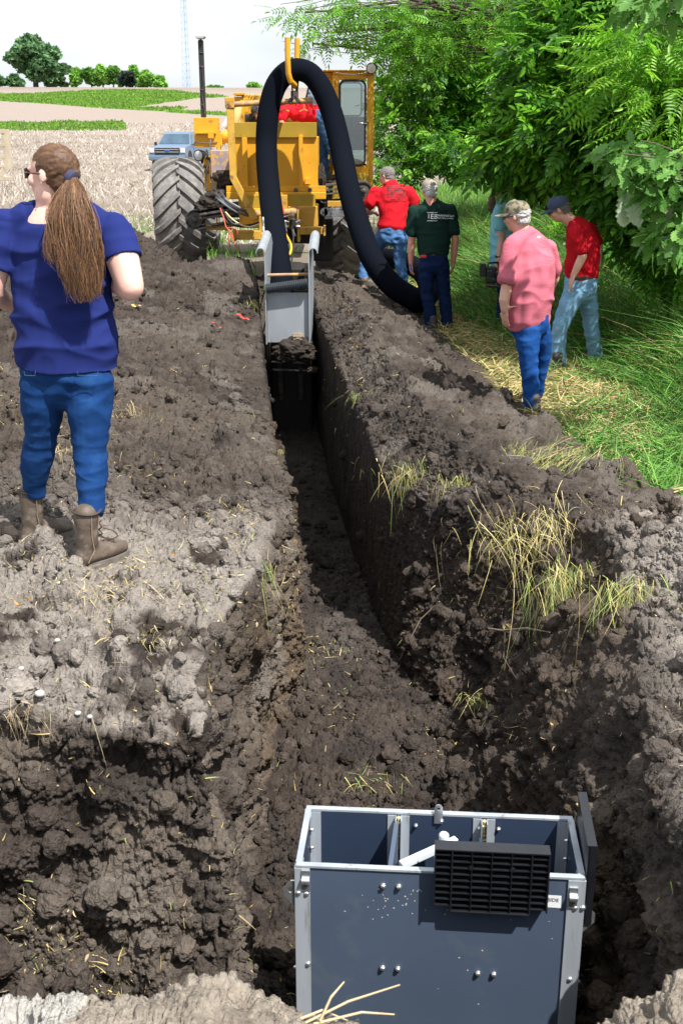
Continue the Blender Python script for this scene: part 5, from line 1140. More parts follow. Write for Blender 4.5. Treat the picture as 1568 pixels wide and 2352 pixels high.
lg = q(1295, 560, -.19); m = MB(); m.lathe(lg, (-.5, -.85, 0), [(0, .012), (.003, .012)], 14); m.build('shirt_emblem', M_white, pl)

# ---- man in the dark green T-shirt
def q(x, y, dy=0): return at(x, y, 13.8+dy)
gr = thing('person', (q(1002, 765).x, 13.8, 0), 'man in a tan cap and dark green T-shirt with white print, holding a blue pen', 'person')
m = MB(); hc = q(986, 437, 0); P_, R_ = head(m, hc, .245, (-.35, .9, -.25), (-.05, .12, 1))
chain(m, [q(988, 450), q(990, 468)], [.065, .07]); chain(m, [q(990, 480, .01), q(994, 530, .01), q(996, 580)], [(.15, .10), (.15, .11), (.15, .11)])
S1, E1, W1 = q(950, 485, .02), q(944, 553, .02), q(943, 606, .04); S2, E2, W2 = q(1032, 482, .02), q(1045, 550, .02), q(1040, 605, .08)
for S_, E_, W_, mi in ((S1, E1, W1, 1), (S2, E2, W2, -1)): chain(m, [S_, S_.lerp(E_, .6), E_], [.055, .052, .043]); chain(m, [E_, E_.lerp(W_, .45), W_], [.044, .042, .028]); hand(m, W_, (.08*mi, .1, -1), (.7*mi, .3, 0), 1.0, .55, mirror=mi)
chain(m, [q(977, 612), q(981, 680, .01), q(991, 745, -.01)], [.07, .045, .03]); chain(m, [q(1014, 612), q(1020, 680, .04), q(1025, 742, .06)], [.07, .045, .03])
skin('body', m, .011, mat('ruddy_skin', (.62, .27, .20), rough=.5, var=.08, scale=14, subsurf=.1), gr)
M_grn = mat('green_cotton', (.009, .028, .022), rough=.9, var=.12, scale=5, spec=.1, bump=.007, bscale=5, ridged=True)
m = MB(); chain(m, [q(990, 464, .01), q(991, 476, .01), q(993, 505, .01), q(996, 545, .01), q(996, 574, .0)], [(.10, .07), (.19, .105), (.215, .130), (.200, .135), (.200, .135)], n=24)
chain(m, [S1, q(990, 468), S2], [.075, .08, .075]); chain(m, [S1, S1.lerp(E1, .68)], [.082, .086]); chain(m, [S2, S2.lerp(E2, .70)], [.082, .086])
gtee = cloth('t_shirt', m, .011, M_grn, gr, .008, (5, 5, 9), 57, 2)
M_prt = mat('white_print', (.75, .78, .76), rough=.7, var=.03)
def print_on(shirt, lines, mt, parent, name='shirt_print', off=.004):
    """flat lettering pressed onto the shirt: every vertex of the text is dropped on the cloth surface from behind"""
    from mathutils.bvhtree import BVHTree
    wl = world_loc(shirt); vs = [v.co+wl for v in shirt.data.vertices]; bv = BVHTree.FromPolygons(vs, [p.vertices[:] for p in shirt.data.polygons])
    for body_, size, c, rot in lines:
        c = Vector(c); Mx = Matrix.Translation(c) @ Matrix.Rotation(rot, 4, 'Y') @ Matrix.Rotation(math.pi/2, 4, 'X'); o = text_mesh(name, body_, size, Mx, mt, parent, ext=.0, bold=size*.012); w2 = world_loc(o) if parent is None else world_loc(parent)
        bm = bmesh.new(); bm.from_mesh(o.data); bmesh.ops.triangulate(bm, faces=bm.faces); bmesh.ops.subdivide_edges(bm, edges=[e for e in bm.edges if e.calc_length() > .03], cuts=2)
        for v in bm.verts:
            p = v.co+w2; h = bv.ray_cast(Vector((p.x, c.y-1.0, p.z)), Vector((0, 1, 0)))
            if h[0] is not None: v.co = h[0]+Vector((0, -off, 0))-w2
        bm.to_mesh(o.data); bm.free()
print_on(gtee, [('DRAINAGE LLC', .031, q(1021, 494.5), .06), ('Farm Tiling Specialists', .0215, q(1021, 500), .06), ('1EB', .078, q(990.5, 496), .04)], M_prt, gr)
def decal_bar(shirt, c, w, h, mt, parent):
    from mathutils.bvhtree import BVHTree
    wl = world_loc(shirt); bv = BVHTree.FromPolygons([v.co+wl for v in shirt.data.vertices], [p.vertices[:] for p in shirt.data.polygons]); m = MB(); bmesh.ops.create_grid(m.bm, x_segments=6, y_segments=3, size=.5)
    for v in m.bm.verts:
        p = Vector((c[0]+v.co.x*w, 0, c[2]+v.co.y*h)); k = bv.ray_cast(Vector((p.x, c[1]-1, p.z)), Vector((0, 1, 0))); v.co = (k[0]+Vector((0, -.004, 0))) if k[0] is not None else Vector((p.x, c[1]-.15, p.z))
    m.build('shirt_print', mt, parent)
decal_bar(gtee, q(990.5, 486.8), .12, .006, M_prt, gr); decal_bar(gtee, q(990.5, 505.4), .12, .006, M_prt, gr)
m = MB(); chain(m, [q(996, 577), q(996, 583)], [(.163, .118), (.163, .118)], n=24); skin('belt', m, .012, mat('brown_belt', (.14, .06, .03), rough=.5), gr)
M_jd = denim('dark_jeans', (.006, .015, .055), (.015, .036, .10))
m = MB(); chain(m, [q(996, 588), q(996, 608)], [(.17, .13), (.18, .135)], n=22); chain(m, [q(977, 612), q(981, 680, .01), q(988, 725, .0), q(992, 755, -.02)], [(.100, .11), (.080, .085), (.077, .08), (.078, .08)]); chain(m, [q(1014, 612), q(1020, 680, .04), q(1024, 720, .05), q(1026, 750, .06)], [(.095, .11), (.078, .085), (.075, .08), (.075, .08)])
cloth('jeans', m, .011, M_jd, gr, .006, (7, 7, 12), 59, 2)
boot_mesh('shoe', (q(992, 765).x, 13.75, .10), (-.3, .9, 0), .28, M_shoe, M_solem, gr, 0, .05, .05, 9); boot_mesh('shoe', (q(1026, 765).x, 13.95, .10), (.2, .9, 0), .28, M_shoe, M_solem, gr, 0, .05, .05, 10)
M_tan = mat('tan_cap_cloth', (.27, .235, .19), rough=.85, var=.1, scale=9); cap(hc, R_, .25, M_tan, gr); hair_back(hc, R_, .245, M_hg, gr, -.34, .20, 7, 1.03)
m = MB(); a_ = q(972, 589, -.135); m.box(a_, (.07, .02, .035), None, .008); m.build('red_pocket_cloth', mat('red_cloth', (.7, .02, .03)), gr)
pen = MB(); pen.tube([q(942, 607, -.03), q(944, 622, -.035)], .008, 8); tag(pen.build('pen', mat('pen_blue', (.02, .06, .45), rough=.3), None), 'small blue pen held in the hand of the man in green', 'pen')

# ---- man in the red T-shirt stepping on the bank
def q(x, y, dy=0): return at(x, y, 15.3+dy)
rd = thing('person', (q(905, 690).x, 15.3, .2), 'grey haired man in a printed red T-shirt stepping onto the bank by the hose', 'person')
m = MB(); hc = q(888, 405, .12); P_, R_ = head(m, hc, .245, (-.8, .55, -.2), (-.1, .25, 1))
chain(m, [q(890, 412, .1), q(896, 428, .06)], [.062, .07]); chain(m, [q(898, 440, .05), q(902, 485, .02), q(900, 530)], [(.15, .10), (.15, .11), (.15, .11)])
S1, E1, W1 = q(862, 443, .06), q(838, 487, .06), q(854, 488, .32); S2, E2, W2 = q(937, 443, .06), q(955, 475, .1), q(962, 488, .3)
for S_, E_, W_ in ((S1, E1, W1), (S2, E2, W2)): chain(m, [S_, S_.lerp(E_, .6), E_], [.058, .055, .046]); chain(m, [E_, E_.lerp(W_, .5), W_], [.046, .042, .03]); hand(m, W_, (.5, .8, -.1), (0, 0, -1), 1.0, .6)
chain(m, [q(882, 545, .03), q(846, 582, .28), q(836, 632, .16)], [.07, .045, .03]); chain(m, [q(920, 548), q(917, 595, -.02), q(924, 650, -.07), q(919, 678, -.08)], [.07, .045, .035, .03])
skin('body', m, .011, M_skin, rd)
M_red = mat('red_cotton', (.55, .012, .022), rough=.9, var=.1, scale=5, spec=.1, bump=.008, bscale=5, ridged=True)
m = MB(); chain(m, [q(897, 424, .06), q(899, 434, .06), q(901, 460, .04), q(902, 495, .02), q(900, 521)], [(.10, .07), (.19, .10), (.215, .135), (.195, .140), (.200, .140)], n=24)
chain(m, [S1, q(897, 428, .06), S2], [.08, .085, .08]); chain(m, [S1, S1.lerp(E1, .55)], [.09, .092]); chain(m, [S2, S2.lerp(E2, .65)], [.09, .092])
rtee = cloth('t_shirt', m, .011, M_red, rd, .009, (6, 6, 7), 61, 2)
M_blk = mat('black_print', (.05, .012, .014), rough=.7, var=.03)
print_on(rtee, [('Fawcett', .088, q(905, 428), 0), ('Farms', .098, q(909, 438), 0), ('A Heritage Of Superior', .032, q(908, 446), 0), ('Agricultural Practices', .032, q(908, 451), 0), ('Since 1850', .032, q(908, 456), 0), ('Cedar County Iowa', .032, q(909, 461), 0)], M_blk, rd)
M_jm = denim('light_blue_jeans', (.07, .17, .36), (.12, .25, .43))
m = MB(); chain(m, [q(899, 524), q(899, 545)], [(.185, .135), (.19, .14)], n=22)
chain(m, [q(882, 545, .03), q(862, 562, .18), q(846, 582, .28), q(838, 612, .2), q(835, 637, .15)], [(.11, .12), (.10, .11), (.085, .09), (.075, .08), (.072, .075)]); chain(m, [q(920, 548), q(917, 595, -.02), q(924, 635, -.06), q(924, 665, -.08), q(919, 683, -.08)], [(.105, .115), (.085, .09), (.075, .08), (.068, .07), (.06, .065)])
cloth('jeans', m, .011, M_jm, rd, .009, (7, 7, 12), 63, 2)
boot_mesh('work_boot', q(836, 655, .1)+Vector((0, 0, .0)), (-.3, -.6, 0), .28, M_leather, M_solem, rd, .05, .052, .05, 11); boot_mesh('work_boot', q(918, 685, -.1), (-.1, -.8, 0), .28, M_leather, M_solem, rd, 0, .052, .05, 12)
hair_back(hc, R_, .245, mat('short_grey_hair', (.16, .14, .135), rough=.85, var=.3, scale=70), rd, -.30, .60, 8, 1.03)

# ---- bearded man in a pale blue T-shirt behind, with a film camera
def q(x, y, dy=0): return at(x, y, 14.0+dy)
bd = thing('person', (q(1150, 745).x, 14.0, 0), 'bearded man in a pale blue T-shirt half hidden behind the pink shirt, filming', 'person')
m = MB(); hc = q(1146, 440, 0); P_, R_ = head(m, hc, .245, (-.95, .15, -.25), (-.15, .0, 1))
chain(m, [q(1150, 452), q(1155, 470)], [.062, .07]); chain(m, [q(1158, 490), q(1160, 560), q(1158, 600)], [(.12, .12)]*3)
S1, E1, W1 = q(1147, 486, -.14), q(1152, 550, -.16), q(1144, 598, -.22)
chain(m, [S1, S1.lerp(E1, .6), E1], [.058, .055, .045]); chain(m, [E1, E1.lerp(W1, .5), W1], [.047, .044, .03]); hand(m, W1, (-.25, .1, -1), (.6, .3, 0), 1.05, .8)
chain(m, [q(1154, 620), q(1156, 680), q(1151, 730)], [.06, .045, .03]); chain(m, [q(1174, 620, .1), q(1176, 680, .1), q(1173, 730, .1)], [.06, .045, .03]); skin('body', m, .011, M_skin, bd)
m = MB(); chain(m, [q(1154, 463), q(1154, 478), q(1152, 520), q(1152, 570), q(1152, 604)], [(.09, .09), (.125, .16), (.15, .18), (.155, .18), (.150, .17)], n=24); chain(m, [S1, S1.lerp(E1, .5)], [.085, .088]); chain(m, [S1, q(1154, 470), q(1165, 482, .15)], [.07, .08, .07])
cloth('t_shirt', m, .011, mat('pale_blue_cotton', (.20, .52, .60), rough=.85, var=.1), bd, .008, (5, 5, 9), 65, 2)
m = MB(); chain(m, [q(1156, 598), q(1158, 620)], [(.15, .15), (.15, .15)]); chain(m, [q(1154, 620), q(1156, 680), q(1150, 738)], [.095, .078, .072]); chain(m, [q(1174, 620, .1), q(1176, 680, .1), q(1174, 738, .1)], [.09, .075, .07]); cloth('jeans', m, .011, M_jd, bd, .006, (7, 7, 12), 67, 2)
boot_mesh('shoe', (q(1149, 745).x, 14.0, .10), (-.9, .1, 0), .29, mat('navy_shoe', (.02, .03, .07)), M_solem, bd, 0, .05, .05, 13); boot_mesh('shoe', (q(1172, 745).x, 14.15, .10), (-.7, .3, 0), .29, M_shoe, M_solem, bd, 0, .05, .05, 14)
m = MB(); chain(m, [P_(0, .30, -.22), P_(0, .42, -.45), P_(0, .44, -.75), P_(0, .42, -.98)], [(.055, .04), (.06, .05), (.05, .045), (.02, .02)], R_ @ Vector((1, 0, 0))); V, F, Nn = remesh(m, .009, 2); V += Nn*(.010*vnoise(V*np.array([1, 1, .3]), 60, 9))[:, None]; np_mesh('beard', V, F, mat('brown_beard', (.12, .07, .05), rough=.85, var=.4, scale=40), bd, smooth=False)
hair_back(hc, R_, .245, M_hd, bd, -.25, .6, 9)
m = MB(); m.lathe(q(1145, 590, -.20), (.1, -.05, 1), [(-.012, .041), (-.011, .044), (.011, .044), (.012, .041)], 16); m.build('wrist_watch', M_dark, bd, smooth=True)
fc = thing('film_camera', q(1132, 650, -.3), 'black film camera with viewfinder hanging from the hand of the bearded man', 'camera')
def qb(m, x0, y0, x1, y1, dy, dep, bev=.006): a = at(x0, y1, 14.0+dy); b = at(x1, y0, 14.0+dy); m.b2((a.x, 14.0+dy, a.z), (b.x, 14.0+dy+dep, b.z), bev)
m = MB(); qb(m, 1114, 614, 1140, 650, -.36, .16, .012); m.build('camera_body', M_black, fc)
m = MB(); qb(m, 1102, 606, 1116, 636, -.38, .13, .006); m.build('monitor', M_black, fc)
m = MB(); qb(m, 1120, 648, 1144, 661, -.35, .14, .01); m.build('battery_plate', M_dark, fc)
m = MB(); m.tube([q(1118, 614, -.28), q(1122, 604, -.28), q(1142, 603, -.25), q(1147, 616, -.25)], .013, 8); m.build('top_handle', M_black, fc, smooth=True)
m = MB(); m.lathe(q(1138, 630, -.36), (.6, -1, 0), [(0, .035), (.05, .042), (.052, .05), (.08, .05), (.081, .04)], 16); m.build('lens', M_black, fc, smooth=True)
m = MB()
for x, y in ((1120, 622), (1126, 622), (1132, 640), (1138, 652), (1128, 655)): m.lathe(q(x, y, -.37), (0, -1, 0), [(0, .008), (.012, .007)], 8)
m.build('knobs', M_shiny, fc)

# ---- man bent over the hopper
def q(x, y, dy=0): return at(x, y, 18.0+dy)
bt = thing('person', (q(745, 416).x, 18.0, q(745, 416).z), 'man in a red T-shirt and dark cap bent double over the machine behind the hopper', 'person')
m = MB(); hc = q(596, 258, .1); P_, R_ = head(m, hc, .24, (-.75, .1, -.65), (-.7, .1, .7)); chain(m, [q(606, 258, .05), q(628, 256, .02)], [.06, .07]); chain(m, [q(650, 262), q(690, 262), q(730, 266)], [(.14, .12)]*3)
S1, E1, W1 = q(652, 254, -.12), q(648, 284, -.16), q(640, 306, -.05)
chain(m, [S1, E1], [.062, .05]); chain(m, [E1, W1], [.048, .034]); hand(m, W1, (-.3, .2, -.8), (.6, .2, 0), 1, .5); S2, E2 = q(640, 262, .18), q(628, 290, .2); chain(m, [S2, E2, q(615, 305, .2)], [.06, .045, .03]); hand(m, q(615, 305, .2), (-.6, .2, -.6), (.6, .2, -.2), 1, .5)
chain(m, [q(740, 272, -.05), q(764, 342, -.08), q(777, 390, -.05)], [.07, .045, .03]); chain(m, [q(738, 275, .1), q(741, 345, .12), q(747, 400, .12)], [.07, .045, .03]); skin('body', m, .012, M_skin, bt)
m = MB(); chain(m, [q(632, 256, .02), q(645, 258, .02), q(680, 259), q(712, 262), q(730, 266)], [(.10, .10), (.14, .16), (.155, .18), (.150, .18), (.145, .17)], (0, 0, 1), n=22); chain(m, [S1, S1.lerp(E1, .55)], [.085, .088]); chain(m, [S1, q(640, 256, .02), S2], [.08, .09, .08]); chain(m, [S2, S2.lerp(E2, .5)], [.08, .08]); cloth('t_shirt', m, .012, M_red, bt, .012, (9, 6, 6), 71, 2)
M_jo = denim('oily_jeans', (.045, .12, .27), (.07, .075, .08), 7)
m = MB(); chain(m, [q(728, 266), q(742, 272)], [(.155, .17), (.15, .165)], (0, 0, 1)); chain(m, [q(740, 272, -.05), q(752, 305, -.07), q(764, 342, -.08), q(772, 372, -.06), q(777, 395, -.05)], [(.12, .12), (.105, .11), (.090, .09), (.075, .075), (.068, .07)]); chain(m, [q(738, 275, .1), q(740, 310, .12), q(741, 345, .12), q(744, 380, .12), q(747, 406, .12)], [(.11, .12), (.10, .105), (.085, .09), (.075, .08), (.07, .07)])
cloth('jeans', m, .012, M_jo, bt, .011, (7, 7, 11), 73, 2)
boot_mesh('work_boot', q(747, 414, .12), (-.6, .4, 0), .28, M_shoe, M_solem, bt, 0, .05, .05, 15); boot_mesh('work_boot', q(778, 402, -.05), (-.6, .4, 0), .28, M_shoe, M_solem, bt, 0, .05, .05, 16)
cap(hc, R_, .25, mat('grey_cap_cloth', (.05, .05, .06), rough=.85), bt); hair_back(hc, R_, .24, M_hd, bt, -.25, .18, 10)
m = MB(); m.box(q(741, 263, -.185), (.03, .01, .045), None, .003); m.build('pocket_tag', mat('red_tag', (.6, .03, .03)), bt)
# ------------------------------------------------------------------ leaves, grass and straw
M_leaf = mat('leaf', attr=True, rough=.45, var=.18, scale=3, trans=.48, spec=.35)
M_leafs = mat('leaf_far', attr=True, rough=.7, var=.15, scale=.8, trans=.25, spec=.2)
M_bark = mat('bark', (.085, .065, .050), rough=.95, var=.35, scale=7, stretch=(1, 1, .2), bump=.012, bscale=22)
M_blade = mat('grass_blade', attr=True, rough=.5, var=.15, scale=4, trans=.30, spec=.3)
M_straw = mat('straw', attr=True, rough=.7, var=.15, scale=12, spec=.25)
def leaflet(L_=1.0, w=.38, fold=.10, droop=.12):
    V = np.array([[0, 0, 0], [.30*L_, w*.42*L_, fold*L_*.5], [.62*L_, w*.40*L_, fold*L_*.5-droop*.3*L_], [L_, 0, -droop*L_], [.62*L_, -w*.40*L_, fold*L_*.5-droop*.3*L_], [.30*L_, -w*.42*L_, fold*L_*.5], [.32*L_, 0, 0], [.64*L_, 0, -droop*.35*L_]])
    F = np.array([[0, 6, 1, 1], [6, 7, 2, 1], [7, 3, 2, 2], [0, 5, 6, 6], [6, 5, 4, 7], [7, 4, 3, 3]]); T = []
    for f in F:
        q_ = list(dict.fromkeys(f.tolist()))
        if len(q_) == 3: T.append(q_)
        else: T += [[q_[0], q_[1], q_[2]], [q_[0], q_[2], q_[3]]]
    return V, np.array(T)
def rotz(a): c, s = math.cos(a), math.sin(a); return np.array([[c, -s, 0], [s, c, 0], [0, 0, 1]])
def compound(npair=3, L_=.26, lf=.105, w=.42, ang=.95):
    """one feather-shaped leaf: leaflets in pairs along a stalk, and one at the tip"""
    Vs, Fs, o = [], [], 0
    for i in range(npair):
        x = L_*(.30+.62*i/npair)
        for s in (-1, 1):
            V, F = leaflet(lf*(1-.1*abs(i-1)), w); V = V@rotz(s*ang).T + [x, 0, -.02*x]; Vs.append(V); Fs.append(F+o); o += len(V)
    V, F = leaflet(lf*1.1, w); Vs.append(V+[L_*.92, 0, -.01]); Fs.append(F+o); o += len(V)
    st = np.array([[0, .0015, 0], [0, -.0015, 0], [L_, -.001, -.01], [L_, .001, -.01]]); Vs.append(st); Fs.append(np.array([[0, 1, 2], [0, 2, 3]])+o)
    return np.concatenate(Vs), np.concatenate(Fs)
def oak_leaf(L_=.16):
    pr = []; n = 11
    for i in range(n+1):
        t = i/n; w = .30*math.sin(math.pi*min(1, t*.93+.05))**.7*(.62+.38*(i % 2)) * (1 if t < .95 else .5); pr.append((t*L_, w*L_))
    V = [[x, 0, -.12*L_*(x/L_)**2+.0] for x, w in pr] + [[x, w, .05*L_-.15*L_*(x/L_)**2] for x, w in pr] + [[x, -w, .05*L_-.15*L_*(x/L_)**2] for x, w in pr]; F = []
    for i in range(n): F += [[i, i+1, n+1+i+1], [i, n+1+i+1, n+1+i], [i, 2*(n+1)+i, 2*(n+1)+i+1], [i, 2*(n+1)+i+1, i+1]]
    return np.array(V), np.array(F)
def orient(dirs, roll, tilt=0):
    """matrices whose x axis follows dirs and whose z axis is about up, rolled"""
    x = dirs/np.linalg.norm(dirs, axis=1, keepdims=True); up = np.tile([0., 0., 1.], (len(x), 1)) + roll; z = up - x*(up*x).sum(1, keepdims=True); z /= np.linalg.norm(z, axis=1, keepdims=True); y = np.cross(z, x)
    return np.stack([x, y, z], 2)
def crown(name, clumps, n, tmpl, mt, parent, cols, smin=.8, smax=1.25, droop=.45, seed=1, shell=.55, roll=.5, gap=.0):
    """leaves scattered through ellipsoid clumps [(centre, radii)], denser near the surface, with gaps"""
    r = np.random.default_rng(seed); vol = np.array([c[1][0]*c[1][1]*c[1][2] for c in clumps])**.72; k = r.choice(len(clumps), n*2, p=vol/vol.sum())
    c = np.array([clumps[i][0] for i in k], float); rad = np.array([clumps[i][1] for i in k], float)
    d = r.normal(size=(len(k), 3)); d /= np.linalg.norm(d, axis=1, keepdims=True); q_ = (shell+(1-shell)*r.random(len(k)))**.8; q_ = np.where(r.random(len(k)) < .3, r.random(len(k))**.5, q_)
    P_ = c + d*rad*q_[:, None]; P_ = P_ + .25*rad*np.stack([vnoise(P_, 1.3/rad.mean(), seed+i) for i in range(3)], 1)
    keep = vnoise(P_, 2.2/rad.mean()**.6, seed+9)+.15*vnoise(P_, 7, seed+10) > gap-.25; P_ = P_[keep][:n]; d = d[keep][:n]; m_ = len(P_)
    dirs = d*np.array([1, 1, .35]) + r.normal(size=(m_, 3))*.55 + np.array([0, 0, -droop]); Rm = orient(dirs, r.normal(size=(m_, 3))*roll)
    V0, F0 = tmpl; sc = smin+(smax-smin)*r.random((m_, 1)); cols = np.array(cols); ci_ = r.random(m_)+.35*vnoise(P_, .8, seed+20); ci_ = np.clip((ci_*len(cols)).astype(int), 0, len(cols)-1); C_ = cols[ci_]*(.75+.5*r.random((m_, 1)))
    V, F, C_ = instances(V0, F0, Rm, sc, P_, C_); return np_mesh(name, V, F, mt, parent, col=np.clip(C_, .004, 1), smooth=False)
def limb(m, a, b, r0, r1, sag=.1, n=7, seed=0):
    a, b = Vector(a), Vector(b); r = random.Random(seed); P_ = []; L_ = (b-a).length
    for i in range(n+1):
        t = i/n; p = a.lerp(b, t); p.z += sag*L_*math.sin(math.pi*t); p += Vector((r.uniform(-1, 1), r.uniform(-1, 1), r.uniform(-1, 1)))*.03*L_*(1 if 0 < i < n else 0); P_.append(p)
    m.tube(P_, [r0+(r1-r0)*i/n for i in range(n+1)], 8); return P_
ASH = compound(3, .27, .115, .44); WAL = compound(6, .42, .10, .30, 1.15)
greens = [[.050, .165, .014], [.080, .235, .018], [.115, .30, .022], [.17, .38, .028], [.034, .115, .016]]
bright = [[.17, .43, .028], [.23, .50, .035], [.13, .35, .025], [.28, .54, .045]]
def el(x, y, Y, rx, ry, rz): return (tuple(at(x, y, Y)), (rx, ry, rz))
def tree(name, label, base, top, r0, clumps, n, tmpl, cols, seed, droop=.45, group=None, mt=None, forks=None, gap=0.0, smin=.8, smax=1.25):
    root = thing(name, base, label, 'tree', group); b, t = Vector(base), Vector(top); m = MB(); r = random.Random(seed); P_ = [b]
    for i in range(1, 7): P_.append(b.lerp(t, i/6)+Vector((r.uniform(-.12, .12), r.uniform(-.12, .12), 0)))
    m.tube([b-Vector((0, 0, .1))]+P_, [r0*1.35]+[r0*(1-.75*i/6) for i in range(7)], 12); m.build('trunk', M_bark, root, smooth=True)
    for k, (c, rad) in enumerate(clumps):
        m = MB(); c = Vector(c); f = min(.95, max(.15, (c.z-b.z-.8)/max(1, (t.z-b.z)))); s = b.lerp(t, f*.8); Q_ = limb(m, s, c, r0*.24, .014, .06, 8, seed+k)
        for j in range(7): e = Q_[3+(j % 5)]; limb(m, e, c+Vector((r.uniform(-1, 1)*rad[0], r.uniform(-1, 1)*rad[1], r.uniform(-1, 1)*rad[2]))*.85, .011, .004, .05, 5, seed+k*9+j)
        m.build('limb', M_bark, root, smooth=True)
    crown('crown', clumps, n, tmpl, mt or M_leaf, root, cols, seed=seed, droop=droop, gap=gap, smin=smin, smax=smax); return root
# ash tree over the path: the trunk that shows between the leaves
tA = at(1212, 392, 27)
tree('ash_tree', 'ash tree with a dark bare trunk showing between its leafy branches behind the path', tA, Vector((tA.x-.3, 27, tA.z+7.5)), .19,
     [el(1120, 250, 25, 1.3, 1.4, .8), el(1010, 330, 24, 1.0, 1.2, .55), el(930, 290, 24, .75, .9, .6), el(1090, 150, 25, 1.3, 1.5, .9), el(980, 180, 24, .95, 1, .65), el(1180, 60, 26, 1.6, 1.6, 1.0), el(1020, 70, 24, 1.0, 1.1, .6), el(1300, 150, 26, 1.7, 1.6, 1.2), el(1080, 340, 23, .9, 1, .35), el(910, 385, 23, .35, .6, .25), el(900, 220, 25, .35, .5, .4)],
     8600, ASH, greens+bright[:2], 11, gap=.15)
# long branch reaching out over the machine from a walnut at the side
tW = Vector((7.2, 18.5, .3))
tree('walnut_tree', 'walnut tree reaching a thin feathery branch over the top of the cab', tW, Vector((6.6, 18.5, 8.5)), .17,
     [el(700, 28, 18, .42, .5, .20), el(780, 20, 18, .50, .6, .22), el(860, 30, 18, .6, .7, .3), el(940, 60, 18, .55, .7, .35), el(760, 75, 18, .28, .4, .13), el(720, 100, 18.3, .16, .2, .12), el(850, 110, 18.5, .3, .4, .16), el(960, 120, 18, .45, .6, .3), el(1060, 40, 18, .8, .9, .5), el(1180, 0, 18, 1, 1, .6)],
     1100, compound(5, .34, .085, .32, 1.05), greens[1:4]+bright[:1], 23, droop=.6, gap=.05)
# dense nearer ash on the right
tB = Vector((6.2, 13.0, .2))
tree('ash_tree', 'broad leafy ash tree filling the upper right above the men in caps', tB, Vector((5.6, 12.6, 6.0)), .16,
     [el(1170, 375, 13.2, .40, .5, .16), el(1250, 385, 13.2, .42, .6, .18), el(1340, 370, 13.0, .5, .7, .22), el(1450, 420, 12, .45, .7, .4), el(1540, 500, 12, .5, .8, .6), el(1300, 290, 12.8, .7, .9, .5), el(1420, 300, 12.4, .8, .9, .6), el(1540, 330, 12, .8, .9, .7), el(1210, 340, 13, .45, .6, .28), el(1350, 180, 13, .9, 1, .6), el(1480, 150, 13, 1, 1, .7), el(1400, 60, 13.5, 1, 1, .6), el(1540, 40, 13, .9, 1, .6)],
     9000, ASH, greens+greens[:3]+bright[:1], 37, gap=.04)
# walnut foliage at the far right edge with long feathery leaves
tree('walnut_tree', 'walnut tree with long feathery leaves at the right edge', Vector((6.0, 11.6, .15)), Vector((5.7, 11.6, 5.8)), .12,
     [el(1500, 130, 11.4, .5, .5, .4), el(1455, 210, 11.4, .36, .45, .30), el(1550, 250, 11.0, .4, .5, .4), el(1540, 60, 11.4, .52, .5, .36)], 620, WAL, bright+greens[2:4], 41, droop=.5)
# oak with big lobed leaves
OAK = oak_leaf(.17)
tO = tree('oak_tree', 'oak tree with large lobed grey green leaves at the right edge', Vector((4.3, 8.6, .1)), Vector((4.0, 8.5, 3.4)), .09,
     [el(1470, 385, 8.4, .26, .3, .13), el(1540, 420, 8.3, .25, .3, .20), el(1430, 350, 8.5, .18, .25, .10), el(1550, 540, 8.2, .20, .25, .20), el(1510, 15, 8.2, .28, .4, .12)], 560, OAK, [[.14, .31, .065], [.19, .38, .085], [.10, .25, .045]], 43, droop=.55, smin=.55, smax=1.0)
m = MB(); Q_ = limb(m, at(1450, 400, 8.35), at(1440, 432, 8.3), .007, .005, 0, 4); m.build('broken_twig', M_bark, tO)
r = np.random.default_rng(5); c = np.array([at(x, y, 8.3)[:] for x, y in ((1436, 440), (1440, 446), (1430, 450), (1446, 448), (1448, 455), (1435, 462), (1524, 462), (1530, 466))]); dd = np.stack([(c[:, 0]-at(1440, 0, 8.3).x)*1.5+r.normal(size=8)*.12, r.normal(size=8)*.25, -np.ones(8)], 1); dd[6:, 0] = r.normal(size=2)*.1
V, F, Cc = instances(*OAK, orient(dd, r.normal(size=(8, 3))*.6+np.array([0, -1.5, 0])), np.full((8, 1), 1.25), c, np.array([[.50, .62, .42]]*6+[[.42, .45, .30]]*2)); np_mesh('hanging_leaves', V, F, M_leaf, tO, col=Cc)
# shrubs and young growth closing the wood edge
bsh = [((5.2, 16.5), 1.5, 1.25, 900, 0), ((7.2, 15), 1.8, 1.5, 900, 0), ((4.9, 20.5), 1.1, 1.0, 800, 1), ((6.4, 22), 1.7, 2.0, 1300, 0), ((8.4, 19), 2.2, 2.6, 1500, 0), ((10.5, 23), 2.8, 3.2, 1700, 0), ((7.2, 28), 2.4, 3.2, 1700, 0), ((11, 32), 3.5, 4, 2000, 0), ((5.3, 12.6), .9, .85, 650, 0), ((6.6, 11.0), 1.2, 1.6, 900, 0), ((14, 28), 3.5, 4.5, 1800, 0), ((9.5, 14.5), 2.2, 3.2, 1500, 0)]
blab = ['low dark shrub behind the man in the red polo', 'dense shrub at the wood edge under the ash branches', 'small bright shrub beside the bare tree trunk', 'shrub just right of the bare tree trunk', 'tall shrub in the shade deep behind the polo shirt', 'large dark thicket shrub far back in the wood', 'shrub far behind the bare tree trunk', 'farthest dark thicket in the wood', 'leafy weed shrub right of the pale jeans', 'tall shrub at the right edge under the hanging pale leaves', 'tree-high thicket at the far right back of the wood', 'broad shrub deep in shade at the right edge']
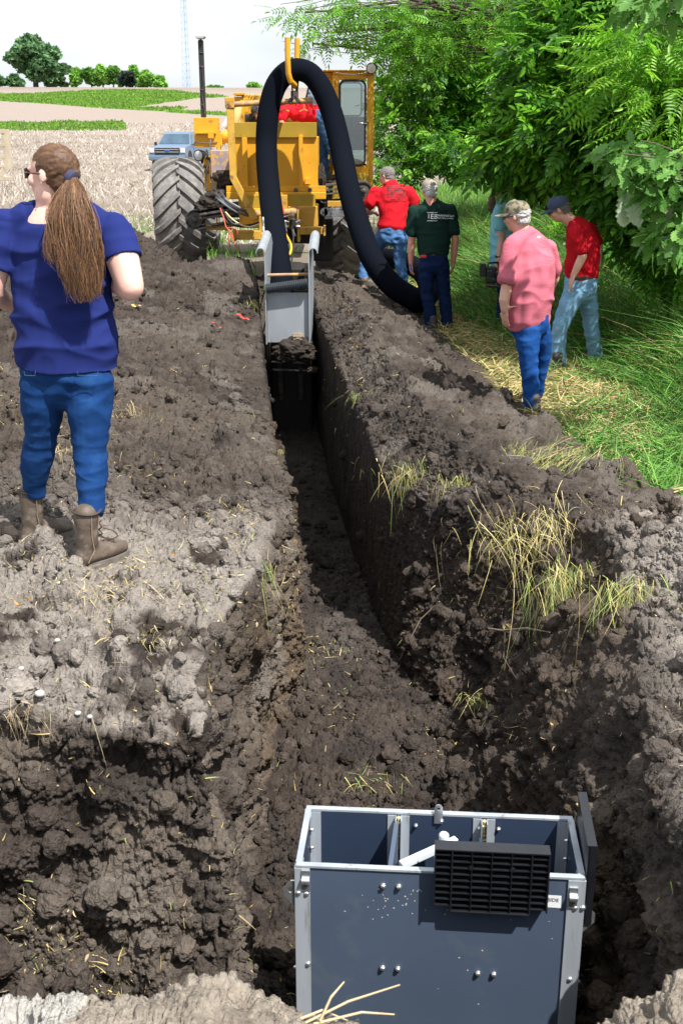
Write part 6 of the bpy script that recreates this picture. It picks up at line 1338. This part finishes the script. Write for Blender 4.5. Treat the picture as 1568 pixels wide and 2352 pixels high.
for (xy, rr, hh, n_, bri), lb in zip(bsh, blab):
    z0 = float(fz(np.array([xy[0]]), np.array([xy[1]]))[0]); rt = thing('shrub', (xy[0], xy[1], z0), lb, 'shrub', 'shrubs along the wood edge'); m = MB()
    for k in range(6): limb(m, (xy[0]+random.uniform(-.1, .1), xy[1], z0), (xy[0]+random.uniform(-.7, .7)*rr, xy[1]+random.uniform(-.7, .7)*rr, z0+hh*random.uniform(.7, 1.5)), .03, .006, .0, 5, k)
    m.build('stems', M_bark, rt); crown('foliage', [((xy[0], xy[1], z0+hh*.8), (rr, rr, hh*.95)), ((xy[0]-rr*.4, xy[1]-.3*rr, z0+hh*.5), (rr*.7, rr*.7, hh*.6))], n_*2, ASH if hh > 1 else compound(2, .16, .09, .4), M_leaf, rt, greens if not bri else bright, seed=int(hh*100)+int(rr*31), smin=.9, smax=1.5)
# ---- blades
def blades(name, P_, D_, L_, W_, bend, cols, mt, seg=3, parent=None, kind='stuff', side=None):
    """ribbons from points P_ along D_, length L_, width W_, bending towards vector bend (n,3)"""
    n = len(P_); t = np.linspace(0, 1, seg+1); D_ = D_/np.linalg.norm(D_, axis=1, keepdims=True)
    c = P_[:, None]+D_[:, None]*L_[:, None, None]*t[None, :, None] + bend[:, None]*(t**2)[None, :, None]*L_[:, None, None]
    s = np.cross(D_, np.random.default_rng(n).normal(size=(n, 3))); s /= np.linalg.norm(s, axis=1, keepdims=True)+1e-9
    w = (W_[:, None]*(1-.85*t[None]**2))[:, :, None]; V = np.stack([c-s[:, None]*w, c+s[:, None]*w], 2).reshape(-1, 3)
    i = np.arange(seg); f = np.stack([2*i, 2*i+1, 2*i+3, 2*i+2], 1); F = (f[None]+(np.arange(n)*(2*(seg+1)))[:, None, None]).reshape(-1, 4); C_ = np.repeat(cols, 2*(seg+1), 0)
    o = np_mesh(name, V, F, mt, parent, col=C_)
    if kind: o['kind'] = kind
    return o
r = np.random.default_rng(99)
from mathutils.kdtree import KDTree
sub = np.where((GP[:, 2] > -.3) & (GN[:, 2] > .4))[0][::14]; gx = GP[sub]
def near_z(x, y):
    """height of the ground under many points: dug sheet inside its area, field outside"""
    H, xe, ye = HG; i = np.clip(((x+9)/17*H.shape[0]).astype(int), 0, H.shape[0]-1); j = np.clip((y/24*H.shape[1]).astype(int), 0, H.shape[1]-1); z = H[i, j]; o_ = (x < -8) | (x > 7.6) | (y > 22.5) | (y < .5); return np.where(o_, fz(x, y), z)
HG = [np.zeros((340, 480)), None, None]; cnt = np.zeros((340, 480)); ii_ = np.clip(((GP[:, 0]+9)/17*340).astype(int), 0, 339); jj_ = np.clip((GP[:, 1]/24*480).astype(int), 0, 479)
np.add.at(HG[0], (ii_, jj_), GP[:, 2]); np.add.at(cnt, (ii_, jj_), 1); HG[0] = HG[0]/np.maximum(cnt, 1)
tall_x = lambda y: np.interp(y, [5.5, 6.5, 8, 10, 12, 13.5, 15, 20, 30], [3.4, 3.3, 3.05, 2.95, 2.55, 1.95, 1.55, 1.35, 1.6])
# tall green grass
n = 52000; y = 5.5+26*r.random(n)**1.7; x = tall_x(y)+ (r.random(n)**1.5)*(3.2+.12*y) - .12; gden = vnoise(np.stack([x, y, 0*x], 1), 1.1, 501); k = gden+.5*r.random(n) > -.15; x, y = x[k], y[k]; n = len(x)
z = near_z(x, y); eg = sstep(0, .9, x-tall_x(y)); Lh = (.24+.72*eg)*(.6+.6*r.random(n))*(1+.15*(y > 14)); wind = np.stack([-.25+.9*vnoise(np.stack([x, y, 0*x], 1), 1.6, 77), .6*vnoise(np.stack([x, y, 0*x], 1), 1.6, 78)-.15, -.35+0*x], 1)
gc = np.array([[.075, .21, .030], [.105, .27, .040], [.055, .155, .030], [.15, .32, .055], [.33, .31, .11]]); ci_ = np.minimum((r.random(n)**1.5*5).astype(int), 4); cc = gc[ci_]*(.75+.5*r.random((n, 1)))
o = blades('tall_grass', np.stack([x, y, z-.02], 1), np.stack([.30*r.normal(size=n), .30*r.normal(size=n), np.ones(n)], 1), Lh, .0035+.004*r.random(n)+.0002*y, wind+.35*r.normal(size=(n, 3))*[1, 1, .2], cc, M_blade, 4)
tag(o, 'tall green grass and weeds along the wood edge behind the men', 'grass')
# trampled grass and mown straw between the bank and the wood
n = 46000; y = 5.2+17*r.random(n)**1.5; x0 = np.interp(y, [5.2, 6.4, 8, 30], [2.6, 2.0, 1.72, -.6])+.0; x1 = tall_x(y)+.7; x = x0+(x1-x0)*r.random(n); z = near_z(x, y); k = (z > -.1) & (z < .35); x, y, z = x[k], y[k], z[k]; n = len(x)
gq = sstep(-.6, .8, (x-x0[k])/(x1[k]-x0[k])*1.6-.9+.9*vnoise(np.stack([x, y, 0*x], 1), .9, 91)) + .75*(1-sstep(8.0, 9.5, y)); isg = r.random(n) < np.clip(gq, .06, .92)
sc_ = np.array([[.42, .33, .15], [.52, .43, .22], [.30, .24, .11], [.22, .26, .07], [.48, .38, .14]]); cc = np.where(isg[:, None], gc[np.minimum((r.random(n)*4).astype(int), 3)], sc_[(r.random(n)*5).astype(int)])*(.7+.5*r.random((n, 1)))
o = blades('mown_grass', np.stack([x, y, z+.004], 1), np.stack([r.normal(size=n), r.normal(size=n), .12+.35*r.random(n)*(1+isg)], 1), .07+.16*r.random(n)+.10*isg, .0018+.0022*r.random(n)+.00012*y, np.stack([.4*r.normal(size=n), .4*r.normal(size=n), -.25*r.random(n)], 1), cc, M_straw, 3)
tag(o, 'trampled mown grass and pale straw between the bank and the tall grass', 'grass')
# straw bits strewn over the banks
def pick(n, mask):
    w = (mask).astype(float); w /= w.sum(); return rng.choice(len(GP), n, p=w)
m1 = inview*soft*(GN[:, 2] > .1)*(GP[:, 2] > -.9)*(.08+sstep(.0, .5, fbm(GP, 1.3, 3, 610))**2)/np.maximum(.3, (GP[:, 1]/6)); idx = np.concatenate([pick(3000, m1*((GU < .6) & (GP[:, 1] < 7))), pick(1500, m1), pick(900, m1*(GU > .9))]); n = len(idx)
P_ = GP[idx]+GN[idx]*.006; tv = np.cross(GN[idx], rng.normal(size=(n, 3))); cc = sc_[(rng.random(n)*5).astype(int)]*(.75+.5*rng.random((n, 1)))
o = blades('straw_litter', P_, tv+GN[idx]*.12*rng.random((n, 1)), .012+.055*rng.random(n)**2.2, .0007+.0011*rng.random(n)+.0001*P_[:, 1], .25*rng.normal(size=(n, 3)), cc, M_straw, 3); tag(o, 'loose straw and root bits scattered over the soil', 'straw')
idx = pick(260, m1+.02*onfloor*inview); n = len(idx); cc = np.array([[.55, .26, .04], [.50, .33, .10], [.45, .36, .22]])[(rng.random(n)*3).astype(int)]
V, F, Cc = instances(*leaflet(1.0, .45), rotmats(n, rng), (.012+.02*rng.random((n, 1))), GP[idx]+GN[idx]*.01, cc); o = np_mesh('leaf_litter', V, F, M_straw, None, col=Cc); tag(o, 'small orange and tan leaf scraps lying on the dark soil', 'leaf litter', kind='stuff')
# hanging tufts of sod grass and dead roots
from mathutils.bvhtree import BVHTree
_s = np.where((px > -100) & (px < 1700) & (GP[:, 1] > 1.5))[0]
def hit(x, y):
    """point of the dug ground seen at (x, y), by marching along the ray over its height grid"""
    o_ = np.array([0, 0, CAMZ]); d = np.array(at(x, y, 1.0)[:])-o_; dist = np.abs(px[_s]-x)+np.abs(py[_s]-y); k = _s[np.argsort(dist)[:40]]; k = k[np.argmin(GP[k, 1])]; return Vector(GP[k]), Vector(GN[k])
tc2 = np.array([[.40, .38, .14], [.50, .42, .19], [.26, .33, .09], [.34, .27, .12], [.17, .26, .07]])
def tuft(x, y, n, L_, spread, label, dirv=(0, -.25, -1), wx=.1, cols=None, name='grass_tuft', w=.0014, up=.12, cat='grass tuft'):
    p, nn = hit(x, y); c = np.array(p[:]); r = rng; P_ = c+np.stack([r.normal(size=n)*wx*1.3, r.normal(size=n)*wx*.5, r.normal(size=n)*wx*.45], 1)+np.array([0, -.02, .01])
    D_ = np.array(dirv)*.6+np.array([0, -.25, up])+r.normal(size=(n, 3))*spread; cc = (tc2 if cols is None else np.array(cols)); cc = cc[(r.random(n)*len(cc)).astype(int)]*(.7+.5*r.random((n, 1)))
    o = blades(name, P_, D_, L_*(.16+.66*r.random(n)**1.4), w*(.5+.8*r.random(n)), np.array(dirv)[None]*.85+r.normal(size=(n, 3))*.26, cc, M_straw, 5, kind=None); V, F = icos(3, n, .3)
    cl = np_mesh('root_clod', V*np.array([wx*1.1, wx*.55, wx*.45])+c+np.array([0, .03, -.02]), F, M_soilp, None); cl.parent = o
    tag(o, label, cat, 'tufts of torn grass on the bank'); return o
tuft(960, 1085, 280, .20, .42, 'pale torn grass tuft hanging at the corner of the trench rim', wx=.10)
tuft(1055, 1100, 150, .19, .35, 'smaller green torn grass tuft right of the one on the trench corner', wx=.06)
tuft(1290, 1050, 520, .34, .34, 'large green and yellow sod clump draped down the right bank', (-.55, -.3, -.8), .13, w=.0017)
tuft(1260, 1215, 650, .26, .55, 'tangled straw mat below the big sod clump', (.1, -.4, -.8), .17, [[.55, .46, .23], [.62, .53, .28], [.42, .42, .15], [.5, .4, .15]])
tuft(1315, 1320, 480, .34, .30, 'long straw tuft hanging deep into the dark recess', (.0, -.3, -1), .09)
tuft(1440, 1345, 260, .22, .40, 'thin straw tuft under the pale dry bank edge', (-.1, -.3, -1), .07)
tuft(1100, 1600, 110, .15, .6, 'small green tuft lying low on the pit slope above the box', (.2, -.4, -.4), .045)
tuft(835, 905, 60, .17, .5, 'short green tuft on the trench shoulder below the green shirt', (-.3, -.4, -.8), .05)
tuft(1180, 1030, 70, .12, .5, 'small straw tuft on the dark bank mound', (-.2, -.4, -.8), .04)
tuft(578, 695, 60, .26, .4, 'grass wisp on the left bank beside the steel boot', (.3, -.4, -.8), .05, w=.003)
tuft(642, 1035, 70, .17, .5, 'yellow grass tuft sticking out of the left trench rim', (.3, -.5, -.6), .035)
tuft(602, 1300, 45, .24, .3, 'long yellow stalks curling over the left pit rim', (.2, -.3, -1), .03)
tuft(275, 945, 190, .20, .7, 'dead root tangle on the spoil right behind the blue jeans', (.2, -.4, -.7), .10, [[.36, .28, .15], [.45, .36, .2], [.22, .16, .09]], w=.0016)
tuft(150, 1040, 170, .18, .7, 'dead root tangle between the legs of the woman', (.1, -.4, -.8), .08, [[.36, .28, .15], [.45, .36, .2]], w=.0014)
tuft(270, 1370, 130, .11, .8, 'dry straw nest on the pale ledge below the right boot', (.2, -.4, -.5), .07, [[.55, .44, .25], [.46, .36, .2]], w=.0012)
tuft(330, 1455, 90, .09, .8, 'dry grass knot in the middle of the pale ledge', (.2, -.4, -.4), .05, [[.55, .47, .24], [.40, .34, .15]], w=.0012)
tuft(860, 1790, 60, .16, .8, 'thin yellow grass wisp lying on the pit floor behind the box', (.3, -.4, -.3), .06, w=.0016)
tuft(30, 1640, 90, .10, .7, 'tiny root fringe on the ledge edge at the far left', (0, -.3, -1), .06, [[.42, .33, .2]], w=.001)
# dry stalks in front of the camera, at the crest of the near bank
m = MB()
for a_, b_, c_ in (((700, 2350, 1.95), (800, 2300, 1.98), (918, 2262, 2.0)), ((720, 2352, 1.95), (830, 2325, 1.97), (905, 2330, 2.0)), ((735, 2345, 1.95), (760, 2290, 1.97), (790, 2255, 2.0)), ((690, 2340, 1.95), (740, 2320, 1.97), (800, 2345, 2.0))):
    m.tube([at(*a_), at(*b_), at(*c_)], [.0028, .0026, .0015], 6)
tag(m.build('dry_stalks', mat('dry_stalk', (.50, .38, .22), rough=.7)), 'pale dry stalks poking up at the bottom of the view in front of the box', 'straw')
# twig, roots, pebbles, ribbon scraps
def stick(pts, r0, label, mt=M_bark, name='twig', cat='twig'):
    P_ = []
    for a in pts:
        p, nn = hit(*a); P_.append(p+Vector((0, -.035, .015)))
    m = MB(); m.tube(P_, [r0]*(len(P_)-1)+[r0*.4], 6); tag(m.build(name, mt, None, smooth=True), label, cat)
M_twig = mat('twig_bark', (.26, .20, .15), rough=.8)
stick([(1117, 1436), (1150, 1446), (1200, 1443), (1260, 1438)], .006, 'short pale twig lying across the right pit wall', M_twig)
stick([(1000, 1378), (960, 1420), (935, 1465), (912, 1520)], .004, 'thin bent root running down to the trench corner', M_twig, 'root', 'root')
stick([(1155, 1450), (1150, 1510), (1175, 1560)], .003, 'dark thin root hanging under the pale twig', M_bark, 'root', 'root')
M_peb = mat('white_stone', (.42, .41, .39), rough=.85, var=.3, scale=20)
for k, (x, y, s_, lb) in enumerate(((135, 1467, .020, 'white stone with a bluish side on the ledge under the woman'), (92, 1590, .026, 'largest round white stone on the ledge'), (60, 1535, .018, 'white stone just above the largest one on the ledge'), (182, 1640, .017, 'white pebble by the ledge edge, left of its twin'), (205, 1648, .015, 'white pebble by the ledge edge, right of its twin'), (10, 1560, .02, 'white stone at the left end of the ledge'))):
    p, nn = hit(x, y); V, F = icos(2, 70+k, .15); tag(np_mesh('white_stone', V*s_*.65+np.array((p+nn*s_*.3)[:]), F, M_peb, None, smooth=True), lb, 'stone', 'white stones on the ledge')
for (x, y, x2, y2, lb, c_) in ((545, 722, 574, 738, 'red plastic ribbon scrap nearer the steel boot on the left bank', (.72, .05, .03)), (488, 742, 516, 760, 'red plastic ribbon scrap farther from the boot on the left bank', (.72, .05, .03)), (302, 703, 328, 710, 'yellow corn husk scrap on the bank beside the woman elbow', (.62, .35, .05))):
    a, na = hit(x, y); b, nb_ = hit(x2, y2); m = MB(); d = (b-a); s_ = d.cross(Vector((0, -.3, 1))).normalized()*.028
    for t in np.linspace(0, 1, 2): pass
    pts = [a+d*t+Vector((0, -.04, .035+.012*math.sin(t*9))) for t in np.linspace(0, 1, 6)]; bm = m.bm; v1 = [bm.verts.new(p-s_*.5) for p in pts]; v2 = [bm.verts.new(p+s_*(.5-.3*i/5)) for i, p in enumerate(pts)]
    for i in range(5): bm.faces.new((v1[i], v1[i+1], v2[i+1], v2[i]))
    tag(m.build('ribbon_scrap' if c_[0] > .7 else 'husk_scrap', mat('scrap', c_, rough=.4, var=.1)), lb, 'scrap')
# ------------------------------------------------------------------ the fields, far trees, mast, trucks
def F1(x, y): return float(fz(np.array([x]), np.array([y]))[0])
r = np.random.default_rng(12)
def stubble(n, x0, x1, y0, y1, pw, hmin, hmax, w, nm, lb):
    y = y0+(y1-y0)*r.random(n)**pw; xs = (x0+(x1-x0)*r.random(n))*y/60; k = (vnoise(np.stack([xs, y, 0*y], 1), .12, 700)+.5*vnoise(np.stack([xs, y, 0*y], 1)*np.array([.4, 1, 1]), .8, 701)+.6*r.random(n) > .05); xs, y = xs[k], y[k]; y = np.where(r.random(len(y)) < .7, np.round(y/.76)*.76, y); z = near_z(xs, y); k = z < .3+.05*y; xs, y, z = xs[k], y[k], z[k]; n = len(y)
    c = np.array([[.46, .42, .36], [.38, .33, .28], [.28, .24, .19], [.55, .50, .44]])[(r.random(n)*4).astype(int)]*(.8+.4*r.random((n, 1)))
    o = blades(nm, np.stack([xs, y, z-.01], 1), np.stack([.55*r.normal(size=n), .55*r.normal(size=n), .35+.8*r.random(n)], 1), (hmin+(hmax-hmin)*r.random(n)), w*(.5+r.random(n))*(.55+y/70), .2*r.normal(size=(n, 3)), c, M_straw, 1); tag(o, lb, 'stubble')
stubble(60000, -20, 16, 20, 118, 1.0, .08, .30, .014, 'corn_stubble', 'pale corn stubble and stalk litter covering the field')
# grassed waterway blades
V_ = []; n = 150000; yy = np.concatenate([106+22*r.random(n//4), 128+106*r.random(n-n//4)]); xx = (-.32+.36*r.random(n))*yy; P_ = np.stack([xx, yy, fz(xx, yy)], 1); cc = fcol(P_); k = cc[:, 1] > cc[:, 0]*1.35; P_, cc = P_[k], cc[k]; n = len(P_)
o = blades('waterway_grass', P_-[0, 0, .05], np.stack([.15*r.normal(size=n), .15*r.normal(size=n), np.ones(n)], 1), .10+.20*r.random(n), .12+.12*r.random(n), .2*r.normal(size=(n, 3)), cc*(1.5+.8*r.random((n, 1)))*np.array([1.1, 1, .8]), M_blade, 1); tag(o, 'strips of bright green grass crossing the far stubble field', 'grass')
n = 26000; yy = 23+24*r.random(n); xx = 1.2+r.random(n)*(.22*yy); P_ = np.stack([xx, yy, near_z(xx, yy)], 1); cc = np.array([[.10, .26, .04], [.15, .33, .05], [.22, .36, .07]])[(r.random(n)*3).astype(int)]*(.8+.4*r.random((n, 1)))
o = blades('meadow_grass', P_-[0, 0, .03], np.stack([.25*r.normal(size=n), .25*r.normal(size=n), np.ones(n)], 1), .18+.35*r.random(n), .012+.012*r.random(n), .3*r.normal(size=(n, 3)), cc, M_blade, 2); tag(o, 'sunlit green grass at the far end of the path behind the cab', 'grass')
n = 7000; yy = 16+16*r.random(n); xx = -.9-.22*yy*r.random(n)**.8; P_ = np.stack([xx, yy, near_z(xx, yy)], 1); k = (vnoise(P_, .55, 340) > .02) & (P_[:, 2] < .12); P_ = P_[k]; n = len(P_); cc = np.array([[.13, .30, .05], [.2, .36, .08]])[(r.random(n)*2).astype(int)]*(.8+.4*r.random((n, 1)))
o = blades('grass_patch', P_-[0, 0, .02], np.stack([.3*r.normal(size=n), .3*r.normal(size=n), np.ones(n)], 1), .08+.14*r.random(n), .008+.008*r.random(n), .3*r.normal(size=(n, 3)), cc, M_blade, 2); tag(o, 'short green grass patches on the bare ground round the big tyre', 'grass')
# far trees
QL = (np.array([[-.5, -.5, 0], [.5, -.5, .1], [.5, .5, 0], [-.5, .5, .1]]), np.array([[0, 1, 2], [0, 2, 3]]))
def far_tree(x, yb, w, h, Y, cols, label, seed, n=2200, group=None, ls=.42, trunk=.2, lobes=9):
    s = FOC/(Y*CP); b = at(x, yb, Y); rt = thing('tree', b, label, 'tree', group); rr = random.Random(seed); W_, H_ = w/s, h/s; m = MB(); m.tube([b-Vector((0, 0, .5)), b+Vector((0, 0, H_*.35)), b+Vector((.1*W_, 0, H_*.6))], [W_*.045, W_*.035, W_*.012], 8)
    for k in range(6): limb(m, b+Vector((0, 0, H_*.22)), b+Vector((rr.uniform(-.38, .38)*W_, rr.uniform(-.3, .3)*W_, H_*rr.uniform(.5, .85))), W_*.02, W_*.004, .0, 4, seed+k)
    m.build('trunk', M_bark, rt); cl = []
    for k in range(lobes):
        a = 2*math.pi*k/lobes+rr.uniform(-.3, .3); f = rr.uniform(.18, .38); cl.append(((b.x+math.cos(a)*W_*f*.9, b.y+math.sin(a)*W_*f*.8, b.z+H_*rr.uniform(.28, .80)), (W_*rr.uniform(.14, .22), W_*.2, H_*rr.uniform(.12, .19))))
    cl.append(((b.x, b.y, b.z+H_*.55), (W_*.28, W_*.28, H_*.30))); cl.append(((b.x-.05*W_, b.y, b.z+H_*.80), (W_*.20, W_*.2, H_*.17)))
    crown('crown', cl, n, QL, M_leafs, rt, cols, smin=ls, smax=ls*2, droop=.1, seed=seed, shell=.5, roll=1.2, gap=-.05)
dk = [[.095, .20, .085], [.13, .25, .10], [.07, .15, .065]]; md = [[.12, .28, .05], [.16, .34, .06], [.09, .21, .045]]; lt = [[.20, .42, .07], [.26, .50, .08], [.15, .34, .06]]
far_tree(84, 207, 152, 120, 226, dk, 'big round dark oak standing alone on the skyline', 201, 9000, None, .40, lobes=13)
TG = 'trees along the skyline'
for (x, w, h, c, lb, sd) in ((-6, 60, 42, dk, 'dark tree cut by the left picture edge on the skyline', 210), (178, 40, 50, lt, 'thin pale tree next to the big oak', 211), (212, 46, 50, md, 'green tree second from the big oak', 212), (238, 50, 56, lt, 'bright tree just left of the dark rounded bush', 213), (262, 44, 54, md, 'green tree behind the dark rounded bush', 214), (292, 50, 42, [[.035, .06, .045], [.05, .08, .06]], 'dark rounded bush in front of the bright tree row', 215), (312, 46, 55, lt, 'bright tree just right of the dark rounded bush', 216), (340, 46, 45, lt, 'green tree near the right end of the row', 217), (366, 40, 32, lt, 'lowest pale tree ending the row', 218), (38, 50, 36, dk, 'low dark bush under the left side of the big oak', 219), (492, 50, 10, md, 'low distant hedge behind the laser mast', 220), (583, 34, 17, lt, 'tiny round tree above the engine hood', 221), (130, 56, 40, dk, 'dark bush under the right side of the big oak', 222)):
    far_tree(x, 208, w, h, 238 if sd != 215 else 230, c, lb, sd, 1500 if h > 20 else 500, TG, .38, lobes=7)
# lattice mast
b = at(430, 209, 380); s = FOC/(380*CP); H_ = 45.0; tw = thing('lattice_mast', b, 'tall thin steel lattice mast on the horizon left of the laser pole', 'radio mast'); M_mast = mat('mast_steel', (.30, .42, .58), rough=.5, var=.1)
def mw(z): return (1.45-.95*z/H_)
cs = [(math.cos(a), math.sin(a)) for a in (-.5, -.5+2.094, -.5+4.189)]
for cx, cy in cs:
    m = MB(); m.tube([b+Vector((cx*mw(z), cy*mw(z), z)) for z in (0, 15, 30, H_)], .085, 6); m.build('leg', M_mast, tw)
m = MB(); k = 0; z = 0
while z < H_-2.2:
    for i in range(3):
        a, c = cs[i], cs[(i+1) % 3]; m.tube([b+Vector((a[0]*mw(z), a[1]*mw(z), z)), b+Vector((c[0]*mw(z+2), c[1]*mw(z+2), z+2))], .035, 4); m.tube([b+Vector((c[0]*mw(z), c[1]*mw(z), z)), b+Vector((a[0]*mw(z+2), a[1]*mw(z+2), z+2))], .035, 4)
        m.tube([b+Vector((a[0]*mw(z), a[1]*mw(z), z)), b+Vector((c[0]*mw(z), c[1]*mw(z), z))], .045, 4)
    z += 2.0
m.build('lattice', M_mast, tw)
# pickup trucks
M_tyre = mat('truck_tyre', (.03, .03, .03), rough=.8); M_win = mat('truck_glass', (.05, .09, .13), rough=.12, var=.3, scale=2, spec=.6); M_chr = mat('chrome_trim', (.45, .47, .5), rough=.25, metal=.7)
def pickup(pos, yaw, paint, label):
    rt = thing('pickup_truck', pos, label, 'truck', None); R_ = Matrix.Rotation(yaw, 3, 'Z'); p0 = Vector(pos)
    W = lambda x, y, z: p0+R_@Vector((x, y, z))
    def ex(m, prof, w0, w1):
        """side profile (y, z) from -w0 to w1, narrowing per vertex when a third value is given"""
        bm = m.bm; a = [bm.verts.new(W(-w0*(q_[2] if len(q_) > 2 else 1), q_[0], q_[1])) for q_ in prof]; c = [bm.verts.new(W(w1*(q_[2] if len(q_) > 2 else 1), q_[0], q_[1])) for q_ in prof]; n_ = len(prof)
        bm.faces.new(a[::-1]); bm.faces.new(c)
        for i in range(n_): bm.faces.new((a[i], a[(i+1) % n_], c[(i+1) % n_], c[i]))
    m = MB(); ex(m, [(-2.9, .55), (-2.95, .80), (-2.9, 1.08, .97), (-2.72, 1.16, .93), (-1.45, 1.27, .93), (-1.4, 1.22), (2.85, 1.22), (2.9, .6)], 1.0, 1.0)
    es = [e for e in m.bm.edges]; bmesh.ops.bevel(m.bm, geom=es, offset=.035, segments=2, affect='EDGES'); body_ = m.build('body', paint, rt, smooth=True)
    m = MB(); ex(m, [(-1.5, 1.24, .93), (-.72, 1.84, .74), (-.45, 1.93, .70), (.75, 1.93, .70), (1.05, 1.84, .74), (1.18, 1.24, .93)], 1.0, 1.0); bmesh.ops.bevel(m.bm, geom=list(m.bm.edges), offset=.03, segments=2, affect='EDGES'); m.build('cab', paint, rt, smooth=True)
    m = MB(); m.prism([W(-.84, -1.425, 1.30), W(.84, -1.425, 1.30), W(.69, -.79, 1.80), W(-.69, -.79, 1.80)], R_@Vector((0, -.012, .012))); m.build('windshield', M_win, rt)
    for sx in (-1, 1):
        m = MB(); m.prism([W(sx*.915, -1.2, 1.30), W(sx*.765, -.66, 1.80), W(sx*.765, .9, 1.80), W(sx*.915, 1.02, 1.30)], R_@Vector((sx*.012, 0, .006))); m.build('side_window', M_win, rt)
        m = MB(); m.box(W(sx*1.12, -1.15, 1.30), (.14, .10, .22), R_, .03); m.bar(W(sx*.95, -1.15, 1.25), W(sx*1.08, -1.15, 1.26), .05, .05); m.build('mirror', M_dark, rt)
        m = MB(); m.box(W(sx*.84, -2.93, .98), (.26, .08, .24), R_, .02); m.build('headlight', M_lamp, rt)
        m = MB(); m.box(W(sx*.80, -2.99, .50), (.2, .05, .12), R_, .02); m.build('fog_lamp', M_lamp, rt)
        for yy_ in (-1.95, 1.9):
            m = MB(); m.lathe(W(sx*.72, yy_, .41), R_@Vector((sx, 0, 0)), [(0, .30), (.0, .39), (.03, .41), (.25, .41), (.28, .39), (.28, .25)], 26); o = m.build('wheel', M_tyre, rt, smooth=True); m = MB(); m.lathe(W(sx*.98, yy_, .41), R_@Vector((sx, 0, 0)), [(0, .24), (.03, .23), (.02, .08), (.05, .05)], 18); m.build('rim', M_chr, o)
            m = MB(); m.lathe(W(sx*.86, yy_, .47), R_@Vector((sx, 0, 0)), [(0, .5), (.142, .5)], 26); m.build('wheel_arch', M_dark, rt)
    g = MB(); g.box(W(0, -2.955, .95), (1.34, .06, .34), R_, .03); go = g.build('grille', M_dark, rt)
    m = MB(); m.box(W(0, -2.99, 1.03), (1.28, .03, .045), R_, .01); m.box(W(0, -2.99, .90), (1.28, .03, .045), R_, .01); m.box(W(0, -2.985, 1.12), (1.36, .03, .03), R_, .01); m.build('grille_bar', M_chr, go)
    m = MB(); bmesh.ops.create_uvsphere(m.bm, u_segments=18, v_segments=8, radius=1, matrix=Matrix.Translation(W(0, -3.01, .96)) @ R_.to_4x4() @ Matrix.Diagonal((.15, .02, .062, 1))); m.build('emblem', mat('emblem_blue', (.03, .07, .30), rough=.3), go, smooth=True)
    m = MB(); m.box(W(0, -3.0, .60), (1.98, .2, .26), R_, .05); m.build('bumper', paint, rt); m = MB(); m.box(W(0, -3.06, .44), (1.5, .12, .12), R_, .03); m.build('lower_grille', M_dark, rt)
    return rt
pt = at(402, 396, 64); pickup((pt.x, 64+2.9, F1(pt.x, 66)), math.radians(-7), mat('blue_grey_paint', (.11, .165, .24), rough=.4, var=.05), 'blue grey pickup truck parked behind the big tractor tyre facing us')
pt = at(905, 385, 62); pickup((pt.x+2.0, 62, F1(pt.x+2, 62)), math.radians(78), mat('white_paint', (.55, .54, .50), rough=.3, var=.05, coat=.4), 'white pickup truck seen side on through the leaves right of the cab')
pt = at(1000, 305, 100); pickup((pt.x, 100, F1(pt.x, 100)), math.radians(80), mat('light_blue_paint', (.22, .34, .45), rough=.3, var=.05, coat=.4), 'light blue pickup truck far off behind the leaves')
# pale timber frame at the left edge
M_wood = mat('bleached_timber', (.40, .34, .25), rough=.85, var=.2, scale=4, stretch=(1, 1, .3)); Yw = 50.0
wf = thing('timber_frame', at(-20, 400, Yw), 'pale timber rail frame standing in the field at the left edge', 'fence frame')
def wb(nm, x0, y0, x1, y1, d=.12): m = MB(); a, b = at(x0, y1, Yw), at(x1, y0, Yw); m.b2((a.x, Yw, a.z), (b.x, Yw+d, b.z), .01); m.build(nm, M_wood, wf)
wb('post', 11, 297, 20, 390, .16); wb('post', -60, 297, -52, 390, .16)
for y0, y1 in ((296, 307), (330, 337), (356, 364), (378, 385)): m = MB(); a, b = at(-72, y1, Yw), at(10.7, y0, Yw); m.b2((a.x, Yw-.02, a.z), (b.x, Yw+.08, b.z), .01); m.build('rail', M_wood, wf)
wb('foot_beam', -70, 406, 27, 415, .2); wb('brace', 0, 391, 6, 405.5, .1)
